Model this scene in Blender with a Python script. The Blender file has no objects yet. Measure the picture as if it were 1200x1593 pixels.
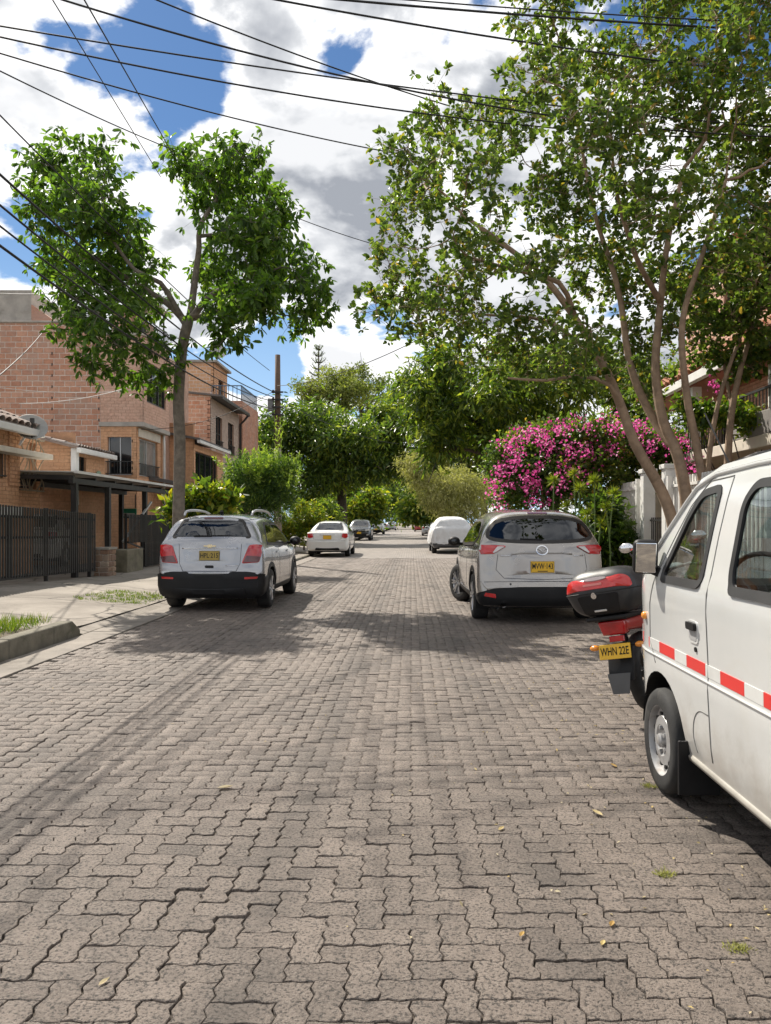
import bpy, bmesh, math, random
import numpy as np
from mathutils import Vector, Matrix
from mathutils.bvhtree import BVHTree
from mathutils.kdtree import KDTree
from mathutils.geometry import delaunay_2d_cdt

random.seed(7); RS = np.random.RandomState(7)
SC = bpy.context.scene
COL = SC.collection
R = math.radians

# ------------------------------------------------------------------ camera
cd = bpy.data.cameras.new('camera'); cam = bpy.data.objects.new('camera', cd); COL.objects.link(cam)
EYE = 1.42
cam.location = (0, 0, EYE); cam.rotation_euler = (R(90), 0, 0)
cd.sensor_width = 36; cd.lens = 36*1200/1593
cd.shift_x = -40/1593; cd.shift_y = 15.5/1593
cd.clip_start = 0.05; cd.clip_end = 3000
SC.camera = cam

# ------------------------------------------------------------------ sun, sky
SUN_EL, SUN_AZ = R(48), R(-36)
sd = Vector((math.sin(SUN_AZ)*math.cos(SUN_EL), math.cos(SUN_AZ)*math.cos(SUN_EL), math.sin(SUN_EL)))
sl = bpy.data.lights.new('sun', 'SUN'); so = bpy.data.objects.new('sun', sl); COL.objects.link(so)
sl.energy = 4.3; sl.angle = R(0.53); sl.color = (1, .93, .82)
so.rotation_euler = sd.to_track_quat('Z', 'Y').to_euler(); so.location = (0, 0, 40)

SC.view_settings.view_transform = 'Standard'; SC.view_settings.look = 'None'
SC.view_settings.gamma = 1; SC.view_settings.use_curve_mapping = False
SC.view_settings.exposure = 0.72
SC.render.engine = 'CYCLES'
cy = SC.cycles
cy.max_bounces = 7; cy.diffuse_bounces = 3; cy.glossy_bounces = 3; cy.transmission_bounces = 4
cy.transparent_max_bounces = 12; cy.caustics_reflective = False; cy.caustics_refractive = False
cy.sample_clamp_indirect = 6; cy.blur_glossy = 0.5
cy.use_denoising = True
try: cy.denoiser = 'OPENIMAGEDENOISE'
except Exception: pass

def N(nt, typ, ins=None, **props):
    n = nt.nodes.new(typ)
    for k, v in props.items(): setattr(n, k, v)
    for k, v in (ins or {}).items():
        s = n.inputs[k]
        if isinstance(v, bpy.types.NodeSocket): nt.links.new(v, s)
        elif v is not None: s.default_value = v
    return n
def M_(nt, op, a, b=None, c=None, clamp=False):
    n = nt.nodes.new('ShaderNodeMath'); n.operation = op; n.use_clamp = clamp
    for i, v in enumerate((a, b, c)):
        if v is None: continue
        if isinstance(v, bpy.types.NodeSocket): nt.links.new(v, n.inputs[i])
        else: n.inputs[i].default_value = v
    return n.outputs[0]
def MIX(nt, f, a, b, mode='MIX'):
    n = nt.nodes.new('ShaderNodeMix'); n.data_type = 'RGBA'; n.blend_type = mode
    for k, v in ((0, f), (6, a), (7, b)):
        if isinstance(v, bpy.types.NodeSocket): nt.links.new(v, n.inputs[k])
        else: n.inputs[k].default_value = v if k == 0 or len(v) == 4 else (*v, 1)
    return n.outputs[2]
def RAMP(nt, f, stops, interp='LINEAR'):
    n = nt.nodes.new('ShaderNodeValToRGB'); n.color_ramp.interpolation = interp
    e = n.color_ramp.elements
    while len(e) < len(stops): e.new(.5)
    for x, (p, c) in zip(e, stops):
        x.position = p; x.color = (c, c, c, 1) if isinstance(c, (int, float)) else (*c, 1)
    nt.links.new(f, n.inputs[0]); return n.outputs[0]
def SMOOTH(nt, v, a, b):
    n = nt.nodes.new('ShaderNodeMapRange'); n.interpolation_type = 'SMOOTHSTEP'
    nt.links.new(v, n.inputs[0]); n.inputs[1].default_value = a; n.inputs[2].default_value = b
    return n.outputs[0]

def pixdir(px, py):
    v = Vector(((px-640)/1200, 1, (812-py)/1200)); return v.normalized()

W = bpy.data.worlds.new('World'); SC.world = W; W.use_nodes = True
nt = W.node_tree; nt.nodes.clear()
sky = N(nt, 'ShaderNodeTexSky', sky_type='NISHITA', sun_disc=False, sun_elevation=SUN_EL, sun_rotation=SUN_AZ,
        air_density=1.3, dust_density=.6, ozone_density=3.0, altitude=1500)
tc = N(nt, 'ShaderNodeTexCoord').outputs['Generated']
sep = N(nt, 'ShaderNodeSeparateXYZ', {0: tc})
zz = M_(nt, 'ADD', M_(nt, 'MAXIMUM', sep.outputs[2], 0.0), .38)
pl = N(nt, 'ShaderNodeCombineXYZ', {0: M_(nt, 'DIVIDE', sep.outputs[0], zz), 1: M_(nt, 'DIVIDE', sep.outputs[1], zz), 2: M_(nt, 'MULTIPLY', sep.outputs[2], .6)})
def cloud_noise(off, scale, det, rough=.56, dist=.25):
    mp = N(nt, 'ShaderNodeMapping', {0: pl.outputs[0], 1: off})
    return N(nt, 'ShaderNodeTexNoise', {'Vector': mp.outputs[0], 'Scale': scale, 'Detail': det, 'Roughness': rough, 'Distortion': dist}).outputs['Fac']
CO = (3.1, 1.7, .4)
n1 = cloud_noise(CO, 4.0, 12, .54, .15)
n2 = cloud_noise((CO[0]+.03, CO[1]-.10, CO[2]), 4.0, 5, .54, .15)      # same field, shifted towards the sun: self shadowing
nb = cloud_noise((7, 3, 1), 1.1, 2)
dens = M_(nt, 'ADD', M_(nt, 'MULTIPLY_ADD', M_(nt, 'SUBTRACT', n1, .5), 2.3, .5), M_(nt, 'MULTIPLY', M_(nt, 'SUBTRACT', nb, .5), .3))
# open blue gaps / thicker banks where the photographed sky has them
def blob(px, py, rad, amt):
    d = pixdir(px, py)
    dp = N(nt, 'ShaderNodeVectorMath', {0: tc, 1: tuple(d)}, operation='DISTANCE').outputs['Value']
    return M_(nt, 'MULTIPLY', SMOOTH(nt, dp, rad, rad*.15), amt)
BL = [(215, 105, .10, -.24), (310, 155, .07, -.22), (60, 55, .07, -.16), (545, 70, .05, -.2), (470, 10, .04, -.12),
      (235, 280, .07, -.16), (475, 330, .06, -.2), (390, 560, .13, -.24), (600, 555, .09, -.15), (950, 10, .13, -.26), (1110, 10, .06, -.2), (70, 420, .07, -.14),
      (480, 150, .14, .14), (680, 60, .16, .16), (110, 160, .10, .12), (570, 400, .13, .14), (820, 330, .3, .14), (340, 230, .06, .12), (30, 330, .07, .1), (440, 250, .08, .08), (390, 40, .10, .24), (610, 30, .10, .2), (160, 20, .06, .12), (560, 230, .12, .12)]
for b in BL: dens = M_(nt, 'ADD', dens, blob(*b))
dens = M_(nt, 'ADD', dens, .115)
dens = M_(nt, 'MULTIPLY', dens, SMOOTH(nt, sep.outputs[2], -.05, .05))
cov = SMOOTH(nt, dens, .40, .53)
lit = M_(nt, 'SUBTRACT', n2, n1)
n3 = cloud_noise((1.3, 5.2, 2), 3.4, 8, .58, .5)
body = SMOOTH(nt, dens, .47, .85)
fluff = SMOOTH(nt, M_(nt, 'ADD', n3, M_(nt, 'MULTIPLY', lit, 2.2)), .22, .80)
thick = M_(nt, 'MULTIPLY', body, M_(nt, 'ADD', .38, M_(nt, 'MULTIPLY', fluff, .85)), clamp=True)
ccol = RAMP(nt, thick, [(0, (1.0, .995, .985)), (.2, (.90, .90, .905)), (.5, (.60, .615, .64)), (1, (.31, .33, .37))])
ccol = MIX(nt, 1, ccol, (6.6, 6.6, 6.6), 'MULTIPLY')
blue = MIX(nt, 1.0, sky.outputs[0], (.31, .40, .48, 1), 'MULTIPLY')
blue = MIX(nt, M_(nt, 'MULTIPLY', SMOOTH(nt, sep.outputs[2], .42, .02), .75), blue, (3.0, 4.3, 5.9, 1))
fin = MIX(nt, cov, blue, ccol)
bg = N(nt, 'ShaderNodeBackground', {'Color': fin, 'Strength': .12})
N(nt, 'ShaderNodeOutputWorld', {0: bg.outputs[0]})
try: W.cycles.sampling_method = 'MANUAL'; W.cycles.sample_map_resolution = 1024
except Exception: pass

# ------------------------------------------------------------------ materials
MATS = {}
def newmat(name):
    m = bpy.data.materials.new(name); m.use_nodes = True; m.node_tree.nodes.clear(); MATS[name] = m
    return m, m.node_tree
def finish(nt, bsdf): N(nt, 'ShaderNodeOutputMaterial', {0: bsdf})
def bumped(nt, vec, bscale, strength, dist=.01, detail=6):
    b = N(nt, 'ShaderNodeTexNoise', {'Vector': vec, 'Scale': bscale, 'Detail': detail, 'Roughness': .65}).outputs['Fac']
    return N(nt, 'ShaderNodeBump', {'Height': b, 'Strength': strength, 'Distance': dist}).outputs[0]
def pm(name, col, rough=.6, metal=0, var=.18, scale=3, bump=0, bscale=60, bdist=.01, coat=0, spec=.5, dirt=None, dirtamt=.5, dscale=1.3, emit=None, back=None, rvar=.25, grime=None):
    m, nt = newmat(name)
    tc = N(nt, 'ShaderNodeTexCoord').outputs['Object']
    f = N(nt, 'ShaderNodeTexNoise', {'Vector': tc, 'Scale': scale, 'Detail': 7, 'Roughness': .62}).outputs['Fac']
    c = MIX(nt, SMOOTH(nt, f, .25, .75), tuple(x*(1-var) for x in col), tuple(min(1, x*(1+var)) for x in col))
    if dirt:
        g = N(nt, 'ShaderNodeTexNoise', {'Vector': tc, 'Scale': dscale, 'Detail': 9, 'Roughness': .7, 'Distortion': .6}).outputs['Fac']
        c = MIX(nt, M_(nt, 'MULTIPLY', SMOOTH(nt, g, .48, .72), dirtamt), c, dirt)
    if grime:
        gz = N(nt, 'ShaderNodeSeparateXYZ', {0: tc}).outputs[2]; gn = N(nt, 'ShaderNodeTexNoise', {'Vector': tc, 'Scale': 5, 'Detail': 8, 'Roughness': .7}).outputs['Fac']
        c = MIX(nt, M_(nt, 'MULTIPLY', SMOOTH(nt, M_(nt, 'SUBTRACT', gz, M_(nt, 'MULTIPLY', gn, .5)), grime[2], grime[1]), grime[3]), c, grime[0])
    if back:
        c = MIX(nt, N(nt, 'ShaderNodeNewGeometry').outputs['Backfacing'], c, back)
    ins = {'Base Color': c, 'Roughness': M_(nt, 'ADD', rough, M_(nt, 'MULTIPLY', M_(nt, 'SUBTRACT', f, .5), rvar), clamp=True), 'Metallic': metal, 'Coat Weight': coat, 'Coat Roughness': .06, 'Specular IOR Level': spec}
    if bump: ins['Normal'] = bumped(nt, tc, bscale, bump, bdist)
    p = N(nt, 'ShaderNodeBsdfPrincipled', ins)
    if emit: p.inputs['Emission Color'].default_value = (*emit[0], 1); p.inputs['Emission Strength'].default_value = emit[1]
    finish(nt, p.outputs[0]); return m
def piece_mat(name, cols, rough=.85, bump=.4, bscale=90, bdist=.006, stain=None, stainamt=.5, speck=0, tracks_and_shadow=(), spec=.35):
    """pieces (bricks, pavers, tiles): tone from the object's random number plus the 'tone' attribute of joined ones"""
    m, nt = newmat(name)
    pos = N(nt, 'ShaderNodeNewGeometry').outputs['Position']
    rnd = N(nt, 'ShaderNodeObjectInfo').outputs['Random']
    at = N(nt, 'ShaderNodeAttribute', attribute_name='tone').outputs['Fac']
    t = M_(nt, 'FRACT', M_(nt, 'ADD', rnd, at))
    k = len(cols)-1
    c = RAMP(nt, t, [(i/k, x) for i, x in enumerate(cols)])
    f = N(nt, 'ShaderNodeTexNoise', {'Vector': pos, 'Scale': 11, 'Detail': 8, 'Roughness': .7}).outputs['Fac']
    c = MIX(nt, 1, c, RAMP(nt, f, [(.25, .72), (.75, 1.22)]), 'MULTIPLY')
    if stain:
        g = N(nt, 'ShaderNodeTexNoise', {'Vector': pos, 'Scale': .9, 'Detail': 8, 'Roughness': .68, 'Distortion': .5}).outputs['Fac']
        c = MIX(nt, M_(nt, 'MULTIPLY', SMOOTH(nt, g, .45, .7), stainamt), c, stain)
    h = N(nt, 'ShaderNodeTexNoise', {'Vector': pos, 'Scale': bscale, 'Detail': 6, 'Roughness': .7}).outputs['Fac']
    if speck:
        v = N(nt, 'ShaderNodeTexVoronoi', {'Vector': pos, 'Scale': 150}).outputs
        sp = M_(nt, 'MULTIPLY', SMOOTH(nt, v['Distance'], .34, .18), SMOOTH(nt, N(nt, 'ShaderNodeSeparateColor', {0: v['Color']}).outputs[0], .62, .8))
        c = MIX(nt, M_(nt, 'MULTIPLY', sp, speck), c, (.36, .33, .29))
        h2 = N(nt, 'ShaderNodeTexNoise', {'Vector': pos, 'Scale': 88, 'Detail': 4, 'Roughness': .75}).outputs['Fac']
        c = MIX(nt, M_(nt, 'MULTIPLY', SMOOTH(nt, h2, .49, .39), .9), c, (.032, .028, .025))
        c = MIX(nt, M_(nt, 'MULTIPLY', SMOOTH(nt, h2, .55, .66), .55), c, (.32, .285, .25))
        h = M_(nt, 'ADD', M_(nt, 'MULTIPLY', h, .5), h2)
    if tracks_and_shadow:      # oily tyre marks, plus an overhead cable's shadow painted as a dark band
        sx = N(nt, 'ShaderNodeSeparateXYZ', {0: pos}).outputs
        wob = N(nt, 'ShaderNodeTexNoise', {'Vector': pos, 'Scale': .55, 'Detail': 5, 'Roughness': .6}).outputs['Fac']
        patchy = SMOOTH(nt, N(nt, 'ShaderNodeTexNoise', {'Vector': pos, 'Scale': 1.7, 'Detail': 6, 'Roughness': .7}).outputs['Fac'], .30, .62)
        for x0, wd, am in tracks_and_shadow:
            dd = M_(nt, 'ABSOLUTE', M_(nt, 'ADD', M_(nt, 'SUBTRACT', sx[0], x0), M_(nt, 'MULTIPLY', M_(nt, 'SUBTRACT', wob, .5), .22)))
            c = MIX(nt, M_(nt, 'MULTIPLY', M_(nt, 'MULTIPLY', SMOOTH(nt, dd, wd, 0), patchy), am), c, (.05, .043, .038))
    p = N(nt, 'ShaderNodeBsdfPrincipled', {'Base Color': c, 'Roughness': rough, 'Specular IOR Level': spec,
          'Normal': N(nt, 'ShaderNodeBump', {'Height': h, 'Strength': bump, 'Distance': bdist}).outputs[0]})
    finish(nt, p.outputs[0]); return m
def leaf_mat(name, cols, transl=.42, rough=.42, tcol=None):
    m, nt = newmat(name)
    at = N(nt, 'ShaderNodeAttribute', attribute_name='tone').outputs['Fac']
    k = len(cols)-1
    c = RAMP(nt, at, [(i/k, x) for i, x in enumerate(cols)])
    p = N(nt, 'ShaderNodeBsdfPrincipled', {'Base Color': c, 'Roughness': rough, 'Specular IOR Level': .45})
    tcl = MIX(nt, 1, c, tcol or (1.6, 1.75, .7, 1), 'MULTIPLY')
    t = N(nt, 'ShaderNodeBsdfTranslucent', {'Color': tcl})
    x = N(nt, 'ShaderNodeMixShader', {0: transl, 1: p.outputs[0], 2: t.outputs[0]})
    finish(nt, x.outputs[0]); return m
def glass_mat(name, tint=(.35, .4, .42), rough=.02, refl=1.0):
    m, nt = newmat(name)
    fr = N(nt, 'ShaderNodeFresnel', {'IOR': 1.5}).outputs[0]
    tr = N(nt, 'ShaderNodeBsdfTransparent', {'Color': (*tint, 1)})
    gl = N(nt, 'ShaderNodeBsdfGlossy', {'Color': (.95, .97, 1, 1), 'Roughness': rough})
    x = N(nt, 'ShaderNodeMixShader', {0: M_(nt, 'ADD', M_(nt, 'MULTIPLY', fr, 1.3*refl), .03*refl, clamp=True), 1: tr.outputs[0], 2: gl.outputs[0]})
    finish(nt, x.outputs[0]); return m

# ------------------------------------------------------------------ mesh helpers
ORIG = {}
def tag(o, label=None, cat=None, group=None, kind=None):
    if label: o['label'] = label
    if cat: o['category'] = cat
    if group: o['group'] = group
    if kind: o['kind'] = kind
    return o
def empty(name, loc=(0, 0, 0), rz=0, label=None, cat=None, group=None, world=False):
    o = bpy.data.objects.new(name, None); COL.objects.link(o); o.location = loc; o.rotation_euler = (0, 0, rz)
    o.empty_display_size = .2
    if world: ORIG[o.name] = np.array(loc, float)
    return tag(o, label, cat, group)
def link(name, me, mat, parent=None):
    o = bpy.data.objects.new(name, me); COL.objects.link(o)
    if mat is not None and not len(me.materials): me.materials.append(mat)
    if parent is not None:
        o.parent = parent
        if parent.name in ORIG: ORIG[o.name] = ORIG[parent.name]
    return o
def np_mesh(name, V, F, smooth=False, tone=None):
    """V (n,3) array, F (m,k) array of constant k"""
    me = bpy.data.meshes.new(name); V = np.asarray(V, np.float32); F = np.asarray(F, np.int32)
    m, k = F.shape
    me.vertices.add(len(V)); me.vertices.foreach_set('co', V.ravel())
    me.loops.add(m*k); me.loops.foreach_set('vertex_index', F.ravel())
    me.polygons.add(m); me.polygons.foreach_set('loop_start', np.arange(0, m*k, k, dtype=np.int32))
    try: me.polygons.foreach_set('loop_total', np.full(m, k, np.int32))
    except Exception: pass
    me.update(calc_edges=True)
    if smooth: me.polygons.foreach_set('use_smooth', np.ones(m, bool))
    if tone is not None:
        a = me.attributes.new('tone', 'FLOAT', 'POINT'); a.data.foreach_set('value', np.asarray(tone, np.float32))
    me.validate(); return me

class MB:
    def __init__(s): s.V = []; s.F = []; s.T = []
    def add(s, V, F, tone=0):
        b = len(s.V); s.V += [tuple(v) for v in V]; s.F += [tuple(i+b for i in f) for f in F]; s.T += [tone]*len(V); return s
    def box(s, c, d, rz=0, M=None, tone=0):
        x, y, z = (d[0]/2, d[1]/2, d[2]/2)
        v = [Vector(((i & 1)*2*x-x, ((i >> 1) & 1)*2*y-y, ((i >> 2) & 1)*2*z-z)) for i in range(8)]
        if M is not None: v = [M @ q for q in v]
        if rz: rm = Matrix.Rotation(rz, 3, 'Z'); v = [rm @ q for q in v]
        c = Vector(c)
        return s.add([q+c for q in v], [(0, 2, 3, 1), (4, 5, 7, 6), (0, 1, 5, 4), (2, 6, 7, 3), (0, 4, 6, 2), (1, 3, 7, 5)], tone)
    def b2(s, a, b, tone=0):
        a, b = np.minimum(a, b), np.maximum(a, b)
        return s.box([(p+q)/2 for p, q in zip(a, b)], [q-p for p, q in zip(a, b)], tone=tone)
    def bar(s, p, q, w, h=None, tone=0):
        p, q = Vector(p), Vector(q); d = q-p; h = h or w
        if d.length < 1e-6: return s
        z = d.normalized(); x = z.cross(Vector((0, 0, 1)))
        x = Vector((1, 0, 0)) if x.length < 1e-3 else x.normalized()
        y = z.cross(x); a, b = x*w/2, y*h/2
        v = [p-a-b, p+a-b, p+a+b, p-a+b, q-a-b, q+a-b, q+a+b, q-a+b]
        return s.add(v, [(3, 2, 1, 0), (4, 5, 6, 7), (0, 1, 5, 4), (1, 2, 6, 5), (2, 3, 7, 6), (3, 0, 4, 7)], tone)
    def tube(s, pts, r, n=8, caps=True, tone=0):
        pts = [Vector(p) for p in pts]; m = len(pts)
        rr = r if hasattr(r, '__len__') else [r]*m
        V = []; up = None
        for i in range(m):
            t = (pts[min(i+1, m-1)]-pts[max(i-1, 0)])
            t = t.normalized() if t.length > 1e-9 else Vector((0, 0, 1))
            if up is None:
                up = t.orthogonal().normalized()
            else:
                up = (up - t*up.dot(t)); up = up.normalized() if up.length > 1e-6 else t.orthogonal().normalized()
            w = t.cross(up)
            for k in range(n):
                a = 2*math.pi*k/n
                V.append(pts[i]+(up*math.cos(a)+w*math.sin(a))*rr[i])
        F = [(i*n+k, i*n+(k+1) % n, (i+1)*n+(k+1) % n, (i+1)*n+k) for i in range(m-1) for k in range(n)]
        if caps: F += [tuple(range(n-1, -1, -1)), tuple((m-1)*n+k for k in range(n))]
        return s.add(V, F, tone)
    def lathe(s, prof, c=(0, 0, 0), axis='Z', n=24, tone=0):
        """prof: (r, h) list"""
        V = []
        for r, h in prof:
            for k in range(n):
                a = 2*math.pi*k/n; x, y = r*math.cos(a), r*math.sin(a)
                V.append(Vector((x, y, h)) if axis == 'Z' else Vector((h, x, y)) if axis == 'X' else Vector((y, h, x)))
        c = Vector(c); m = len(prof)
        F = [(i*n+k, i*n+(k+1) % n, (i+1)*n+(k+1) % n, (i+1)*n+k) for i in range(m-1) for k in range(n)]
        return s.add([v+c for v in V], F, tone)
    def prism(s, poly, a, b, axis='X', tone=0):
        """poly of 2D points in the plane across axis (X: (y,z), Y: (x,z), Z: (x,y))"""
        f = {'X': lambda p, t: (t, p[0], p[1]), 'Y': lambda p, t: (p[0], t, p[1]), 'Z': lambda p, t: (p[0], p[1], t)}[axis]
        n = len(poly); V = [f(p, a) for p in poly]+[f(p, b) for p in poly]
        F = [tuple(range(n-1, -1, -1)), tuple(range(n, 2*n))]+[(i, (i+1) % n, n+(i+1) % n, n+i) for i in range(n)]
        return s.add(V, F, tone)
    def quad(s, a, b, c, d, tone=0): return s.add([a, b, c, d], [(0, 1, 2, 3)], tone)
    def sphere(s, c, r, n=10, m=7, tone=0):
        r = (r, r, r) if not hasattr(r, '__len__') else r
        V = []; c = Vector(c)
        for i in range(m+1):
            th = math.pi*i/m
            for k in range(n):
                a = 2*math.pi*k/n
                V.append(c+Vector((r[0]*math.sin(th)*math.cos(a), r[1]*math.sin(th)*math.sin(a), r[2]*math.cos(th))))
        F = [(i*n+k, (i+1)*n+k, (i+1)*n+(k+1) % n, i*n+(k+1) % n) for i in range(m) for k in range(n)]
        return s.add(V, F, tone)
    def build(s, name, mat, parent=None, smooth=False, bevel=0, seg=2, flip=True, angle=None):
        off = ORIG.get(parent.name) if parent is not None else None
        V = np.array(s.V, float)
        if off is not None: V = V-off
        me = bpy.data.meshes.new(name); me.from_pydata(V.tolist(), [], s.F)
        if any(s.T):
            a = me.attributes.new('tone', 'FLOAT', 'POINT'); a.data.foreach_set('value', np.array(s.T, np.float32))
        bm = bmesh.new(); bm.from_mesh(me)
        bmesh.ops.remove_doubles(bm, verts=bm.verts, dist=1e-6)
        if flip: bmesh.ops.recalc_face_normals(bm, faces=bm.faces)
        if bevel:
            es = [e for e in bm.edges if len(e.link_faces) == 2 and e.calc_face_angle(0) > .5]
            bmesh.ops.bevel(bm, geom=es, offset=bevel, segments=seg, affect='EDGES', profile=.5, clamp_overlap=True)
        bm.to_mesh(me); bm.free()
        if smooth:
            me.polygons.foreach_set('use_smooth', np.ones(len(me.polygons), bool))
            if angle: me.set_sharp_from_angle(angle=R(angle))
        return link(name, me, mat, parent)

def text_mesh(txt, size):
    cu = bpy.data.curves.new('t', 'FONT'); cu.body = txt; cu.size = size; cu.extrude = .001; cu.align_x = 'CENTER'; cu.align_y = 'CENTER'
    cu.resolution_u = 2; cu.offset = .012*size
    o = bpy.data.objects.new('t', cu); COL.objects.link(o)
    dg = bpy.context.evaluated_depsgraph_get(); me = bpy.data.meshes.new_from_object(o.evaluated_get(dg))
    bpy.data.objects.remove(o); bpy.data.curves.remove(cu); return me

# common materials
BLACKMETAL = pm('black_painted_steel', (.022, .021, .02), .5, var=.3, dirt=(.09, .08, .07), dirtamt=.5, dscale=3)
CONCRETE = pm('old_concrete', (.40, .37, .33), .9, var=.2, scale=2.5, bump=.35, bscale=70, dirt=(.20, .18, .15), dirtamt=.7, dscale=.8)
KERBCON = pm('weathered_kerb_concrete', (.17, .155, .12), .92, var=.3, scale=5, bump=.5, bscale=50, dirt=(.05, .055, .03), dirtamt=.9, dscale=2.2)
WHITEPAINT = pm('white_paint', (.78, .77, .74), .55, var=.06, dirt=(.5, .47, .42), dirtamt=.4, dscale=2)
CREAM = pm('cream_render', (.66, .60, .50), .8, var=.1, bump=.15, dirt=(.4, .35, .28), dirtamt=.4)
RUBBER = pm('tyre_rubber', (.022, .022, .022), .8, var=.3, scale=12, bump=.2, bscale=80, dirt=(.10, .09, .075), dirtamt=.4, dscale=6)
BLACKPLASTIC = pm('black_plastic', (.011, .011, .012), .55, var=.2, scale=6, bump=.08, bscale=300, dirt=(.035, .032, .03), dirtamt=.3, spec=.3)
ALLOY = pm('alloy_rim', (.55, .55, .56), .32, metal=.85, var=.1)
STEELRIM = pm('grey_steel_rim', (.42, .42, .42), .45, metal=.5, var=.15, dirt=(.16, .11, .07), dirtamt=.5, dscale=8)
CHROME = pm('chrome', (.75, .75, .76), .15, metal=1, var=.05)
REDLENS = pm('red_lens', (.50, .012, .016), .12, var=.25, scale=9, coat=1)
DARKRED = pm('dark_red_lens', (.10, .006, .008), .12, var=.2, coat=1)
CLEARLENS = pm('clear_lens', (.60, .58, .56), .12, var=.2, scale=12, coat=1)
AMBER = pm('amber_lens', (.85, .30, .03), .2, coat=.8)
PLATEYEL = pm('yellow_number_plate', (.80, .47, .03), .5, var=.08)
PLATEOLD = pm('faded_yellow_number_plate', (.42, .30, .07), .6, var=.2)
PLATEBLK = pm('plate_black', (.012, .012, .012), .6)
INTERIOR = pm('car_interior', (.045, .045, .048), .85, var=.2)
CARGLASS = glass_mat('car_glass', (.30, .34, .36))
CARGLASSDARK = glass_mat('privacy_glass', (.07, .08, .085), refl=1.0)
CLEARGLASS = glass_mat('van_glass', (.62, .70, .69), refl=1.1)
WINDOWGLASS = pm('house_window_glass', (.012, .015, .017), .04, var=.1, spec=.8)
# ================================================================== ground, road, pavers
XL, XR, YN = -3.72, 3.08, 30.0     # paved carriageway edges, end of the pavers built one by one
def fbm(x, y, s=1.0, seed=0):
    r = np.random.RandomState(seed); o = 0
    for i in range(5):
        a, b, p, q = r.uniform(-1, 1, 2).tolist()+r.uniform(0, 6.28, 2).tolist()
        k = s*(1.6**i); l = math.hypot(a, b)+1e-6
        o = o+np.sin((x*a/l+y*b/l)*k*2+p+np.sin((y*a/l-x*b/l)*k*1.3+q)*1.2)/(1.5**i)
    return o/2.3
def road_z(x, y):
    z = .006*fbm(x, y, .9, 3)
    for c in (-2.2, -.55): z = z-.012*np.exp(-((x-c)/.28)**2)
    return z

GROUNDM = pm('earth_ground', (.16, .13, .085), .95, var=.35, scale=1.2, bump=.5, bscale=20, dirt=(.06, .08, .03), dirtamt=.7, dscale=.5)
g = MB().box((0, 300, -.34), (1600, 1600, .4)).build('ground', GROUNDM); tag(g, kind='structure')

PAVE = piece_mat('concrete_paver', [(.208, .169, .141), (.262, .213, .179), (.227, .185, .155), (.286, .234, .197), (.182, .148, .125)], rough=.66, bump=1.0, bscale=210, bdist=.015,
                 stain=(.085, .073, .063), stainamt=.5, speck=.6, spec=.55, tracks_and_shadow=[(-2.3, .20, .4), (-.55, .22, .45), (.55, .25, .3)])  # leftmost band is a cable shadow painted in; the others are tyre wear
BED = pm('sand_bedding', (.075, .062, .05), .95, var=.4, scale=20, bump=.5, bscale=150, dirt=(.18, .15, .115), dirtamt=.8, dscale=2.5)
m, nt = newmat('distant_pavers')
pos = N(nt, 'ShaderNodeNewGeometry').outputs['Position']
sp = N(nt, 'ShaderNodeMapping', {0: pos, 3: (1, .22, 1)}).outputs[0]
f = N(nt, 'ShaderNodeTexNoise', {'Vector': sp, 'Scale': 3, 'Detail': 8, 'Roughness': .7}).outputs['Fac']
br = N(nt, 'ShaderNodeTexBrick', {'Vector': pos, 'Color1': (.285, .245, .213, 1), 'Color2': (.222, .190, .165, 1), 'Mortar': (.07, .06, .05, 1), 'Scale': 1, 'Mortar Size': .012, 'Brick Width': .2, 'Row Height': .1})
c = MIX(nt, 1, br.outputs[0], RAMP(nt, f, [(.3, .75), (.7, 1.2)]), 'MULTIPLY')
finish(nt, N(nt, 'ShaderNodeBsdfPrincipled', {'Base Color': c, 'Roughness': .62, 'Specular IOR Level': .6}).outputs[0])
FARPAVE = m

# carriageway sheet: sand bed under the pavers, level surface beyond them
xs = np.linspace(XL, XR, 60); ysn = np.concatenate([np.linspace(-9, 1.0, 12), np.linspace(1.1, YN, 200)])
def sheet(xs, ys, zf):
    X, Y = np.meshgrid(xs, ys); V = np.stack([X, Y, zf(X, Y)], -1).reshape(-1, 3)
    nx, ny = len(xs), len(ys); i = np.arange((ny-1)*nx).reshape(ny-1, nx)[:, :-1].ravel()
    return V, np.stack([i, i+1, i+1+nx, i+nx], 1)
V1, F1 = sheet(xs, ysn, lambda X, Y: road_z(X, Y)-.016+.009*np.clip((X-.3)/1.5, 0, 1)+.004*fbm(X, Y, 2.5, 9))
V2, F2 = sheet(np.linspace(XL, XR, 8), np.linspace(YN+.01, 260, 60), lambda X, Y: 0*X+.002)
V3, F3 = sheet(np.linspace(XL, XR, 8), np.linspace(-60, -9.01, 20), lambda X, Y: 0*X)
V = np.concatenate([V1, V2, V3]); F = np.concatenate([F1, F2+len(V1), F3+len(V1)+len(V2)])
me = np_mesh('road', V, F, True); me.materials.append(BED); me.materials.append(FARPAVE)
mi = np.zeros(len(F), np.int32); mi[len(F1):] = 1; me.polygons.foreach_set('material_index', mi)
road = link('road', me, None); tag(road, kind='structure')

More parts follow.
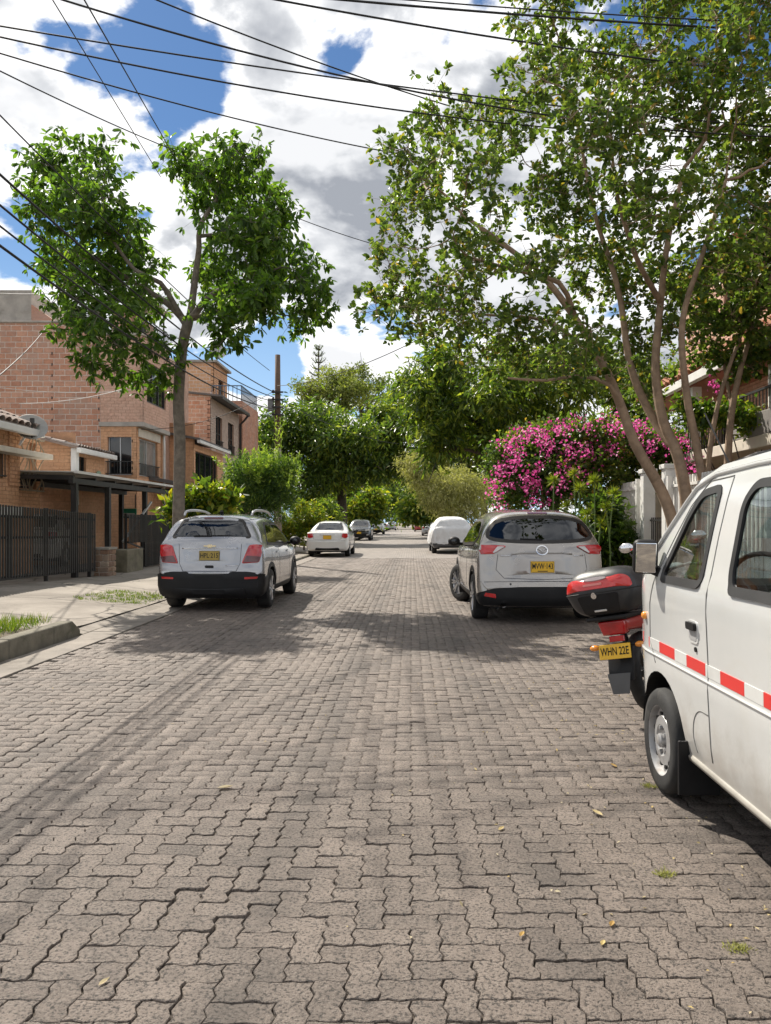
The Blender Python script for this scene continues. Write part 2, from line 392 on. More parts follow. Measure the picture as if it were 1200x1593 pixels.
U = .1
def unit_edge(p, q, n):
    """S-shaped joint between two grid points (same curve from either side)"""
    rev = (q[0] < p[0]-.5) or (q[1] < p[1]-.5)
    a, b = (q, p) if rev else (p, q)
    horiz = abs(a[1]-b[1]) < .5
    out = []
    for i in range(n):
        t = i/n; tt = 1-t if rev else t
        s = math.sin(2*math.pi*tt)
        x = a[0]+(b[0]-a[0])*tt; y = a[1]+(b[1]-a[1])*tt
        if horiz: y += .045*s
        else: x += .095*s
        out.append((x*U, y*U))
    return out
def outline(vert, n):
    c = [(0, 0), (1, 0), (1, 1), (1, 2), (0, 2), (0, 1)] if vert else [(0, 0), (1, 0), (2, 0), (2, 1), (1, 1), (0, 1)]
    pts = []
    for i in range(6): pts += unit_edge(c[i], c[(i+1) % 6], n)
    p = np.array(pts); return p-(np.array([.5, 1.]) if vert else np.array([1., .5]))*U
def shrink(p, d):
    t = np.roll(p, -1, 0)-np.roll(p, 1, 0); t /= np.linalg.norm(t, axis=1)[:, None]+1e-9
    return p+np.stack([-t[:, 1], t[:, 0]], 1)*d
def stone(vert, n, rs, rough=.0012):
    o = outline(vert, n); k = len(o)
    o = o+rs.uniform(-rough, rough, o.shape)
    chip = np.zeros(k)
    if rs.rand() < .5:
        j = rs.randint(k); chip[j] = rs.uniform(.002, .006); chip[(j+1) % k] = chip[j]*.6
    r0, r1 = shrink(o, .0024), shrink(o, .0048+chip[:, None])
    V = np.concatenate([np.c_[r0, np.full(k, -.03)], np.c_[r0, np.full(k, -.003)-chip*.8], np.c_[r1, rs.uniform(-.0012, .0008, k)-chip*.3]])
    i = np.arange(k); j = (i+1) % k
    Q = np.concatenate([np.stack([i, j, j+k, i+k], 1), np.stack([i+k, j+k, j+2*k, i+2*k], 1)])
    # top as quads across the stone
    h = k//2; s = 2*k
    T = []
    for a in range(h-1): T.append((s+(k-a) % k if a else s, s+a+1, s+a+1, 0))
    return V, Q, k
def cap_tris(o):
    r = delaunay_2d_cdt([Vector(p) for p in o], [], [list(range(len(o)))], 1, 1e-7)
    return np.array([f for f in r[2] if len(f) == 3], np.int32)
CAPS = {}
for n in (2, 3):
    for vert in (0, 1): CAPS[(n, vert)] = cap_tris(shrink(outline(vert, n), .0048))

cells = []
cx0, cx1 = int(round(XL/U)), int(round(XR/U)); cy0, cy1 = 8, int(YN/U)
for jy in range(cy0, cy1):
    for ix in range(cx0, cx1):
        k = (ix-jy) % 4
        if k == 0 and ix+2 <= cx1: cells.append((0, (ix+1)*U, (jy+.5)*U))
        elif k == 3 and jy+2 <= cy1: cells.append((1, (ix+.5)*U, (jy+1)*U))
cells = np.array(cells)
cells[:, 1] += .0022*fbm(cells[:, 1], cells[:, 2], 1.0, 21)+RS.uniform(-.0007, .0007, len(cells))
cells[:, 2] += .003*fbm(cells[:, 1], cells[:, 2], .8, 22)+RS.uniform(-.0007, .0007, len(cells))
zc = road_z(cells[:, 1], cells[:, 2])+RS.uniform(-.0025, .0025, len(cells))
sunk = RS.rand(len(cells)) < .012
zc = zc-sunk*np.where(cells[:, 1] > .2, .003, RS.uniform(.004, .010, len(cells)))
tilt = RS.normal(0, .012, (len(cells), 2)); spin = RS.normal(0, .008, len(cells))
px = 640+cells[:, 1]/cells[:, 2]*1200; py = 812+1200*EYE/cells[:, 2]
inview = (px > -20) & (px < 1200) & (py < 1610) & ~((cells[:, 1] > 1.25) & (cells[:, 2] < 4.9))
order = np.argsort(np.where(inview, cells[:, 2], 1e6))
near = set(order[:300].tolist())
lib = {0: [], 1: []}
for vert in (0, 1):
    for q in range(6):
        V, Q, k = stone(vert, 3, RS, .0016)
        T = CAPS[(3, vert)]+2*k
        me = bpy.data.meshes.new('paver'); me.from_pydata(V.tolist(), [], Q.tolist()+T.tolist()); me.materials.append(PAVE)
        lib[vert].append(me)
for i in sorted(near):
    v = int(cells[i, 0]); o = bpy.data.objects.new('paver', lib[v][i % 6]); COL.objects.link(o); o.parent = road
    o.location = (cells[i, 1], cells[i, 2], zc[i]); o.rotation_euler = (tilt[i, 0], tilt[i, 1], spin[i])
AV, AF, AT = [], [], []; base = 0
far_lib = {(n, v): [stone(v, n, RS, .0014) for _ in range(8)] for n in (2, 3) for v in (0, 1)}
for i in range(len(cells)):
    if i in near: continue
    v = int(cells[i, 0]); n = 3 if cells[i, 2] < 9 else 2
    V, Q, k = far_lib[(n, v)][i % 8]
    a = spin[i]; x = V[:, 0]-V[:, 1]*a; y = V[:, 1]+V[:, 0]*a
    z = V[:, 2]+x*-tilt[i, 1]+y*tilt[i, 0]
    AV.append(np.stack([x+cells[i, 1], y+cells[i, 2], z+zc[i]], 1))
    T = CAPS[(n, v)]+2*k
    q0 = Q[:, [0, 1, 2]]; q1 = Q[:, [0, 2, 3]]
    AF.append(np.concatenate([q0, q1, T])+base); AT.append(np.full(len(V), RS.rand())); base += len(V)
me = np_mesh('pavers', np.concatenate(AV), np.concatenate(AF), False, np.concatenate(AT))
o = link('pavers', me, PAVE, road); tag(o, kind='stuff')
print('pavers', len(cells), 'tris', len(me.polygons))

# ------------------------------------------------------------------ gutter, kerbs, pavements
KX = -4.16
gutter = MB()
for i, y in enumerate(np.arange(-8, 120, 2.0)):
    gutter.b2((KX+.01, y+.008, -.05), (XL-.015, y+1.99, .004+.003*math.sin(i*2.1)))
o = gutter.build('gutter', pm('gutter_concrete', (.25, .222, .192), .9, var=.25, scale=2.5, bump=.5, bscale=60, dirt=(.12, .105, .088), dirtamt=.8, dscale=1.1), bevel=.008); tag(o, kind='structure')

def side_z(x, y):
    t = np.clip((KX-x)/3.1, 0, 1)
    hi = .29-.14*np.clip((y-13.5)/4.5, 0, 1)
    lo = np.where(y < 9.6, .16, .045)
    s = np.clip((y-9.3)/.7, 0, 1); lo = .16*(1-s)+.045*s
    return lo*(1-t)+hi*t+.008*fbm(x, y, 1.4, 5)
V, F = sheet(np.linspace(-13.5, KX-.16, 70), np.linspace(-9, 60, 260), side_z)
m, nt = newmat('worn_pavement_concrete')
pos = N(nt, 'ShaderNodeNewGeometry').outputs['Position']
f1_ = N(nt, 'ShaderNodeTexNoise', {'Vector': pos, 'Scale': 1.5, 'Detail': 8, 'Roughness': .7}).outputs['Fac']; f2_ = N(nt, 'ShaderNodeTexNoise', {'Vector': pos, 'Scale': .5, 'Detail': 8, 'Roughness': .7, 'Distortion': .8}).outputs['Fac']
c = MIX(nt, SMOOTH(nt, f1_, .3, .7), (.235, .208, .178), (.325, .29, .25)); c = MIX(nt, M_(nt, 'MULTIPLY', SMOOTH(nt, f2_, .45, .66), .7), c, (.15, .13, .108))
wv = N(nt, 'ShaderNodeVectorMath', {0: pos, 1: N(nt, 'ShaderNodeVectorMath', {0: N(nt, 'ShaderNodeTexNoise', {'Vector': pos, 'Scale': 2.5, 'Detail': 5}).outputs['Color'], 'Scale': .35}, operation='SCALE').outputs[0]}, operation='ADD').outputs[0]
vr = N(nt, 'ShaderNodeTexVoronoi', {'Vector': wv, 'Scale': .55}, feature='DISTANCE_TO_EDGE').outputs['Distance']; crack = SMOOTH(nt, vr, .012, .003)
c = MIX(nt, M_(nt, 'MULTIPLY', crack, .8), c, (.05, .043, .036))
sx = N(nt, 'ShaderNodeSeparateXYZ', {0: pos}).outputs
jt = SMOOTH(nt, M_(nt, 'PINGPONG', M_(nt, 'ADD', sx[1], .4), 1.1), .012, .004); c = MIX(nt, M_(nt, 'MULTIPLY', jt, .75), c, (.07, .06, .05))
hh = M_(nt, 'SUBTRACT', N(nt, 'ShaderNodeTexNoise', {'Vector': pos, 'Scale': 55, 'Detail': 6, 'Roughness': .7}).outputs['Fac'], M_(nt, 'MULTIPLY', M_(nt, 'ADD', crack, jt), 1.5))
finish(nt, N(nt, 'ShaderNodeBsdfPrincipled', {'Base Color': c, 'Roughness': .9, 'Normal': N(nt, 'ShaderNodeBump', {'Height': hh, 'Strength': .5, 'Distance': .012}).outputs[0]}).outputs[0])
WALKM = m
o = link('pavement', np_mesh('pavement', V, F, True), WALKM); tag(o, kind='structure')
V, F = sheet(np.linspace(-13.5, KX-.16, 8), np.linspace(60, 200, 20), lambda X, Y: 0*X+.12)
o = link('far_pavement', np_mesh('far_pavement', V, F, True), WALKM); tag(o, kind='structure')
# ramp lip joining drive to gutter
V, F = sheet(np.linspace(KX-.17, KX+.012, 5), np.linspace(9.75, 60, 120), lambda X, Y: .045-(X-(KX-.17))/.18*.04+.004*fbm(X, Y, 2, 8))
o = link('drive_lip', np_mesh('drive_lip', V, F, True), WALKM); tag(o, kind='structure')

def kerb_run(name, x, w, h, y0, y1, step, label, endslope=True):
    root = empty(name, (x, y0, 0), label=None, world=True); tag(root, kind='structure')
    ys = np.arange(y0, y1-.01, step)
    for i, y in enumerate(ys):
        e = min(y+step, y1)-.012
        b = MB()
        if endslope and i == len(ys)-1 and h > .15:
            b.prism([(y, -.1), (e, -.1), (e, h*.35), (e-.22, h), (y, h)], x-w, x, 'X')
        else: b.b2((x-w, y, -.1), (x, e, h+RS.uniform(-.006, .006)))
        b.build('kerb_stone', KERBCON, root, bevel=.022, seg=3, smooth=True, angle=50)
    return root
kerb_run('kerb', KX, .17, .205, -8.0, 9.72, 1.0, '')
kerb_run('low_kerb', KX-.002, .12, .085, 16.5, 60, 1.0, '', False)
kerb_run('opposite_kerb', XR+.18, .16, .13, -8, 60, 1.0, '', False)
# strip beyond the right kerb
SOIL = pm('dark_soil', (.10, .08, .055), .95, var=.4, scale=6, bump=.6, bscale=40, dirt=(.05, .06, .02), dirtamt=.7)
V, F = sheet(np.linspace(XR+.19, 14, 40), np.linspace(-9, 60, 120), lambda X, Y: .09+.02*fbm(X, Y, 1.5, 12)+.02*np.clip(X-3.3, 0, 1))
o = link('planting_strip', np_mesh('planting_strip', V, F, True), SOIL); tag(o, kind='structure')
V, F = sheet(np.linspace(XR-.0, 14, 10), np.linspace(60, 200, 20), lambda X, Y: 0*X+.1)
o = link('far_verge', np_mesh('far_verge', V, F, True), SOIL); tag(o, kind='structure')
# verge behind the near left kerb
V, F = sheet(np.linspace(-5.55, KX-.165, 20), np.linspace(-8, 9.45, 60), lambda X, Y: .188+.02*fbm(X, Y, 1.8, 14)-.05*np.clip((Y-9.1)/.35, 0, 1))
o = link('verge', np_mesh('verge', V, F, True), SOIL); tag(o, kind='structure')
# ================================================================== foliage engine
def unit(v): return v/(np.linalg.norm(v, axis=-1, keepdims=True)+1e-9)
def leaves_mesh(name, P, D, Nn, L, Wd, tone, fold=.25):
    n = len(P); D = unit(D); S = unit(np.cross(D, Nn)); U_ = unit(np.cross(S, D))
    L = np.broadcast_to(L, (n,))[:, None]; Wd = np.broadcast_to(Wd, (n,))[:, None]
    m = P+D*L*.45
    V = np.stack([P, m+S*Wd*.5+U_*Wd*fold, P+D*L, m-S*Wd*.5+U_*Wd*fold], 1).reshape(-1, 3)
    b = (np.arange(n)*4)[:, None]
    F = np.concatenate([b+np.array([0, 1, 2]), b+np.array([0, 2, 3])])
    return np_mesh(name, V, F, False, np.repeat(tone, 4))
def leaves6_mesh(name, P, D, Nn, L, Wd, tone, fold=.2):
    n = len(P); D = unit(D); S = unit(np.cross(D, Nn)); U_ = unit(np.cross(S, D))
    L = np.broadcast_to(L, (n,))[:, None]; Wd = np.broadcast_to(Wd, (n,))[:, None]
    a, b = P+D*L*.30, P+D*L*.72-U_*L*.04; e = P+D*L-U_*L*.12
    V = np.stack([P, a+S*Wd*.40+U_*Wd*fold, b+S*Wd*.46+U_*Wd*fold*.8, e, b-S*Wd*.46+U_*Wd*fold*.8, a-S*Wd*.40+U_*Wd*fold], 1).reshape(-1, 3)
    q = (np.arange(n)*6)[:, None]
    return np_mesh(name, V, np.concatenate([q+np.array([0, 1, 2, 3]), q+np.array([0, 3, 4, 5])]), False, np.repeat(tone, 6))
def leaf_cloud(P, rs, L=.1, W=.05, droop=.3, outward=None, lvar=.35, up=.4, toneb=.5, tonev=.3):
    n = len(P)
    D = rs.normal(size=(n, 3)); D = unit(D)
    if outward is not None: D = D+outward
    D[:, 2] -= droop; D = unit(D)
    Nn = rs.normal(size=(n, 3)); Nn = unit(Nn)*.9; Nn[:, 2] += up
    s = rs.uniform(1-lvar, 1+lvar, n)
    t = np.clip(toneb+rs.normal(0, tonev, n), 0, 1)
    return P, D, Nn, L*s, W*s, t
def ellipsoid_pts(c, r, n, rs, shell=.45):
    v = unit(rs.normal(size=(n, 3))); q = rs.uniform(0, 1, n)**shell
    return np.array(c)+v*q[:, None]*np.array(r), v
def clumped(clumps, n, rs, csize=.35, per=14, shell=.4):
    """clumps: (cx,cy,cz,rx,ry,rz[,weight]); leaves gathered in sprays so that gaps stay open"""
    w = np.array([c[3]*c[5]*(c[6] if len(c) > 6 else 1) for c in clumps]); w = w/w.sum()
    P, O, T = [], [], []
    for c, wi in zip(clumps, w):
        k = max(1, int(n*wi/per)); T.append(np.repeat(rs.normal(0, 1, k)+rs.normal(0, .5), per))
        cc, v = ellipsoid_pts(c[:3], c[3:6], k, rs, shell)
        sz = csize*rs.uniform(.5, 1.4, k)
        p = np.repeat(cc, per, 0)+rs.normal(size=(k*per, 3))*np.repeat(sz, per)[:, None]*np.array([.5, .5, .38])
        P.append(p); O.append(np.repeat(v, per, 0))
    return np.concatenate(P), np.concatenate(O), np.concatenate(T)

def catmull(pts, step):
    pts = [Vector(p) for p in pts]; out = []
    for i in range(len(pts)-1):
        p0, p1, p2, p3 = pts[max(i-1, 0)], pts[i], pts[i+1], pts[min(i+2, len(pts)-1)]
        n = max(1, int((p2-p1).length/step))
        for k in range(n):
            t = k/n
            out.append(.5*((2*p1)+(p2-p0)*t+(2*p0-5*p1+4*p2-p3)*t*t+(3*p1-p0-3*p2+p3)*t**3))
    out.append(pts[-1]); return out
def grow_tree(limbs, attr, step=.22, infl=1.6, kill=.4, iters=110, rs=RS, tip=.006, expo=2.35, grav=0):
    """limbs: list of (points, r0, r1, attach) traced main limbs; the rest grows towards the attractors"""
    pos, par, rmin = [], [], []
    for pts, r0, r1, attach in limbs:
        path = catmull(pts, step); n = len(path)
        prev = -1
        if attach:
            d = [(path[0]-Vector(p)).length for p in pos]; prev = int(np.argmin(d))
        for i, p in enumerate(path):
            if attach and i == 0 and (p-Vector(pos[prev])).length < step*.6: continue
            pos.append(np.array(p)); par.append(prev); rmin.append(r0+(r1-r0)*i/max(1, n-1)); prev = len(pos)-1
    A = np.array(attr); alive = np.ones(len(A), bool)
    seed_n = len(pos)
    near_d = np.full(len(A), 1e9); near_i = np.zeros(len(A), int)
    done = 0
    for it in range(iters):
        new = np.array(pos[done:]); 
        if len(new) == 0: break
        for a in range(0, len(new), 256):
            d = np.linalg.norm(A[:, None, :]-new[None, a:a+256], axis=2); j = d.argmin(1); dm = d[np.arange(len(A)), j]
            up = dm < near_d; near_d[up] = dm[up]; near_i[up] = j[up]+done+a
        done = len(pos)
        alive &= near_d > kill
        act = alive & (near_d < (infl if it > 6 else infl*1.5))
        if not act.any():
            act = alive & (near_d < infl*3)
            if not act.any(): break
        P = np.array(pos); dirs = {}
        for a in np.nonzero(act)[0]:
            i = near_i[a]; v = A[a]-P[i]; v = v/(np.linalg.norm(v)+1e-9)
            dirs[i] = dirs.get(i, 0)+v
        for i, v in dirs.items():
            v = v/(np.linalg.norm(v)+1e-9)+rs.normal(0, .18, 3); v[2] -= grav
            v = v/np.linalg.norm(v)
            q = P[i]+v*step
            pos.append(q); par.append(i); rmin.append(0)
    n = len(pos); P = np.array(pos); kids = [[] for _ in range(n)]
    for i, p in enumerate(par):
        if p >= 0: kids[p].append(i)
    rad = np.zeros(n)
    for i in range(n-1, -1, -1):
        rad[i] = tip if not kids[i] else sum(rad[k]**expo for k in kids[i])**(1/expo)
    # children always come after parents, so the loop above is complete
    rad = np.maximum(np.where(np.array(rmin) > 0, np.array(rmin), np.minimum(rad, .05)), tip)
    for i in range(n):
        if par[i] >= 0 and rmin[i] == 0: rad[i] = min(rad[i], rad[par[i]]*.95)
    mb = MB(); used = np.zeros(n, bool)
    for i in range(n):
        if used[i]: continue
        chain = ([par[i]] if par[i] >= 0 else [])+[i]; used[i] = True
        j = i
        while kids[j]:
            ks = [k for k in kids[j] if not used[k]]
            if not ks: break
            j = max(ks, key=lambda k: rad[k]); used[j] = True; chain.append(j)
        if len(chain) < 2: continue
        rr = [rad[c] for c in chain]
        if par[i] >= 0: rr[0] = min(rr[0], rr[1]*1.3)
        k = 10 if max(rr) > .05 else 6 if max(rr) > .02 else 4
        mb.tube([P[c] for c in chain], rr, k, caps=False)
    twigs = np.array([i for i in range(n) if rad[i] < tip*3.2 and i >= seed_n])
    return mb, P, rad, twigs, par

BARKG = pm('grey_bark', (.20, .17, .135), .9, var=.35, scale=9, bump=.9, bscale=25, bdist=.03, dirt=(.12, .10, .075), dirtamt=.7, dscale=4)
BARKT = pm('tan_smooth_bark', (.33, .23, .155), .82, var=.3, scale=6, bump=.5, bscale=22, bdist=.02, dirt=(.15, .105, .07), dirtamt=.7, dscale=3)
BARKD = pm('dark_bark', (.085, .065, .05), .95, var=.3, scale=9, bump=.8, bscale=25, bdist=.03)
LEAF_A = leaf_mat('broad_leaf', [(0.041, 0.084, 0.018), (0.079, 0.154, 0.028), (0.128, 0.218, 0.038), (0.230, 0.320, 0.051)], .56, .38, (1.5, 1.6, .6, 1))
LEAF_B = leaf_mat('small_leaf', [(0.046, 0.087, 0.023), (0.084, 0.143, 0.033), (0.128, 0.192, 0.041), (0.192, 0.243, 0.051), (0.435, 0.282, 0.051)], .5, .36, (1.5, 1.55, .7, 1))
LEAF_M = leaf_mat('mango_leaf', [(0.036, 0.072, 0.018), (0.082, 0.138, 0.028), (0.154, 0.218, 0.038), (0.320, 0.358, 0.058)], .5, .36, (1.5, 1.6, .6, 1))
LEAF_Y = leaf_mat('yellow_green_leaf', [(.05, .10, .015), (.13, .19, .025), (.26, .28, .03), (.42, .36, .03)], .45, .45)
LEAF_P = leaf_mat('pale_feathery_leaf', [(.19, .20, .08), (.33, .32, .13), (.45, .42, .20)], .35, .7)
LEAF_O = leaf_mat('olive_leaf', [(0.090, 0.122, 0.036), (0.166, 0.198, 0.051), (0.269, 0.282, 0.077)], .4, .6)
LEAF_S = leaf_mat('spruce_green_leaf', [(.045, .09, .03), (.10, .17, .042), (.20, .29, .055), (.36, .44, .08)], .42, .5)
LEAF_G = leaf_mat('grass_blade', [(.04, .075, .012), (.09, .15, .02), (.17, .22, .03), (.28, .25, .08)], .4, .5)
BRACT = leaf_mat('magenta_bract', [(.55, .04, .25), (.76, .11, .40), (.85, .30, .58)], .5, .5, (1.1, 1.0, 1.1, 1))
def at(px, py, d): return ((px-640)/1200*d, d, EYE+(812-py)/1200*d)

# ---------------------------------------------------------------- tall street tree on the left
def sprays(mb, P, tw, k, jit, rs, r=.004):
    n = len(tw)*k; base = np.repeat(P[tw], k, 0)
    off = rs.normal(size=(n, 3)); off[:, 2] *= .8; off *= jit
    c = base+off
    for a, b in zip(base, c): mb.tube([a, (a+b)/2+np.array([0, 0, .02]), b], [r, r*.8, r*.5], 3, caps=False)
    return c, unit(off)
def attractors(cl, per, rs):
    out = []
    for c in cl:
        p, _ = ellipsoid_pts(c[:3], c[3:6], int(per*c[3]*c[5]*(c[6] if len(c) > 6 else 1)), rs, .5); out.append(p)
    return np.concatenate(out)
def clump_px(px, py, rx, ry, d, dd, w=1):
    x, y, z = at(px, py, d+dd); k = (d+dd)/1200
    return (x, y, z, rx*k, (rx+ry)/2*k*.95, ry*k, w)
rs = np.random.RandomState(11); D0 = 15.0
LT = [(100, 265, 62, 50, .4), (65, 320, 38, 55, -.6), (150, 330, 68, 55, -.5), (185, 390, 65, 55, .3), (95, 400, 50, 55, .6), (120, 480, 50, 55, -.4), (165, 515, 48, 45, -.9), (130, 560, 32, 28, -.5), (228, 470, 30, 34, .8), (200, 485, 28, 22, -.6), (170,225,22,24,.2),
      (300, 255, 50, 38, .2), (360, 250, 62, 42, -.4), (400, 300, 50, 50, .5), (330, 310, 48, 34, .9), (395, 360, 62, 42, -.7), (430, 410, 62, 48, .3), (480, 455, 42, 50, -.2), (400, 465, 60, 38, -.9), (340, 420, 40, 32, .9), (465, 505, 38, 28, .4), (360, 520, 40, 28, -.5), (445,345,30,28,.2)]
cl = [clump_px(a, b, c, d, D0, e*1.6) for a, b, c, d, e in LT]
limbs = [([at(276, 932, D0), at(277, 850, D0), at(280, 700, D0), at(278, 620, D0), at(284, 540, D0), at(292, 505, D0)], .122, .10, False),
         ([at(292, 505, D0), at(268, 478, D0+.1), at(235, 455, D0+.3), at(195, 430, D0), at(150, 400, D0-.4)], .075, .025, True),
         ([at(280, 490, D0), at(250, 440, D0-.3), at(210, 420, D0-.5), at(160, 350, D0-.6)], .06, .02, True),
         ([at(296, 495, D0), at(303, 440, D0+.1), at(310, 385, D0), at(312, 350, D0-.2), at(345, 300, D0)], .075, .03, True),
         ([at(312, 372, D0), at(335, 365, D0+.2), at(360, 355, D0+.4)], .045, .02, True),
         ([at(298, 498, D0), at(325, 462, D0-.4), at(370, 440, D0-.5), at(425, 420, D0-.3)], .075, .02, True),
         ([at(296, 500, D0), at(330, 485, D0+.5), at(390, 480, D0+.6), at(440, 490, D0+.5)], .05, .015, True)]
mb, P, rad, tw, par = grow_tree(limbs, attractors(cl, 190, rs), rs=rs, step=.2, kill=.26)
tree = empty('street_tree', at(276, 932, D0), label='tall slim tree with one grey trunk and forked crown behind the silver hatch', cat='tree', world=True)
tag(tree, 'tall slim street tree with single grey trunk, standing beside the silver car on the left', 'tree')
k = max(1, int(3000/len(tw))); C, O = sprays(mb, P, tw, k, .16, rs, .005)
mb.build('trunk', BARKG, tree, smooth=True)
per = 7; pp = np.repeat(C, per, 0); oo = np.repeat(O, per, 0); k_ = len(pp)
rd = unit(rs.normal(size=(k_, 3))+oo*.5); pp = pp+rd*rs.uniform(0, .05, k_)[:, None]
lf = leaf_cloud(pp, rs, .148, .06, droop=1.0, outward=rd*1.4, lvar=.4, up=.9, toneb=.42, tonev=.26)
link('crown', leaves6_mesh('crown', lf[0]-ORIG[tree.name], *lf[1:]), LEAF_A, tree)
print('left tree nodes', len(P), 'tw', len(tw), 'leaves', len(pp))

# ---------------------------------------------------------------- spreading multi-stemmed tree on the right
rs = np.random.RandomState(12); D1 = 11.6
RT = [(625, 455, 60, 50, .3), (600, 390, 38, 35, -.3), (615, 345, 42, 40, .6), (640, 240, 55, 52, -.2), (700, 190, 60, 48, .6), (740, 270, 75, 60, -.8), (660, 310, 50, 40, 1), (700, 470, 75, 42, -.6), (660, 515, 62, 34, .5), (745, 395, 60, 42, .8),
      (850, 130, 80, 62, -.5), (845, 40, 60, 55, .5), (790, 190, 60, 50, 1.2), (950, 220, 95, 75, -.9), (870, 300, 80, 62, .8), (1050, 150, 100, 75, .4), (960, 90, 70, 50, 1.2), (1140, 90, 80, 80, -.6), (1150, 250, 90, 80, .9), (1050, 310, 85, 65, -1.0),
      (1150, 400, 70, 70, -.3), (935, 420, 75, 52, 1.2), (1060, 440, 70, 45, .9), (800, 520, 95, 40, .2), (900, 510, 70, 36, -1.1), (850, 400, 55, 40, -1.2), (1250, 180, 90, 110, .3), (1270, 360, 80, 70, .2), (760, 560, 70, 26, .7), (870, -50, 80, 55, 0), (1060, -20, 110, 70, .4), (1200, -40, 100, 80, -.3), (980,340,60,50,.2), (840, 585, 80, 26, .6), (920, 560, 70, 36, -.4), (985, 540, 50, 45, .8), (1010, 610, 45, 36, 1.2), (590, 480, 30, 40, .1), (1090, 530, 50, 30, .8)]
cl = [clump_px(a, b, c, d, D1, e*1.7) for a, b, c, d, e in RT]
limbs = [([at(1066, 958, D1), at(1050, 830, D1), at(1030, 765, D1), at(988, 690, D1-.2), at(962, 620, D1-.3), at(935, 560, D1-.3), at(895, 495, D1-.3), at(845, 430, D1-.2), at(790, 385, D1), at(735, 345, D1+.2)], .105, .03, False),
         ([at(1076, 958, D1+.05), at(1070, 800, D1), at(1055, 710, D1), at(1032, 655, D1+.1), at(1020, 575, D1+.2), at(1028, 470, D1+.2), at(1040, 370, D1), at(1065, 260, D1)], .115, .03, False),
         ([at(1050, 700, D1), at(1010, 640, D1+.4), at(980, 565, D1+.6), at(962, 450, D1+.7), at(925, 330, D1+.6), at(900, 200, D1+.5)], .075, .02, True),
         ([at(1086, 958, D1), at(1094, 780, D1-.1), at(1085, 700, D1-.2), at(1068, 610, D1-.4), at(1062, 500, D1-.5), at(1095, 390, D1-.6), at(1130, 280, D1-.5)], .085, .025, False),
         ([at(975, 655, D1-.2), at(950, 600, D1-.5), at(900, 585, D1-.6), at(850, 592, D1-.5), at(790, 588, D1-.4)], .04, .015, True),
         ([at(895, 495, D1-.3), at(870, 440, D1-.7), at(800, 420, D1-.9), at(730, 400, D1-.8)], .045, .015, True),
         ([at(935, 560, D1-.3), at(850, 500, D1+.3), at(760, 490, D1+.5), at(680, 480, D1+.4)], .04, .015, True),
         ([at(1028, 470, D1+.2), at(990, 400, D1-.5), at(960, 300, D1-.8), at(950, 200, D1-.8)], .05, .015, True)]
mb, P, rad, tw, par = grow_tree(limbs, attractors(cl, 230, rs), rs=rs, step=.19, kill=.22, tip=.0045)
tree = empty('street_tree', at(1072, 958, D1), world=True)
tag(tree, 'broad spreading tree with several leaning tan stems rising behind the white van', 'tree')
k = max(1, int(7200/len(tw))); C, O = sprays(mb, P, tw, k, .15, rs, .0035)
mb.build('trunk', BARKT, tree, smooth=True)
per = 8; pp = np.repeat(C, per, 0); oo = np.repeat(O, per, 0); k_ = len(pp)
rd = unit(rs.normal(size=(k_, 3))+oo*.8+np.array([0, 0, .3])); pp = pp+rd*rs.uniform(0, .035, k_)[:, None]
lf = leaf_cloud(pp, rs, .092, .054, droop=.05, outward=rd*2.0, lvar=.35, up=.8, toneb=.42, tonev=.22)
link('crown', leaves6_mesh('crown', lf[0]-ORIG[tree.name], *lf[1:]), LEAF_B, tree)
print('right tree nodes', len(P), 'tw', len(tw), 'leaves', len(pp))

# second slimmer tree further right
rs = np.random.RandomState(13); D2 = 12.8
cl = [clump_px(a, b, c, d, D2, e) for a, b, c, d, e in [(1180, 420, 60, 50, .3), (1120, 560, 40, 26, .5), (1230, 330, 70, 60, 0), (1160, 490, 50, 30, -.5), (1250, 470, 60, 50, .4), (1180, 560, 40, 40, .3), (1110, 480, 50, 40, 1)]]
limbs = [([at(1132, 930, D2), at(1132, 760, D2), at(1134, 690, D2), at(1142, 620, D2), at(1165, 530, D2), at(1195, 450, D2), at(1215, 360, D2)], .085, .02, False),
         ([at(1104, 930, D2-.2), at(1102, 760, D2-.2), at(1106, 690, D2-.2), at(1125, 600, D2-.2), at(1160, 500, D2-.2), at(1185, 400, D2-.3)], .06, .02, False),
         ([at(1140, 640, D2), at(1128, 575, D2+.4), at(1120, 520, D2+.6)], .04, .015, True)]
mb, P, rad, tw, par = grow_tree(limbs, attractors(cl, 60, rs), rs=rs, step=.19, kill=.27, tip=.0045)
tree = empty('street_tree', at(1132, 930, D2), world=True)
tag(tree, 'slim two-stemmed tree in front of the brick balcony house at the edge of the photo', 'tree')
k = max(1, int(1700/len(tw))); C, O = sprays(mb, P, tw, k, .15, rs, .0035)
mb.build('trunk', BARKT, tree, smooth=True)
pp = np.repeat(C, 8, 0); rd = unit(rs.normal(size=(len(pp), 3))+np.repeat(O, 8, 0)*.8+np.array([0, 0, .3]))
lf = leaf_cloud(pp, rs, .092, .054, droop=.05, outward=rd*2.0, lvar=.35, up=.8, toneb=.42, tonev=.22)
link('crown', leaves6_mesh('crown', lf[0]-ORIG[tree.name], *lf[1:]), LEAF_B, tree)

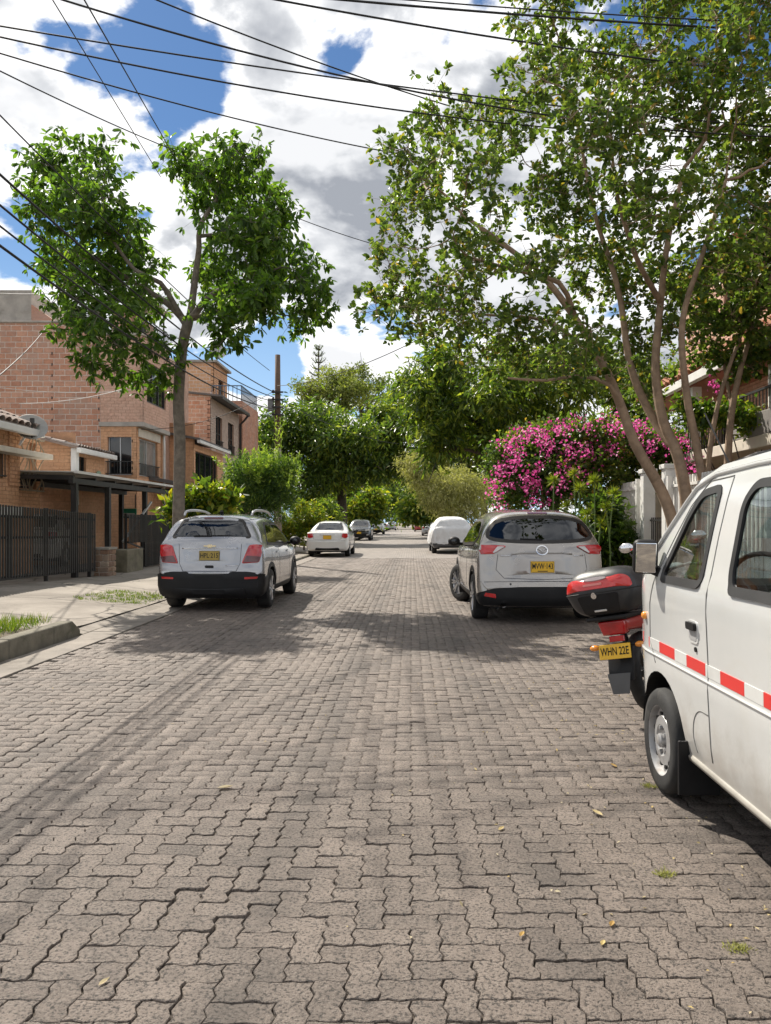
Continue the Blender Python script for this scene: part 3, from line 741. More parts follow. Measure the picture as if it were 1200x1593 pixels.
# ---------------------------------------------------------------- trees and shrubs made of leaf sprays
def bush_tree(name, base, cl, n, mat, label, cat='tree', L=.2, W=.07, droop=.4, trunk=None, bark=BARKD, csize=.5, per=16, tone=.45, tv=.25, seed=1, group=None, shell=.4, out=.5, up=.5):
    rs = np.random.RandomState(seed)
    root = empty(name, base, world=True); tag(root, label, cat, group)
    if cat == 'tree':
        ext = []
        for c in cl:
            for q in range(4):
                v = unit(rs.normal(size=3)); f = rs.uniform(.28, .5); ext.append((c[0]+v[0]*c[3]*.9, c[1]+v[1]*c[4]*.9, c[2]+v[2]*c[5]*.9, c[3]*f, c[4]*f, c[5]*f, 1.6))
        cl2 = [(*c[:3], c[3]*.86, c[4]*.86, c[5]*.86) for c in cl]+ext
    else: cl2 = cl
    P, O, T_ = clumped(cl2, n, rs, csize, per, shell)
    keep = P[:, 2] > .15; P, O, T_ = P[keep], O[keep], T_[keep]
    zc = np.array([c[2] for c in cl]); 
    lf = leaf_cloud(P, rs, L, W, droop=droop, outward=O*out, toneb=tone, tonev=tv, up=up)
    t = np.clip(lf[5]+.13*T_, 0, 1)
    link('crown' if cat == 'tree' else 'foliage', leaves_mesh('crown', lf[0]-ORIG[root.name], lf[1], lf[2], lf[3], lf[4], t), mat, root)
    mb = MB(); b = Vector(base)
    if trunk:
        r, h = trunk; top = b+Vector((rs.uniform(-.2, .2), rs.uniform(-.2, .2), h))
        mb.tube([b, b.lerp(top, .4)+Vector((.06, .03, 0)), top], [r, r*.85, r*.7], 10)
    else: top = b+Vector((0, 0, .25)); r = .05; mb.tube([b, top], [r, r*.8], 8)
    for c in cl:
        e = Vector(c[:3]); mid = top.lerp(e, .5)+Vector((rs.uniform(-.2, .2), rs.uniform(-.2, .2), .15*(e-top).length*.3))
        mb.tube(catmull([top, mid, e], .3), np.linspace(r*.5, r*.12, len(catmull([top, mid, e], .3))).tolist(), 6, caps=False)
        for q in range(5):
            f = e+Vector(rs.normal(size=3)*np.array(c[3:6])*.6); mb.tube([mid.lerp(e, .7), e.lerp(f, .5), f], [r*.15, r*.1, r*.05], 4, caps=False)
    mb.build('trunk' if cat == 'tree' else 'stem', bark, root, smooth=True)
    return root
def cp(lst, d): return [clump_px(a, b, c, e, d, f) for a, b, c, e, f in lst]
# right-hand mango trees over the road
bush_tree('mango_tree', (4.3, 24, .05), cp([(700, 620, 55, 50, 0), (770, 600, 70, 50, -1), (740, 680, 60, 50, 1), (840, 590, 60, 45, 1), (800, 660, 60, 60, 0), (880, 620, 50, 50, -1), (690, 690, 35, 40, -.5), (860, 680, 50, 50, 1.5), (655, 640, 25, 40, .5), (690, 570, 40, 28, .5), (930, 580, 50, 40, 1), (980, 620, 40, 50, 1.5), (820, 555, 50, 26, 0), (640, 595, 28, 28, .4), (1030, 600, 40, 50, 2)], 24), 34000, LEAF_M,
          'dense mango tree overhanging the right side of the road behind the bougainvillea', L=.24, W=.066, droop=.8, trunk=(.22, 2.6), csize=.4, seed=21, tone=.52, tv=.3)
bush_tree('mango_tree', (4.9, 52, .05), cp([(600, 660, 35, 40, 0), (640, 630, 40, 40, 2), (690, 650, 45, 60, 0), (650, 690, 45, 45, -1), (610, 710, 30, 28, .5), (720, 700, 40, 50, 1), (770, 720, 50, 45, 2), (575, 690, 22, 28, 0), (740, 640, 50, 50, 3)], 52), 26000, LEAF_M,
          'tall mango tree reaching out over the middle of the road beyond the covered car', L=.40, W=.12, droop=.8, trunk=(.3, 5.0), csize=.75, seed=22, tone=.58, tv=.3)
# left dark tree
bush_tree('mango_tree', (-4.75, 52, .05), cp([(450, 660, 55, 40, 0), (410, 690, 40, 50, 0), (500, 655, 50, 35, 1), (540, 680, 45, 45, -1), (470, 710, 55, 45, 2), (530, 725, 50, 40, 0), (580, 720, 32, 34, 0), (425, 740, 40, 35, 1), (490, 765, 45, 28, 3), (590, 680, 25, 30, 1)], 50), 26000, LEAF_M,
          'dark round-crowned tree on the left side with its trunk beside the parked dark car', L=.40, W=.12, droop=.7, trunk=(.42, 3.6), csize=.8, seed=23, tone=.4, tv=.3)
# pale trees rising behind
bush_tree('airy_tree', (-8.5, 74, 0), cp([(490, 605, 28, 20, 0), (520, 590, 32, 22, 1), (485, 625, 22, 20, 0), (545, 612, 30, 24, 0)], 74), 7000, LEAF_O, 'olive yellow tree crown rising behind the dark round tree', L=.36, W=.14, droop=.2, trunk=(.35, 11), csize=.7, seed=24, tone=.6)
bush_tree('airy_tree', (-5.0, 80, 0), cp([(565, 580, 24, 14, 0), (590, 605, 20, 20, 1), (555, 610, 22, 16, 0), (575, 632, 30, 16, 0)], 80), 3600, LEAF_O, 'thin airy tree with open crown against the cloud above the road end', L=.34, W=.13, droop=.3, trunk=(.3, 12), csize=.6, seed=25, tone=.35)
# pale feathery shrubs on the right verge
bush_tree('feathery_shrub', (4.4, 42, .1), cp([(700, 752, 42, 28, 0), (735, 765, 30, 30, .5), (680, 775, 30, 20, -.5), (655, 740, 22, 26, .4), (640, 722, 18, 20, 0), (715,795,40,20,0)], 42), 15000, LEAF_P, 'pale feathery grey-green shrub arching above the covered car', 'shrub', L=.22, W=.045, droop=.9, csize=.4, seed=26, tone=.55)
# under the canopy, far ahead
far = [((-5.2, 72, 0), [(575, 785, 20, 20, 0), (550, 795, 16, 16, 0)], 72, LEAF_Y, 'bright yellow-green shrub lit by the sun at the bend past the dark tree', .35),
       ((3.6, 68, 0), [(650, 795, 18, 16, 0), (670, 785, 20, 20, 1)], 68, LEAF_Y, 'light green shrub above the cars parked beyond the cover', .25),
       ((1, 150, 0), [(600, 785, 34, 28, 0), (640, 785, 34, 30, 2), (680, 785, 34, 30, 0), (560, 785, 34, 28, 0), (620,740,40,30,8), (580,735,30,30,6)], 150, LEAF_M, 'dense dark hedge-like tree closing the view at the end of the road', .45),
       ((-6.5, 90, 0), [(560, 770, 28, 26, 0), (535, 785, 25, 22, 0)], 90, LEAF_Y, 'sunlit yellow-green tree beyond the dark car far down the road', .3),
       ((5.6, 85, 0), [(680, 765, 42, 40, 0), (720, 750, 45, 40, 0), (650, 780, 20, 28, 1)], 85, LEAF_M, 'dark bushy tree behind the row of cars parked on the right', .3),
       ((-1.5, 190, 0), [(610, 770, 22, 30, 0), (640, 765, 22, 34, 0), (585, 760, 20, 30, 4)], 190, LEAF_M, 'dark green tree closing the far end of the road', .5),
       ((6, 175, 0), [(665, 770, 22, 36, 0), (690, 760, 25, 40, 0)], 175, LEAF_O, 'olive tree at the far end on the right verge', .3),
       ((-11, 120, 0), [(545, 745, 30, 40, 0), (520, 760, 30, 40, 0), (500, 790, 26, 24, 0)], 120, LEAF_O, 'olive tree deep in the shade at the left of the far road', .4),
       ((9, 60, 0), [(800, 700, 55, 60, 0), (860, 720, 50, 60, 0), (780, 760, 40, 40, 0)], 60, LEAF_M, 'dark tree filling the gap behind the bougainvillea hedge', .35)]
for i, (b, c, d, mt, lb, tn) in enumerate(far):
    bush_tree('roadside_tree', b, cp(c, d), 6000, mt, lb, L=.0045*d+.15, W=.002*d+.06, trunk=(.2, 2.5), csize=.008*d+.3, seed=40+i, tone=tn)
# bare-branched conifer on the skyline
root = empty('araucaria_tree', (-10.8, 90, 0), world=True); tag(root, 'dark tiered conifer poking above the treetops on the skyline', 'tree')
mb = MB(); rs = np.random.RandomState(5); x0 = -10.8
mb.tube([(x0, 90, 0), (x0, 90, 22)], [.4, .06], 8)
mb.build('trunk', BARKD, root, smooth=True)
P = []; mb = MB()
for z in np.arange(11, 21.8, .75):
    l = 3.4*(1-(z-10)/13.5)
    for k in range(7):
        a = k*.9+z*1.7; e = (x0+l*math.cos(a), 90+l*math.sin(a), z+.5)
        mb.tube([(x0, 90, z), ((x0+e[0])/2, (90+e[1])/2, z+.05), e], [.07, .05, .03], 4)
        for t in np.linspace(.3, 1, 16): P.append((x0+(e[0]-x0)*t, 90+(e[1]-90)*t, z+.5*t*t))
mb.build('branch', BARKD, root)
lf = leaf_cloud(np.array(P)+rs.normal(size=(len(P), 3))*.1, rs, .3, .05, droop=-.3, toneb=.2)
link('crown', leaves_mesh('crown', lf[0]-ORIG[root.name], *lf[1:]), LEAF_M, root)

# shrubs on the left verge
def spiky(name, base, label, cl, n, mat, L, W, seed, tone, sprays=0):
    r = bush_tree(name, base, cl, n, mat, label, 'shrub', L=L, W=W, droop=-.5, csize=.22, per=18, seed=seed, tone=tone, out=.7, up=.2)
    return r
cl = cp([(405, 760, 52, 34, 0), (385, 735, 30, 26, -.3), (425, 735, 38, 30, .3), (410, 785, 50, 30, 0), (445, 745, 22, 24, .2), (365, 765, 20, 26, .1)], 21)
spiky('conifer_shrub', (-4.9, 21, .1), 'bushy shrub with upright feathery light green shoots beside the utility pole', cl, 20000, LEAF_S, .11, .026, 51, .32)
# its bright upright shoots
rs = np.random.RandomState(52); P, D = [], []
for k in range(46):
    px, py = rs.uniform(350, 465), rs.uniform(705, 750); 
    b = np.array(at(px, py+18, 21+rs.uniform(-1, 1))); h = rs.uniform(.25, .65); d = unit(np.array([rs.normal(0, .25), rs.normal(0, .2), 1.0]))
    if k < 3: b = np.array(at(428+k*3, 725, 21)); h = 1.3
    for t in np.linspace(0, 1, 46):
        P.append(b+d*h*t); D.append(unit(rs.normal(size=3)+d*1.2))
P, D = np.array(P), np.array(D); n = len(P)
sh = [o for o in bpy.data.objects if o.name.startswith('conifer_shrub')][0]
link('shoots', leaves_mesh('shoots', P-ORIG[sh.name], D, rs.normal(size=(n, 3)), rs.uniform(.08, .15, n), .03, np.clip(rs.normal(.8, .15, n), 0, 1)), LEAF_S, sh)
bush_tree('croton_shrub', (-5.3, 17.5, .1), cp([(320, 775, 32, 22, 0), (300, 790, 28, 22, .2), (345, 780, 24, 20, -.1), (285, 800, 18, 16, 0), (325, 800, 34, 18, .2), (268, 795, 12, 20, 0)], 17.5), 2600, LEAF_Y, 'croton shrub with broad yellow and green leaves behind the tree trunk', 'shrub', L=.2, W=.085, droop=-.1, csize=.2, per=10, seed=53, tone=.35, tv=.35)
bush_tree('golden_shrub', (-5.6, 34, .1), cp([(478, 800, 28, 22, 0), (458, 815, 24, 22, .3), (492, 815, 20, 20, 0), (470, 832, 32, 16, 0), (440,822,14,20,0)], 34), 6000, LEAF_Y, 'low golden-green shrub on the verge behind the white saloon', 'shrub', L=.15, W=.06, droop=-.1, csize=.22, seed=54, tone=.5)
bush_tree('verge_shrub', (-5.0, 36, .1), cp([(515, 805, 14, 18, 0), (505, 790, 14, 14, 0)], 36), 1800, LEAF_M, 'small dark shrub at the kerb between saloon and dark car', 'shrub', L=.2, W=.08, csize=.3, seed=55)

# bougainvillea over the fence
BG = [(790, 720, 34, 40, 0), (830, 700, 45, 40, .4), (880, 690, 50, 40, 0), (930, 690, 50, 40, -.3), (980, 690, 40, 40, .3), (850, 750, 55, 40, -.3), (920, 745, 55, 40, -.5), (985, 740, 30, 40, .4), (800, 765, 30, 28, .2), (1010, 700, 40, 36, .8), (1060, 700, 50, 30, 1)]
cl = cp(BG, 16.6)
bg_ = bush_tree('bougainvillea', (3.9, 16.6, .1), cl, 24000, LEAF_B, 'large bougainvillea with magenta flowers arching over the white fence', 'shrub', L=.10, W=.062, droop=.2, csize=.25, per=12, seed=61, tone=.35, trunk=(.07, 1.2))
rs = np.random.RandomState(62)
spots = [(775, 735, 20, 26), (790, 700, 26, 18), (815, 690, 24, 16), (850, 670, 24, 14), (830, 740, 22, 24), (770, 760, 12, 16), (880, 670, 24, 12), (900, 700, 30, 14), (960, 660, 26, 16), (990, 665, 20, 18), (860, 700, 20, 14), (930, 680, 20, 10), (1000, 690, 18, 20), (835, 775, 18, 14), (950, 700, 24, 10), (870, 765, 14, 8), (1055, 700, 22, 16), (1075, 720, 14, 16), (1115, 610, 16, 10), (1150, 640, 14, 8), (890, 730, 30, 16), (1040, 680, 14, 8), (785, 790, 14, 8), (905,660,20,10), (1060,760,10,8)]
P = []
for a, b, c, d in spots:
    k = int(c*d/42)
    for q in range(k):
        u = rs.normal(size=2)*.55
        p = np.array(at(a+u[0]*c, b+u[1]*d, 15.6+rs.uniform(-.5, .6)))
        P.append(p+rs.normal(size=(14, 3))*.07)
P = np.concatenate(P); lf = leaf_cloud(P, rs, .062, .05, droop=0, toneb=.5, tonev=.3)
link('blossoms', leaves_mesh('blossoms', lf[0]-ORIG[bg_.name], *lf[1:]), BRACT, bg_)

# papyrus clump and leafy plants before the white fence
STALK = pm('green_stalk', (.10, .16, .04), .6)
rs = np.random.RandomState(63)
for k, (px, top, d) in enumerate([(862, 748, 13.6), (902, 760, 13.5), (882, 788, 13.4), (925, 748, 13.7), (943, 790, 13.5), (914, 800, 13.3), (955, 768, 13.8), (893, 738, 13.9), (935, 815, 13.2)]):
    b = Vector(at(px+rs.uniform(-6, 6), 900, d)); b.z = .1; t = Vector(at(px, top, d))
    root = empty('papyrus_stalk', b, world=True); tag(root, ['papyrus stem with a feathery umbel before the white fence'][0], 'plant', 'papyrus stems before the white fence')
    MB().tube(catmull([b, b.lerp(t, .5)+Vector((rs.uniform(-.08, .08), 0, 0)), t], .2), .011, 6).build('stem', STALK, root, smooth=True)
    n = 130; dr = unit(rs.normal(size=(n, 3))+np.array([0, 0, .55])); P = np.repeat(np.array(t)[None], n, 0)
    link('umbel', leaves_mesh('umbel', P-ORIG[root.name], dr, rs.normal(size=(n, 3)), rs.uniform(.10, .20, n), .010, np.clip(rs.normal(.45, .2, n), 0, 1)), LEAF_Y, root)
bush_tree('broadleaf_shrub', (3.75, 14.3, .1), cp([(925, 850, 34, 34, 0), (960, 840, 22, 40, .2), (940, 800, 26, 30, .3), (890, 840, 26, 40, .5), (980, 855, 14, 30, 0)], 14.3), 4200, LEAF_M, 'dark glossy broadleaf shrub at the foot of the white fence', 'shrub', L=.17, W=.075, droop=.3, csize=.2, per=9, seed=64, tone=.3)
bush_tree('balcony_creeper', (6.3, 13.8, .2), cp([(1090, 650, 30, 14, 0), (1130, 640, 40, 12, 0), (1180, 660, 34, 16, 0), (1060, 630, 14, 10, .2)], 13.8), 2600, LEAF_Y, 'light green creeper trailing along the balcony of the brick house', 'creeper', L=.11, W=.06, csize=.2, seed=66, tone=.25)

# grass on the near verge, tufts and fallen leaves
rs = np.random.RandomState(70)
def grass(name, label, boxes, n, L, mat=LEAF_G, zf=None):
    P = []
    for (x0, x1, y0, y1, w) in boxes:
        k = int(n*w); ctr = np.c_[rs.uniform(x0, x1, k//9+1), rs.uniform(y0, y1, k//9+1)]
        c = np.repeat(ctr, 9, 0)+rs.normal(0, .035, (len(ctr)*9, 2)); P.append(np.c_[c, zf(c[:, 0], c[:, 1])])
    P = np.concatenate(P); n = len(P); D = rs.normal(0, .45, (n, 3)); D[:, 2] = 1
    t = np.clip(rs.normal(.5, .25, n), 0, 1)
    o = link(name, leaves_mesh(name, P, D, rs.normal(size=(n, 3)), rs.uniform(.3, 1.4, n)*L, .009, t), mat); tag(o, label, 'grass', kind='stuff')
grass('verge_grass', 'bright green grass growing behind the near kerb', [(-5.5, -4.6, 6.4, 8.3, .5), (-5.2, -4.4, 8.0, 9.4, .14), (-4.9, -4.4, 6.4, 8.0, .06), (-5.5, -4.9, 3, 6.6, .2)], 13000, .13, zf=lambda x, y: .185+0*x)
grass('pavement_grass', 'thin patchy grass along the drive beside the silver car', [(-5.6, -4.4, 12.6, 14.4, .7), (-4.7, -4.3, 14, 17, .3)], 3200, .045, zf=lambda x, y: side_z(x, y)-.005)
LITTER = leaf_mat('dry_leaf', [(.20, .10, .03), (.42, .27, .08), (.52, .40, .16), (.50, .44, .30)], .2, .8, (1, .9, .7, 1))
P = np.c_[rs.normal(1.6, .8, 480), rs.uniform(2.2, 10, 480)]; P = P[(P[:, 0] < 3.0) & (P[:, 0] > -.2)]
Q = np.c_[rs.uniform(-3.5, 1, 40), rs.uniform(2.3, 10, 40)]; P = np.concatenate([P, Q]); n = len(P)
P = np.c_[P, road_z(P[:, 0], P[:, 1])+.004]
D = rs.normal(size=(n, 3)); D[:, 2] = np.abs(D[:, 2])*.15; Nn = rs.normal(0, .3, (n, 3)); Nn[:, 2] = 1
o = link('leaf_litter', leaves_mesh('leaf_litter', P, D, Nn, rs.uniform(.008, .030, n), rs.uniform(.006, .013, n), rs.uniform(.55, 1, n)), LITTER); tag(o, 'tiny dry leaf bits scattered over the right side of the paving', 'litter', kind='stuff')
FL = [(955, 1192, .05, .3, 'curled brown fallen leaf lying near the front wheel of the van'), (350, 1228, .065, .95, 'pale yellow fallen leaf on the pavers in the middle left'), (812, 1456, .035, .35, 'orange brown fallen leaf low in the photo near the middle'), (952, 1441, .04, .25, 'rust coloured fallen leaf on the pavers at lower right'),
      (938, 1470, .035, .7, 'tan fallen leaf just below the rust coloured one'), (780, 1293, .04, .75, 'thin tan leaf lying on a paver in the centre right'), (930, 1268, .06, .8, 'dry straw coloured leaf beside the van tyre'), (162, 1528, .035, .9, 'small yellow leaf at the bottom left of the paving')]
for px, py, s, t, lb in FL:
    d = 1200*EYE/(py-812); x = (px-640)/1200*d; a = rs.uniform(0, 6.28); z = float(road_z(np.array(x), np.array(d)))+.006
    ca, sa = math.cos(a), math.sin(a); V = []
    for (u, v, w) in [(-1, 0, .1), (-.5, .32, .22), (-.4, 0, .02), (-.5, -.3, .18), (.1, .42, .3), (.1, 0, .0), (.1, -.4, .25), (.6, .25, .25), (.6, 0, .05), (.6, -.24, .3), (1.1, 0, .25)]:
        V.append(((u*ca-v*sa)*s*.6, (u*sa+v*ca)*s*.6, w*s*.5))
    me = bpy.data.meshes.new('fallen_leaf'); me.from_pydata(V, [], [(0, 2, 1), (0, 3, 2), (1, 2, 5, 4), (2, 3, 6, 5), (4, 5, 8, 7), (5, 6, 9, 8), (7, 8, 10), (8, 9, 10)])
    a_ = me.attributes.new('tone', 'FLOAT', 'POINT'); a_.data.foreach_set('value', np.full(11, t, np.float32))
    o = link('fallen_leaf', me, LITTER); o.location = (x, d, z); tag(o, lb, 'leaf', 'fallen leaves on the paving')
for px, py, lb in [(1035, 1363, 'small tuft of dry moss in a paver joint at lower right'), (1010, 1222, 'grass tuft sprouting beside the front tyre of the van'), (1148, 1478, 'brownish weed tuft in the paving at the right edge')]:
    d = 1200*EYE/(py-812); x = (px-640)/1200*d; n = 130
    P = np.c_[rs.normal(0, .02, n), rs.normal(0, .014, n), np.full(n, -.004)]; D = rs.normal(0, .8, (n, 3)); D[:, 2] = .8
    o = link('weed_tuft', leaves_mesh('weed_tuft', P, D, rs.normal(size=(n, 3)), rs.uniform(.012, .03, n), .004, np.clip(rs.normal(.45, .25, n), 0, 1)), LEAF_P); o.location = (x, d, float(road_z(np.array(x), np.array(d)))); tag(o, lb, 'weed')
# ================================================================== houses
BRICKR = piece_mat('hollow_clay_brick', [(.52, .255, .165), (.60, .32, .215), (.49, .245, .165), (.62, .355, .25), (.55, .305, .22)], .88, .5, 60, .01, stain=(.42, .33, .28), stainamt=.6)
BRICKO = piece_mat('orange_facing_brick', [(.68, .38, .215), (.72, .42, .245), (.65, .36, .20)], .85, .3, 70, .008, stain=(.54, .31, .20), stainamt=.35)
BRICKP = piece_mat('pinkish_facing_brick', [(.66, .42, .315), (.70, .46, .35), (.62, .385, .285)], .85, .3, 70, .008, stain=(.50, .34, .26), stainamt=.4)
BRICKG = piece_mat('grey_pink_facing_brick', [(.45, .345, .28), (.50, .39, .32), (.42, .32, .265)], .85, .3, 70, .008)
MORTAR = pm('mortar', (.70, .61, .53), .95, var=.2, scale=5, bump=.4, bscale=60)
MORTARO = pm('orange_mortar', (.52, .29, .17), .95, var=.2, scale=5, bump=.3)
MORTARP = pm('pink_mortar', (.50, .32, .24), .95, var=.2, scale=5, bump=.3)
ROOFTILE = piece_mat('weathered_roof_tile', [(.36, .30, .27), (.44, .38, .34), (.30, .22, .18)], .9, .4, 40, .01)
DARKFRAME = pm('dark_window_frame', (.03, .026, .024), .5)
ALUFRAME = pm('aluminium_window_frame', (.55, .55, .54), .4, metal=.4)
PANEL = pm('fibre_cement_panel', (.62, .60, .56), .8, var=.12, dirt=(.35, .32, .28), dirtamt=.5)
GREYSLAB = pm('dark_grey_slab', (.13, .12, .115), .8, var=.2)
DARKIN = pm('shaded_room', (.06, .055, .05), .9)
CURTAIN = pm('pale_curtain', (.45, .43, .40), .9, var=.15, scale=4)

class Face:
    def __init__(s, o, u): s.o = Vector(o); s.u = Vector((*u, 0)).normalized(); s.n = Vector((s.u.y, -s.u.x, 0)); s.rz = math.atan2(s.u.y, s.u.x)
    def p(s, u, z, out=0): q = s.o+s.u*u+s.n*out; return Vector((q.x, q.y, z))
    def box(s, mb, u0, u1, z0, z1, o0, o1, tone=0):
        c = s.p((u0+u1)/2, (z0+z1)/2, (o0+o1)/2)
        return mb.box(c, (abs(u1-u0), abs(o1-o0), abs(z1-z0)), rz=s.rz, tone=tone)
BRICKMESH = {}
def brick_wall(house, fc, u0, u1, z0, z1, bw, bh, mat, mortar, nobj=0, openings=(), joint=.026, proud=.009, thick=.16, seed=0, top=None):
    rs = np.random.RandomState(seed)
    us = sorted({u0, u1, *[v for o in openings for v in o[:2]]}); zs = sorted({z0, z1, *[v for o in openings for v in o[2:]]})
    mb = MB()
    for a, b in zip(us, us[1:]):
        for c, d in zip(zs, zs[1:]):
            if any(o[0]-1e-6 <= a and b <= o[1]+1e-6 and o[2]-1e-6 <= c and d <= o[3]+1e-6 for o in openings): continue
            fc.box(mb, a, b, c, d, -thick, 0)
    wall = mb.build('wall', mortar, house)
    items = []; row = 0; z = z0
    while z < z1-.02:
        h = min(bh, z1-z); u = u0-(bw*.5 if row % 2 else 0)+rs.uniform(-.02, .02)*(row > 0)
        while u < u1-.01:
            a, b = max(u, u0), min(u+bw, u1); u += bw
            segs = [(a, b)]
            for o in openings:
                if o[2]-h*.5 < z+h/2 < o[3]+h*.0:
                    ns = []
                    for p, q in segs:
                        if q <= o[0] or p >= o[1]: ns.append((p, q)); continue
                        if p < o[0]: ns.append((p, o[0]))
                        if q > o[1]: ns.append((o[1], q))
                    segs = ns
            for p, q in segs:
                if q-p > .05 and (top is None or z+h/2 < top((p+q)/2)): items.append((p, q, z, h))
        z += bh; row += 1
    idx = list(range(len(items)))
    full = [i for i in idx if abs(items[i][1]-items[i][0]-bw) < .005 and abs(items[i][3]-bh) < .005]
    objs = set(rs.permutation(full)[:nobj].tolist()) if nobj < len(full) else set(full[:nobj])
    key = (round(bw, 3), round(bh, 3), mat.name)
    if nobj and key not in BRICKMESH:
        t = MB().box((0, 0, 0), (bw-joint, proud+.03, bh-joint)).build('brick', mat, bevel=.004, seg=1)
        BRICKMESH[key] = t.data; bpy.data.objects.remove(t)
    st = MB(); off = Vector(ORIG[house.name])
    for i, (p, q, z, h) in enumerate(items):
        dp = rs.uniform(-.004, .004)
        if i in objs:
            o = bpy.data.objects.new('brick', BRICKMESH[key]); COL.objects.link(o); o.parent = wall
            o.location = fc.p((p+q)/2, z+h/2, (proud-.03)/2+dp)-off; o.rotation_euler = (0, 0, fc.rz)
        else: fc.box(st, p+joint/2, q-joint/2, z+joint/2, z+h-joint/2, -.03, proud+dp, tone=rs.rand())
    if st.V: tag(st.build('bricks', mat, wall), kind='stuff')
    return wall
def window(house, fc, u0, u1, z0, z1, frame=DARKFRAME, nv=2, nh=1, recess=.12, glass=WINDOWGLASS, bars=None, fw=.05, curtain=False):
    mb = MB(); r = -recess
    fc.box(mb, u0, u1, z0, z0+fw, r-.04, r+.02); fc.box(mb, u0, u1, z1-fw, z1, r-.04, r+.02)
    for k in range(nv+1):
        u = u0+fw/2+(u1-u0-fw)*k/nv; fc.box(mb, u-fw/2, u+fw/2, z0+fw, z1-fw, r-.038, r+.022)
    for k in range(1, nh):
        z = z0+(z1-z0)*k/nh; fc.box(mb, u0+fw, u1-fw, z-fw/2, z+fw/2, r-.036, r+.018)
    w = mb.build('window', frame, house)
    for k in range(nv):
        a = u0+fw+(u1-u0-fw)*k/nv; b = u0+(u1-u0-fw)*(k+1)/nv
        fc.box(MB(), a, b, z0+fw, z1-fw, r-.02, r-.012).build('pane', glass, w)
    if bars:
        mb = MB(); h = bars
        for k in range(int((u1-u0)/.11)+1):
            u = u0+.02+k*.11
            if u < u1: mb.bar(fc.p(u, z0+.02, .06), fc.p(u, z0+h, .06), .014)
        mb.bar(fc.p(u0-.05, z0+h, .06), fc.p(u1+.05, z0+h, .06), .03); mb.bar(fc.p(u0-.05, z0+.05, .06), fc.p(u1+.05, z0+.05, .06), .025)
        for u in (u0-.04, u1+.04):
            mb.bar(fc.p(u, z0+h, -.1), fc.p(u, z0+h, .06), .025); mb.bar(fc.p(u, z0+.05, -.1), fc.p(u, z0+.05, .06), .025)
        mb.build('railing', BLACKMETAL, w)
    return w
def core(house, x0, x1, y0, y1, z0, z1, mat=DARKIN, name='inner_wall'): return MB().b2((x0, y0, z0), (x1, y1, z1)).build(name, mat, house)
def tiles(house, fc_pts, nu, nv, mat=ROOFTILE, r=.09, name='roof'):
    """barrel tiles on a slope given by eave a->b and ridge d->c"""
    a, b, c, d = [Vector(p) for p in fc_pts]; n = (b-a).cross(d-a).normalized(); n = n if n.z > 0 else -n
    base = MB().quad(a, b, c, d).quad(a-n*.06, b-n*.06, c-n*.06, d-n*.06)
    base.quad(a, b, b-n*.06, a-n*.06).quad(b, c, c-n*.06, b-n*.06).quad(d, c, c-n*.06, d-n*.06).quad(a, d, d-n*.06, a-n*.06)
    roof = base.build(name, mat, house)
    mb = MB()
    for i in range(nu):
        t = (i+.5)/nu; e, g = a.lerp(b, t), d.lerp(c, t)
        for j in range(nv):
            p, q = e.lerp(g, j/nv), e.lerp(g, (j+1.12)/nv)
            s = (b-a).normalized(); V = []; w = (b-a).length/nu*.48
            for pt, k in ((p, 1.0), (q, .85)):
                for m in range(6):
                    an = math.pi*m/5; V.append(pt+s*math.cos(an)*w*k+n*(math.sin(an)*w*.8*k+.012*(k == 1.0)))
            mb.add(V, [(m, m+1, m+7, m+6) for m in range(5)], tone=random.random())
    tag(mb.build('tiles', mat, roof), kind='stuff'); return roof
def dish(name, c, r, aim, label, post, mat=None):
    root = empty(name, c, world=True); tag(root, label, 'satellite dish')
    q = Vector(aim).to_track_quat('Z', 'Y').to_matrix(); c = Vector(c)
    prof = [(0.001, 0), (r*.4, r*.03), (r*.75, r*.11), (r, r*.2), (r*1.02, r*.2), (r*1.0, r*.17), (r*.74, r*.08), (r*.4, 0), (.001, -.02)]
    t = MB().lathe(prof, n=28); t.V = [tuple(q @ Vector(v)+c) for v in t.V]
    t.build('reflector', mat or pm('dish_grey', (.42, .41, .39), .5, var=.1), root, smooth=True)
    f = c+q @ Vector((0, 0, r*.9))
    MB().bar(c+q @ Vector((0, -r*.9, r*.15)), f, .025).box(f, (.07, .07, .1)).build('feed_arm', BLACKMETAL, root)
    MB().bar(c, post, .05).build('mast', ALUFRAME, root)

# ---- tall hollow-brick house
YC, XF = 25.7, -9.15
hc = empty('brick_house', (-11.5, 28, .15), world=True)
tag(hc, 'tall red hollow-brick house with blank side wall and projecting upper bay', 'house')
sf = Face((-14.6, YC, 0), (1, 0))        # blank side wall towards the camera
W1 = 14.6+XF
do = (W1-.96, W1-.17, 2.98, 4.28)
brick_wall(hc, sf, 0, W1-1.2, .2, 8.05, .36, .185, BRICKR, MORTAR, nobj=260, seed=1)
brick_wall(hc, sf, W1-1.2, W1, .2, 4.62, .24, .09, BRICKO, MORTARO, openings=[do], seed=2, joint=.01, proud=.009)
window(hc, sf, *do, frame=ALUFRAME, nv=2, bars=.45, recess=.1, fw=.035)
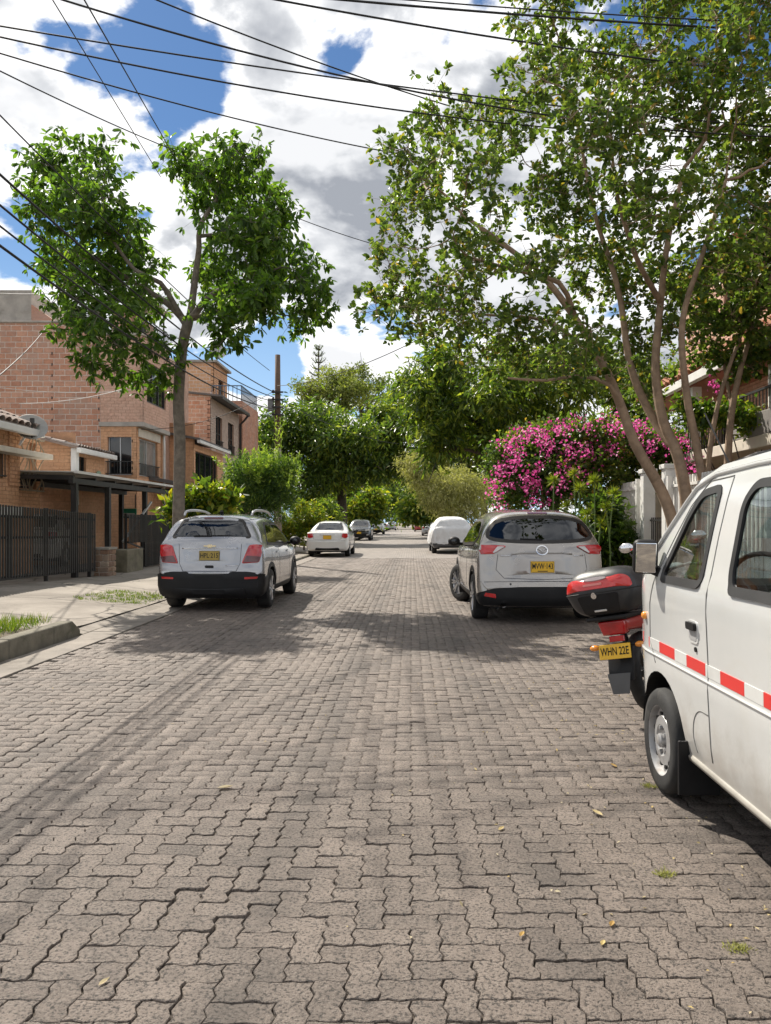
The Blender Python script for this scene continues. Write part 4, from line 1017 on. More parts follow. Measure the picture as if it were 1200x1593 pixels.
# bay
bayf = Face((XF-1.2, YC-.012, 0), (1, 0)); brick_wall(hc, bayf, 0, 1.42, 4.75, 7.62, .24, .10, BRICKP, MORTARP, seed=3, joint=.012, proud=.009)
bs = Face((XF+.22, YC-.012, 0), (0, 1)); op = (.36, 2.35, 5.48, 6.86)
brick_wall(hc, bs, 0, 2.75, 4.75, 7.62, .24, .10, BRICKP, MORTARP, openings=[op], seed=4, joint=.012, proud=.009)
window(hc, bs, *op, nv=3, recess=.06, fw=.06)
MB().b2((XF-1.25, YC-.05, 4.60), (XF+.25, YC+2.78, 4.748)).build('bay_slab', CONCRETE, hc, bevel=.01)
MB().b2((XF-1.3, YC-.06, 7.625), (XF+.28, YC+2.8, 7.70)).build('coping', CONCRETE, hc, bevel=.01)
MB().b2((-14.6, YC-.05, 8.055), (XF-1.15, YC+.25, 8.12)).build('coping', CONCRETE, hc, bevel=.01)
lf_ = Face((XF, YC, 0), (0, 1)); op2 = (.25, 2.1, 2.98, 4.25)
brick_wall(hc, lf_, 0, 2.7, .2, 4.6, .24, .09, BRICKO, MORTARO, openings=[op2], seed=5, joint=.01, proud=.009)
window(hc, lf_, *op2, frame=ALUFRAME, nv=2, glass=pm('curtained_glass', (.30, .31, .30), .08, var=.25, scale=2, coat=1), bars=.4, recess=.09, fw=.04)
MB().b2((XF+.02, YC+.1, 4.28), (XF+.05, YC+2.3, 4.56)).build('shutter_box', CREAM, hc)
core(hc, -14.5, XF-.35, YC+.3, YC+6.2, .15, 7.9, MORTAR); core(hc, XF-1.0, XF+.02, YC+.2, YC+2.6, 4.8, 7.5, DARKIN)
MB().b2((XF-.3, YC+2.7, .2), (XF-.06, YC+6.2, 7.6)).build('party_wall', MORTARP, hc)
MB().tube([(XF+.1, YC+2.5, 4.62), (XF+.1, YC+2.55, 4.2), (XF+.1, YC+2.55, .3)], .05, 8).build('drainpipe', WHITEPAINT, hc, smooth=True)
# roof storey: rendered block, sloping brick parapet, canopy with rail
MB().b2((-15.5, YC+1.0, 8.1), (-13.15, YC+5, 9.45)).build('rendered_block', CONCRETE, hc, bevel=.01)
MB().prism([(-13.15, 8.1), (-12.3, 8.1), (-12.3, 8.35), (-13.15, 8.95)], YC+1.0, YC+1.3, 'Y').build('sloping_parapet', BRICKR, hc)
MB().b2((-10.6, YC+1.6, 7.7), (-9.9, YC+4, 8.9)).build('stair_block', MORTARP, hc)
for x in (-9.05, -9.9):
    for y in (YC+.3, YC+2.5): MB().bar((x, y, 7.7), (x, y, 9.0), .05).build('canopy_post', BLACKMETAL, hc)
MB().prism([(-10.2, 9.12), (-8.75, 8.95), (-8.75, 9.02), (-10.2, 9.19)], YC+.1, YC+2.7, 'Y').build('canopy_roof', PANEL, hc)
mb = MB()
for y in np.arange(YC+.05, YC+2.75, .14): mb.bar((XF+.2, y, 7.7), (XF+.2, y, 8.3), .014)
mb.bar((XF+.2, YC, 8.3), (XF+.2, YC+2.75, 8.3), .035).build('roof_railing', BLACKMETAL, hc)
# dark weep gaps down the wall
mb = MB()
for u in (2.62, 4.18):
    for z in np.arange(4.4, 7.2, .37): sf.box(mb, u, u+.035, z, z+.09, -.01, .0165)
tag(mb.build('wall_gap', DARKIN, hc), kind='stuff')
bush_tree('roof_plant', (XF-.4, YC+1.2, 7.72), [(XF-.4, YC+1.2, 8.15, .3, .3, .3)], 500, LEAF_A, 'small potted plant on the roof terrace of the tall brick house', 'plant', L=.16, W=.05, csize=.15, seed=80)

# ---- low orange house next to it
hb = empty('low_orange_house', (-10.5, 22.9, .2), world=True); tag(hb, 'low orange brick house with white column and tiled lean-to roof behind the carport', 'house')
XB, YB = -9.55, 21.8
f1 = Face((-11.6, YB, 0), (1, 0)); brick_wall(hb, f1, 0, 2.05, .2, 3.95, .30, .10, BRICKO, MORTARO, nobj=40, seed=6, joint=.01, proud=.008, top=lambda u: 4.05-.2*u)
f2 = Face((XB, YB, 0), (0, 1)); op = (.35, .85, 2.55, 3.35)
brick_wall(hb, f2, 0, 2.2, .2, 3.45, .30, .10, BRICKO, MORTARO, openings=[op], seed=7, joint=.01, proud=.008)
window(hb, f2, *op, nv=1, recess=.08); core(hb, -11.6, XB-.3, YB+.2, YB+2.3, .2, 3.4)
MB().b2((XB-.02, YB-.12, 1.9), (XB+.14, YB+.06, 3.5)).build('column', WHITEPAINT, hb, bevel=.01)
tiles(hb, [(XB+.25, YB-.25, 3.52), (XB+.25, YB+2.4, 3.52), (-11.7, YB+2.4, 4.12), (-11.7, YB-.25, 4.12)], 14, 6)
MB().b2((XB+.2, YB-.27, 3.36), (XB+.33, YB+2.42, 3.5)).build('eaves_gutter', WHITEPAINT, hb, bevel=.02)
MB().lathe([(.001, 0), (.24, .0), (.26, .03), (.2, .05), (.18, .03), (.08, .04), (.001, .05)], (XB+.03, YB+1.65, 2.72), 'X', 20).build('wall_plaque', pm('green_plaque', (.25, .33, .22), .7), hb)

# ---- near orange house at the left edge
ha = empty('near_orange_house', (-10, 14, .25), world=True); tag(ha, 'orange brick house at the left edge with white fascia and jutting upper floor', 'house')
XA = -8.7; f1 = Face((XA, 9, 0), (0, 1)); op = (5.3, 7.42, 2.35, 2.95)
brick_wall(ha, f1, 0, 8.1, 1.75, 3.6, .26, .085, BRICKO, MORTARO, openings=[op], seed=8, joint=.012, proud=.01, nobj=60)
window(ha, f1, *op, nv=4, recess=.12, bars=.55)
MB().b2((XA-.3, 8.9, 1.55), (XA+.06, 17.15, 1.745)).build('floor_slab', WHITEPAINT, ha, bevel=.015)
brick_wall(ha, Face((XA+.02, 9, 0), (0, 1)), 7.62, 8.1, 2.2, 3.55, .24, .085, BRICKO, MORTARO, seed=81, proud=.02, thick=.02)
brick_wall(ha, Face((XA-1.0, 9, 0), (0, 1)), 0, 8.1, .2, 1.5, .26, .085, BRICKO, MORTARO, seed=9)
core(ha, -13, XA-.3, 9, 17.0, 1.75, 3.7); core(ha, -13, XA-1.3, 9, 17.0, .2, 1.6)
tiles(ha, [(XA+.35, 8.6, 3.50), (XA+.35, 17.4, 3.50), (-11, 17.4, 4.6), (-11, 8.6, 4.6)], 34, 6)
MB().b2((XA+.28, 8.6, 3.32), (XA+.42, 17.45, 3.47)).build('fascia', WHITEPAINT, ha, bevel=.015)
MB().b2((XA+.05, 15.2, 2.86), (XA+.4, 17.9, 2.98)).build('ledge', CREAM, ha, bevel=.015)
# recessed bay with wavy grille
f3 = Face((XA-.25, 17.1, 0), (0, 1))
brick_wall(ha, f3, 0, 1.5, 1.75, 3.5, .26, .085, BRICKO, MORTARO, openings=[(.25, 1.3, 2.2, 3.3)], seed=10)
core(ha, -13, XA-.75, 17.0, 18.6, 1.75, 3.5); core(ha, XA-.7, XA-.4, 17.1, 18.6, .2, 1.74, MORTARO, 'lower_wall')
g_ = MB(); GR = pm('tan_wrought_iron', (.36, .29, .20), .5, metal=.2)
for k in range(7):
    y = 17.38+k*.155; g_.tube([(XA-.08+.05*math.sin(z*9+k), y+.05*math.sin(z*7+k*2.0), z) for z in np.linspace(2.15, 3.35, 26)], .014, 6)
g_.bar((XA-.08, 17.3, 2.15), (XA-.08, 18.45, 2.15), .03).bar((XA-.08, 17.3, 3.35), (XA-.08, 18.45, 3.35), .03)
for z in (2.15, 3.35): g_.bar((XA-.3, 17.32, z), (XA-.08, 17.32, z), .03).bar((XA-.3, 18.43, z), (XA-.08, 18.43, z), .03)
g_.build('window_grille', GR, ha, smooth=True)
dish('satellite_dish', (-8.45, 17.15, 3.50), .33, (.45, -.75, .5), 'grey satellite dish on the corner of the near orange house', (-8.72, 17.05, 3.05))

# ---- houses further down on the left
hd = empty('grey_brick_house', (-11, 37, .15), world=True); tag(hd, 'three-storey house with patchy brick side wall and grey facade of dark windows', 'house')
YD, XD = 34.6, -9.0
f1 = Face((-13, YD, 0), (1, 0)); brick_wall(hd, f1, 0, 4.0, .2, 7.25, .37, .185, BRICKR, MORTAR, nobj=220, seed=11, top=lambda u: 7.3)
f2 = Face((XD, YD, 0), (0, 1)); ops = [(.9, 2.1, 4.75, 6.35), (3.3, 4.5, 4.75, 6.35), (.9, 2.2, 1.9, 3.7), (3.3, 4.5, 2.0, 3.3)]
brick_wall(hd, f2, 0, 5.7, .2, 7.0, .3, .12, BRICKG, MORTARP, openings=ops, seed=12, joint=.01, proud=.008)
for o_ in ops: window(hd, f2, *o_, nv=2, nh=2, recess=.1, bars=.45 if o_[2] > 4 else None)
core(hd, -13, XD-.3, YD+.2, YD+5.7, .2, 6.9)
MB().prism([(-13.1, 7.5), (XD+.55, 7.02), (XD+.55, 7.10), (-13.1, 7.6)], YD-.15, YD+5.8, 'Y').build('roof', GREYSLAB, hd)
MB().b2((XD+.45, YD-.1, 6.93), (XD+.57, YD+5.8, 7.02)).build('eaves_gutter', DARKFRAME, hd)
MB().tube([(XD+.5, YD+5.6, 6.95), (XD+.3, YD+5.6, 6.7), (XD+.1, YD+5.6, 6.5), (XD+.1, YD+5.6, .3)], .06, 8).build('drainpipe', DARKFRAME, hd, smooth=True)
MB().b2((XD+.02, YD+.3, .2), (XD+.16, YD+.55, 4.2)).build('column', WHITEPAINT, hd)
he = empty('orange_wing_house', (-9.5, 30.5, .15), world=True); tag(he, 'orange brick house with sloping white-edged roof just behind the tall tree trunk', 'house')
f1 = Face((-12.2, 29.4, 0), (1, 0)); brick_wall(he, f1, 0, 3.9, .2, 5.2, .3, .11, BRICKO, MORTARO, seed=13, joint=.01, proud=.008, nobj=80, top=lambda u: 5.25-.18*u)
f2 = Face((-8.3, 29.4, 0), (0, 1)); op = (.25, 3.6, 2.75, 4.15)
brick_wall(he, f2, 0, 4.6, .2, 4.4, .3, .11, BRICKO, MORTARO, openings=[op], seed=14, joint=.01, proud=.008)
window(he, f2, *op, nv=4, recess=.08); core(he, -12.2, -8.6, 29.6, 34.0, .2, 4.3)
MB().prism([(-12.3, 5.32), (-8.0, 4.52), (-8.0, 4.60), (-12.3, 5.42)], 29.2, 34.2, 'Y').build('roof', GREYSLAB, he)
MB().b2((-8.1, 29.2, 4.42), (-7.98, 34.2, 4.53)).build('fascia', WHITEPAINT, he)
MB().prism([(-9.2, 2.9), (-7.0, 2.5), (-7.0, 2.62), (-9.2, 3.02)], 26.9, 31.0, 'Y').build('porch_roof', GREYSLAB, he)
MB().b2((-7.08, 26.9, 2.36), (-6.98, 31.0, 2.5)).build('porch_fascia', CREAM, he)
for y in (27.3, 30.8): MB().b2((-7.2, y, .1), (-7.05, y+.15, 2.4)).build('column', WHITEPAINT, he)
hf = empty('terrace_house', (-11, 42.5, .15), world=True); tag(hf, 'red brick house with roof terrace, blue railing and dish beyond the grey facade', 'house')
f1 = Face((-13.4, 41, 0), (1, 0)); brick_wall(hf, f1, 0, 2.9, 6.9, 9.9, .36, .185, BRICKO, MORTAR, nobj=60, seed=15)
f2 = Face((-10.5, 41, 0), (0, 1)); op = (1.0, 2.1, 7.9, 9.2); brick_wall(hf, f2, 0, 3, 6.9, 9.9, .3, .12, BRICKO, MORTARO, openings=[op], seed=16); window(hf, f2, *op)
f3 = Face((-8.9, 40.6, 0), (0, 1)); brick_wall(hf, f3, 0, 4.2, .2, 7.8, .3, .12, BRICKR, MORTARO, seed=17, joint=.01)
f4 = Face((-10.5, 40.6, 0), (1, 0)); brick_wall(hf, f4, 0, 1.6, .2, 7.8, .3, .12, BRICKR, MORTARO, seed=18, joint=.01)
core(hf, -13.4, -10.7, 41.2, 44, .2, 9.8); core(hf, -13.4, -9.2, 40.8, 44.7, .2, 7.7)
MB().b2((-13.6, 40.85, 9.9), (-10.3, 44.2, 10.02)).build('coping', CONCRETE, hf)
mb = MB(); BLUEM = pm('blue_grey_rail', (.10, .14, .20), .5)
for y in np.arange(40.7, 44.8, .22): mb.bar((-8.95, y, 7.8), (-8.95, y, 8.6), .03)
mb.bar((-8.95, 40.6, 8.6), (-8.95, 44.8, 8.6), .05).bar((-8.95, 40.6, 8.2), (-8.95, 44.8, 8.2), .03)
for x in np.arange(-10.5, -8.9, .22): mb.bar((x, 40.65, 7.8), (x, 40.65, 8.6), .03)
mb.bar((-10.5, 40.65, 8.6), (-8.95, 40.65, 8.6), .05).build('railing', BLUEM, hf)
dish('satellite_dish', (-10.3, 41.2, 10.5), .42, (.25, -.9, .3), 'grey satellite dish on the roof of the terrace house', (-10.5, 41.4, 9.95))

# ---- brick house with balcony on the right
hr = empty('balcony_house', (9, 14, .1), world=True); tag(hr, 'brick house with white eaves and railed balcony behind the trees on the right', 'house')
XH = 7.3; f1 = Face((XH, 20.5, 0), (0, -1))
ops = [(6.1, 8.2, 3.0, 4.2), (2.2, 3.6, 3.0, 4.2), (2.5, 3.6, 6.2, 7.3), (4.4, 5.6, 6.2, 7.3)]
brick_wall(hr, f1, 0, 12.5, .2, 7.6, .26, .09, BRICKP, MORTARP, openings=ops, seed=19, nobj=60)
for o_ in ops: window(hr, f1, *o_, nv=2, nh=2, recess=.1)
f2 = Face((XH, 8.0, 0), (1, 0)); brick_wall(hr, f2, 0, 5, .2, 7.6, .26, .09, BRICKP, MORTARP, seed=20)
core(hr, XH+.3, 13, 8.2, 20.4, .2, 7.5)
tiles(hr, [(XH-1.25, 7.6, 4.62), (XH-1.25, 20.9, 4.62), (XH+.0, 20.9, 5.5), (XH+.0, 7.6, 5.5)], 46, 5, mat=piece_mat('clay_roof_tile', [(.42, .19, .11), (.5, .25, .15), (.36, .17, .11)]))
MB().b2((XH-1.3, 7.6, 4.42), (XH-1.16, 20.9, 4.60)).build('fascia', WHITEPAINT, hr, bevel=.01)
MB().b2((XH-1.15, 7.7, 4.40), (XH-.01, 20.8, 4.46)).build('soffit', pm('red_brown_soffit', (.28, .10, .06), .7), hr)
for y in (9.5, 13.2, 17): MB().b2((XH-1.1, y, 2.95), (XH-.9, y+.2, 4.4)).build('column', WHITEPAINT, hr)
MB().b2((XH-1.25, 7.8, 2.72), (XH-.01, 20.6, 2.93)).build('balcony_slab', CREAM, hr, bevel=.01)
MB().b2((XH-1.22, 11.2, 2.94), (XH-1.05, 14.6, 3.35)).build('planter', pm('grey_tile', (.28, .26, .25), .5, var=.2), hr, bevel=.01)
mb = MB()
for y in np.arange(7.9, 20.5, .13): mb.bar((XH-1.15, y, 2.93), (XH-1.15, y, 3.75), .016)
mb.bar((XH-1.15, 7.9, 3.75), (XH-1.15, 20.5, 3.75), .04).build('railing', BLACKMETAL, hr)
for y in (8.2, 14, 20): MB().b2((XH-1.0, y, .1), (XH-.8, y+.2, 2.72)).build('pier', CREAM, hr)
MB().prism([(XH-.2, 7.6), (13, 7.6), (13, 8.6), (XH-.3, 7.7)], 7.6, 20.9, 'Y').build('roof', piece_mat('clay_roof', [(.42, .19, .11), (.5, .25, .15)]), hr)
# grey fabric awning/umbrella beside the van
um = empty('patio_umbrella', (5.0, 10.2, .1), world=True); tag(um, 'dark grey domed patio umbrella showing above the van roof', 'umbrella')
MB().lathe([(.9, 2.02), (.92, 2.06), (.75, 2.22), (.45, 2.34), (.1, 2.42), (.001, 2.43)], (5.0, 10.2, 0), 'Z', 8).build('canopy', pm('grey_canvas', (.14, .135, .13), .9), um)
MB().tube([(5.0, 10.2, .1), (5.0, 10.2, 2.42)], .025, 8).build('pole', BLACKMETAL, um, smooth=True)

# ================================================================== carport, fences, walls
cpt = empty('carport', (-9, 18, .25), world=True); tag(cpt, 'black steel carport with thin pale roof sheets over the fenced yard', 'carport')
cy0, cy1_, cx0_, cx1_ = 17.1, 24.5, -10.6, -7.55
zt = lambda x: 2.52+(x-cx1_)*-.02
for k in range(6):
    a = cy0+(cy1_-cy0)*k/6; b = cy0+(cy1_-cy0)*(k+1)/6-.01
    MB().prism([(cx0_, zt(cx0_)), (cx1_+.12, zt(cx1_)), (cx1_+.12, zt(cx1_)+.025), (cx0_, zt(cx0_)+.025)], a, b, 'Y').build('roof_sheet', PANEL, cpt)
MB().b2((cx1_+.10, cy0-.05, 2.50), (cx1_+.16, cy1_, 2.56)).build('edge_trim', WHITEPAINT, cpt)
for y in np.linspace(cy0+.05, cy1_-.1, 7): MB().bar((cx0_, y, 2.47), (cx1_+.05, y, 2.41), .08, .10).build('rafter', BLACKMETAL, cpt)
for x in (cx1_, (cx0_+cx1_)/2, cx0_+.1): MB().bar((x, cy0, 2.34), (x, cy1_, 2.34), .1, .12).build('beam', BLACKMETAL, cpt)
for x, y in [(cx1_, 17.3), (cx1_, 19.2), (cx1_, 24.2), (cx1_-.05, 22.0), (-9.1, 17.4), (-9.1, 24.2), (-10.4, 17.4), (-10.4, 24.2)]:
    MB().b2((x-.06, y-.06, .15), (x+.06, y+.06, 2.3)).build('post', BLACKMETAL, cpt)
MB().bar((cx1_, 20.2, .9), (cx1_-.0, 22.4, 2.0), .05).build('brace', ALUFRAME, cpt)

def picket_fence(name, x, y0, y1, zb, zt_, pitch, w, t, mat, label, rails, axis='Y', posts=()):
    root = empty(name, (x, y0, 0), world=True); tag(root, label, 'fence'); off = ORIG[root.name]
    n = int(abs(y1-y0)/pitch); meshes = {}
    for k in range(n+1):
        y = y0+pitch*k; a, b = zb(y)+.07, zt_(y)
        h = round(b-a, 2)
        if h not in meshes:
            s = MB().box((0, 0, 0), (t, w, h)).build('slat', mat, bevel=.003, seg=1); meshes[h] = s.data; bpy.data.objects.remove(s)
        o = bpy.data.objects.new('slat', meshes[h]); COL.objects.link(o); o.parent = root
        o.location = Vector((x, y, (a+b)/2))-Vector(off); o.rotation_euler = (RS.normal(0, .004), 0, 0)
    for f in rails:
        mb = MB(); mb.bar((x-.035, y0-.02, zb(y0)+f*(zt_(y0)-zb(y0))), (x-.035, y1+.02, zb(y1)+f*(zt_(y1)-zb(y1))), .03, .045); mb.build('rail', mat, root)
    for y in posts: MB().b2((x-.12, y-.03, zb(y)-.15), (x-.055, y+.03, zt_(y)+.02)).build('post', mat, root)
    return root
zb = lambda y: .30-.14*min(max((y-13.5)/4.5, 0), 1)+.05
zt_ = lambda y: zb(y)+1.40-.015*abs(math.sin(y*1.2))
picket_fence('slat_fence', -7.3, 9.0, 17.8, zb, zt_, .10, .052, .018, BLACKMETAL, 'long black steel slat fence enclosing the yard on the left', (.08, .62, .9), posts=(9.2, 11.4, 13.6, 15.6, 17.7))
MB().b2((-7.42, 17.86, .05), (-7.30, 17.98, 1.72)).build('post', BLACKMETAL, bpy.data.objects['slat_fence']) if False else None
picket_fence('slat_gate', -7.35, 20.1, 23.4, lambda y: .8 if y < 21.3 else .12, lambda y: 1.62, .10, .045, .02, BLACKMETAL, 'black slat gate panel between the concrete box and stone pillar', (.12, .9), posts=(20.1, 21.3, 23.4))
STONE = piece_mat('rubble_stone', [(.32, .20, .14), (.42, .30, .22), (.26, .17, .13), (.48, .38, .30)], .9, .6, 30, .01)
def rubble_pillar(x, y, w, d, h, label):
    root = empty('stone_pillar', (x, y, .1), world=True); tag(root, label, 'pillar'); rs = np.random.RandomState(int(y*10))
    MB().b2((x-w/2+.03, y-d/2+.03, .05), (x+w/2-.03, y+d/2-.03, h-.02)).build('core', MORTAR, root)
    z = .08
    while z < h-.08:
        hh = rs.uniform(.11, .17)
        for fx in range(2):
            a = -w/2 if fx == 0 else rs.uniform(-.06, .06); b = rs.uniform(-.06, .06)
        m = rs.uniform(-.07, .07)
        for (a, b) in ((-w/2, m-.008), (m+.008, w/2)): MB().b2((x+a, y-d/2, z), (x+b, y-d/2+.06, z+hh-.015)).build('stone', STONE, root, bevel=.02)
        m = rs.uniform(-.07, .07)
        for (a, b) in ((-d/2+.065, m-.008), (m+.008, d/2)): MB().b2((x+w/2-.06, y+a, z), (x+w/2, y+b, z+hh-.015)).build('stone', STONE, root, bevel=.02)
        z += hh
    MB().b2((x-w/2-.02, y-d/2-.02, h-.03), (x+w/2+.02, y+d/2+.02, h+.02)).build('cap', CONCRETE, root)
rubble_pillar(-7.28, 18.35, .34, .5, .80, 'rubble stone pillar at the end of the long slat fence')
rubble_pillar(-7.2, 23.8, .4, .5, .80, 'rubble stone pillar beneath the carport corner post')
pb = MB().b2((-7.62, 19.35, .1), (-7.12, 20.5, .72)).build('concrete_planter', pm('mossy_concrete', (.21, .19, .14), .95, var=.3, scale=4, bump=.4, dirt=(.10, .10, .05), dirtamt=.8), bevel=.02)
tag(pb, 'mossy concrete box wall between the stone pillar and the gate', 'planter')
sb = MB().b2((-5.75, 7.9, .12), (-5.15, 8.35, .32)).build('concrete_block', CONCRETE, bevel=.03); tag(sb, 'low concrete block lying on the grass at the left edge', 'block')
# back wall of the yard
yw = empty('yard_wall', (-11.8, 19, .2), world=True); tag(yw, 'red brick yard wall in the shade beneath the carport', 'wall')
brick_wall(yw, Face((-11.8, 13, 0), (0, 1)), 0, 9, .2, 2.6, .3, .11, BRICKR, MORTARO, seed=30, nobj=0)
# air conditioner / sign
sg = empty('shop_sign', (-9.0, 24.6, 1.4), world=True); tag(sg, 'small green and white sign hanging under the carport', 'sign')
MB().b2((-9.2, 24.55, 1.55), (-8.75, 24.58, 1.85)).build('board', pm('green_sign', (.03, .28, .16), .5), sg); MB().b2((-9.16, 24.54, 1.6), (-8.8, 24.549, 1.7)).build('white_band', WHITEPAINT, sg)
MB().b2((-9.18, 24.56, 1.86), (-9.15, 24.575, 2.3)).b2((-8.8, 24.56, 1.86), (-8.77, 24.575, 2.3)).build('hanger', BLACKMETAL, sg)

# white fence on the right
picket_fence('white_fence', 4.3, 14.2, 18.6, lambda y: .12, lambda y: 2.2, .12, .055, .025, WHITEPAINT, 'tall white slat fence behind the papyrus and shrubs', (.06, .93), posts=(14.35, 16.4, 18.5))
picket_fence('white_fence', 4.3, 9.0, 12.7, lambda y: .12, lambda y: 2.15, .12, .055, .025, WHITEPAINT, 'white slat fence seen between tree stems and the van', (.06, .93), posts=(9.1, 12.6))
for y, lb in ((14.05, 'thick white gatepost on the far side of the dark gateway'), (12.85, 'thick white gatepost on the near side of the dark gateway')):
    o = MB().b2((4.2, y-.1, .05), (4.42, y+.1, 2.3)).b2((4.17, y-.13, 2.3), (4.45, y+.13, 2.38)).build('gatepost', WHITEPAINT, bevel=.012); tag(o, lb, 'post')
gt = empty('yard_gate', (4.32, 13.4, .1), world=True); tag(gt, 'dark iron gate between the two white gateposts', 'gate')
for y in np.arange(12.98, 13.94, .1): MB().bar((4.33, y, .15), (4.33, y, 1.5), .018).build('bar', BLACKMETAL, gt)
MB().bar((4.33, 12.95, .3), (4.33, 13.95, .3), .03).bar((4.33, 12.95, 1.45), (4.33, 13.95, 1.45), .03).build('frame', BLACKMETAL, gt)
# ================================================================== vehicles
def pchip(x, xs, ys):
    xs, ys = np.array(xs, float), np.array(ys, float); h = np.diff(xs); d = np.diff(ys)/h
    m = np.zeros(len(xs)); m[0], m[-1] = d[0], d[-1]
    for i in range(1, len(xs)-1):
        if d[i-1]*d[i] > 0: w1, w2 = 2*h[i]+h[i-1], h[i]+2*h[i-1]; m[i] = (w1+w2)/(w1/d[i-1]+w2/d[i])
    i = np.clip(np.searchsorted(xs, x)-1, 0, len(h)-1); t = (x-xs[i])/h[i]
    return (2*t**3-3*t**2+1)*ys[i]+(t**3-2*t**2+t)*h[i]*m[i]+(-2*t**3+3*t**2)*ys[i+1]+(t**3-t**2)*h[i]*m[i+1]
def chaikin(p, n=2):
    p = [np.array(q, float) for q in p]
    for _ in range(n):
        q = []
        for i in range(len(p)):
            a, b = p[i], p[(i+1) % len(p)]; q += [a*.75+b*.25, a*.25+b*.75]
        p = q
    return np.array(p)
def soft(p, r=.03, k=3):
    """round the corners of a polygon with radius about r"""
    p = [np.array(q, float) for q in p]; out = []
    for i in range(len(p)):
        a, b, c = p[i-1], p[i], p[(i+1) % len(p)]
        u, v = a-b, c-b; lu, lv = np.linalg.norm(u), np.linalg.norm(v); d = min(r, lu*.45, lv*.45)
        s, e = b+u/lu*d, b+v/lv*d
        for j in range(k+1):
            t = j/k; out.append((1-t)**2*s+2*t*(1-t)*b+t*t*e)
    return np.array(out)
def area(p): x, y = p[:, 0], p[:, 1]; return .5*np.sum(x*np.roll(y, -1)-np.roll(x, -1)*y)
def off_poly(p, d):
    """positive d grows the polygon"""
    p = np.array(p, float); s = 1 if area(p) > 0 else -1
    e = np.roll(p, -1, 0)-p; n = np.stack([e[:, 1], -e[:, 0]], 1)*s; n /= np.linalg.norm(n, axis=1)[:, None]+1e-9
    m = n+np.roll(n, 1, 0); l = np.linalg.norm(m, axis=1)[:, None]; m = m/(l+1e-9)
    c = np.clip((m*n).sum(1)[:, None], .5, 1)
    return p+m*d/c
def inside(p, poly):
    x, y = p[:, 0], p[:, 1]; r = np.zeros(len(p), bool); n = len(poly)
    for i in range(n):
        a, b = poly[i], poly[(i+1) % n]
        c = ((a[1] > y) != (b[1] > y)); t = (b[0]-a[0])*(y-a[1])/((b[1]-a[1]) or 1e-12)+a[0]
        r ^= c & (x < t)
    return r
def fill2d(poly, holes=(), h=.05):
    """triangulated polygon with holes and interior points"""
    poly = np.array(poly); pts = [Vector(q) for q in poly]; n = len(pts); edges = [(i, (i+1) % n) for i in range(n)]
    for q in holes:
        b = len(pts); pts += [Vector(v) for v in q]; edges += [(b+i, b+(i+1) % len(q)) for i in range(len(q))]
    lo, hi = poly.min(0), poly.max(0)
    gx, gy = np.meshgrid(np.arange(lo[0]+h/2, hi[0], h), np.arange(lo[1]+h/2, hi[1], h)); g = np.c_[gx.ravel(), gy.ravel()]
    k = inside(g, off_poly(poly, -h*.35))
    for q in holes: k &= ~inside(g, off_poly(q, h*.35))
    pts += [Vector(v) for v in g[k]]
    r = delaunay_2d_cdt(pts, edges, [], 0, 1e-6)
    V = np.array([tuple(v) for v in r[0]]); F = [f for f in r[2]]
    c = np.array([V[list(f)].mean(0) for f in F]); k = inside(c, poly)
    for q in holes: k &= ~inside(c, np.array(q))
    return V, [f for f, ok in zip(F, k) if ok]

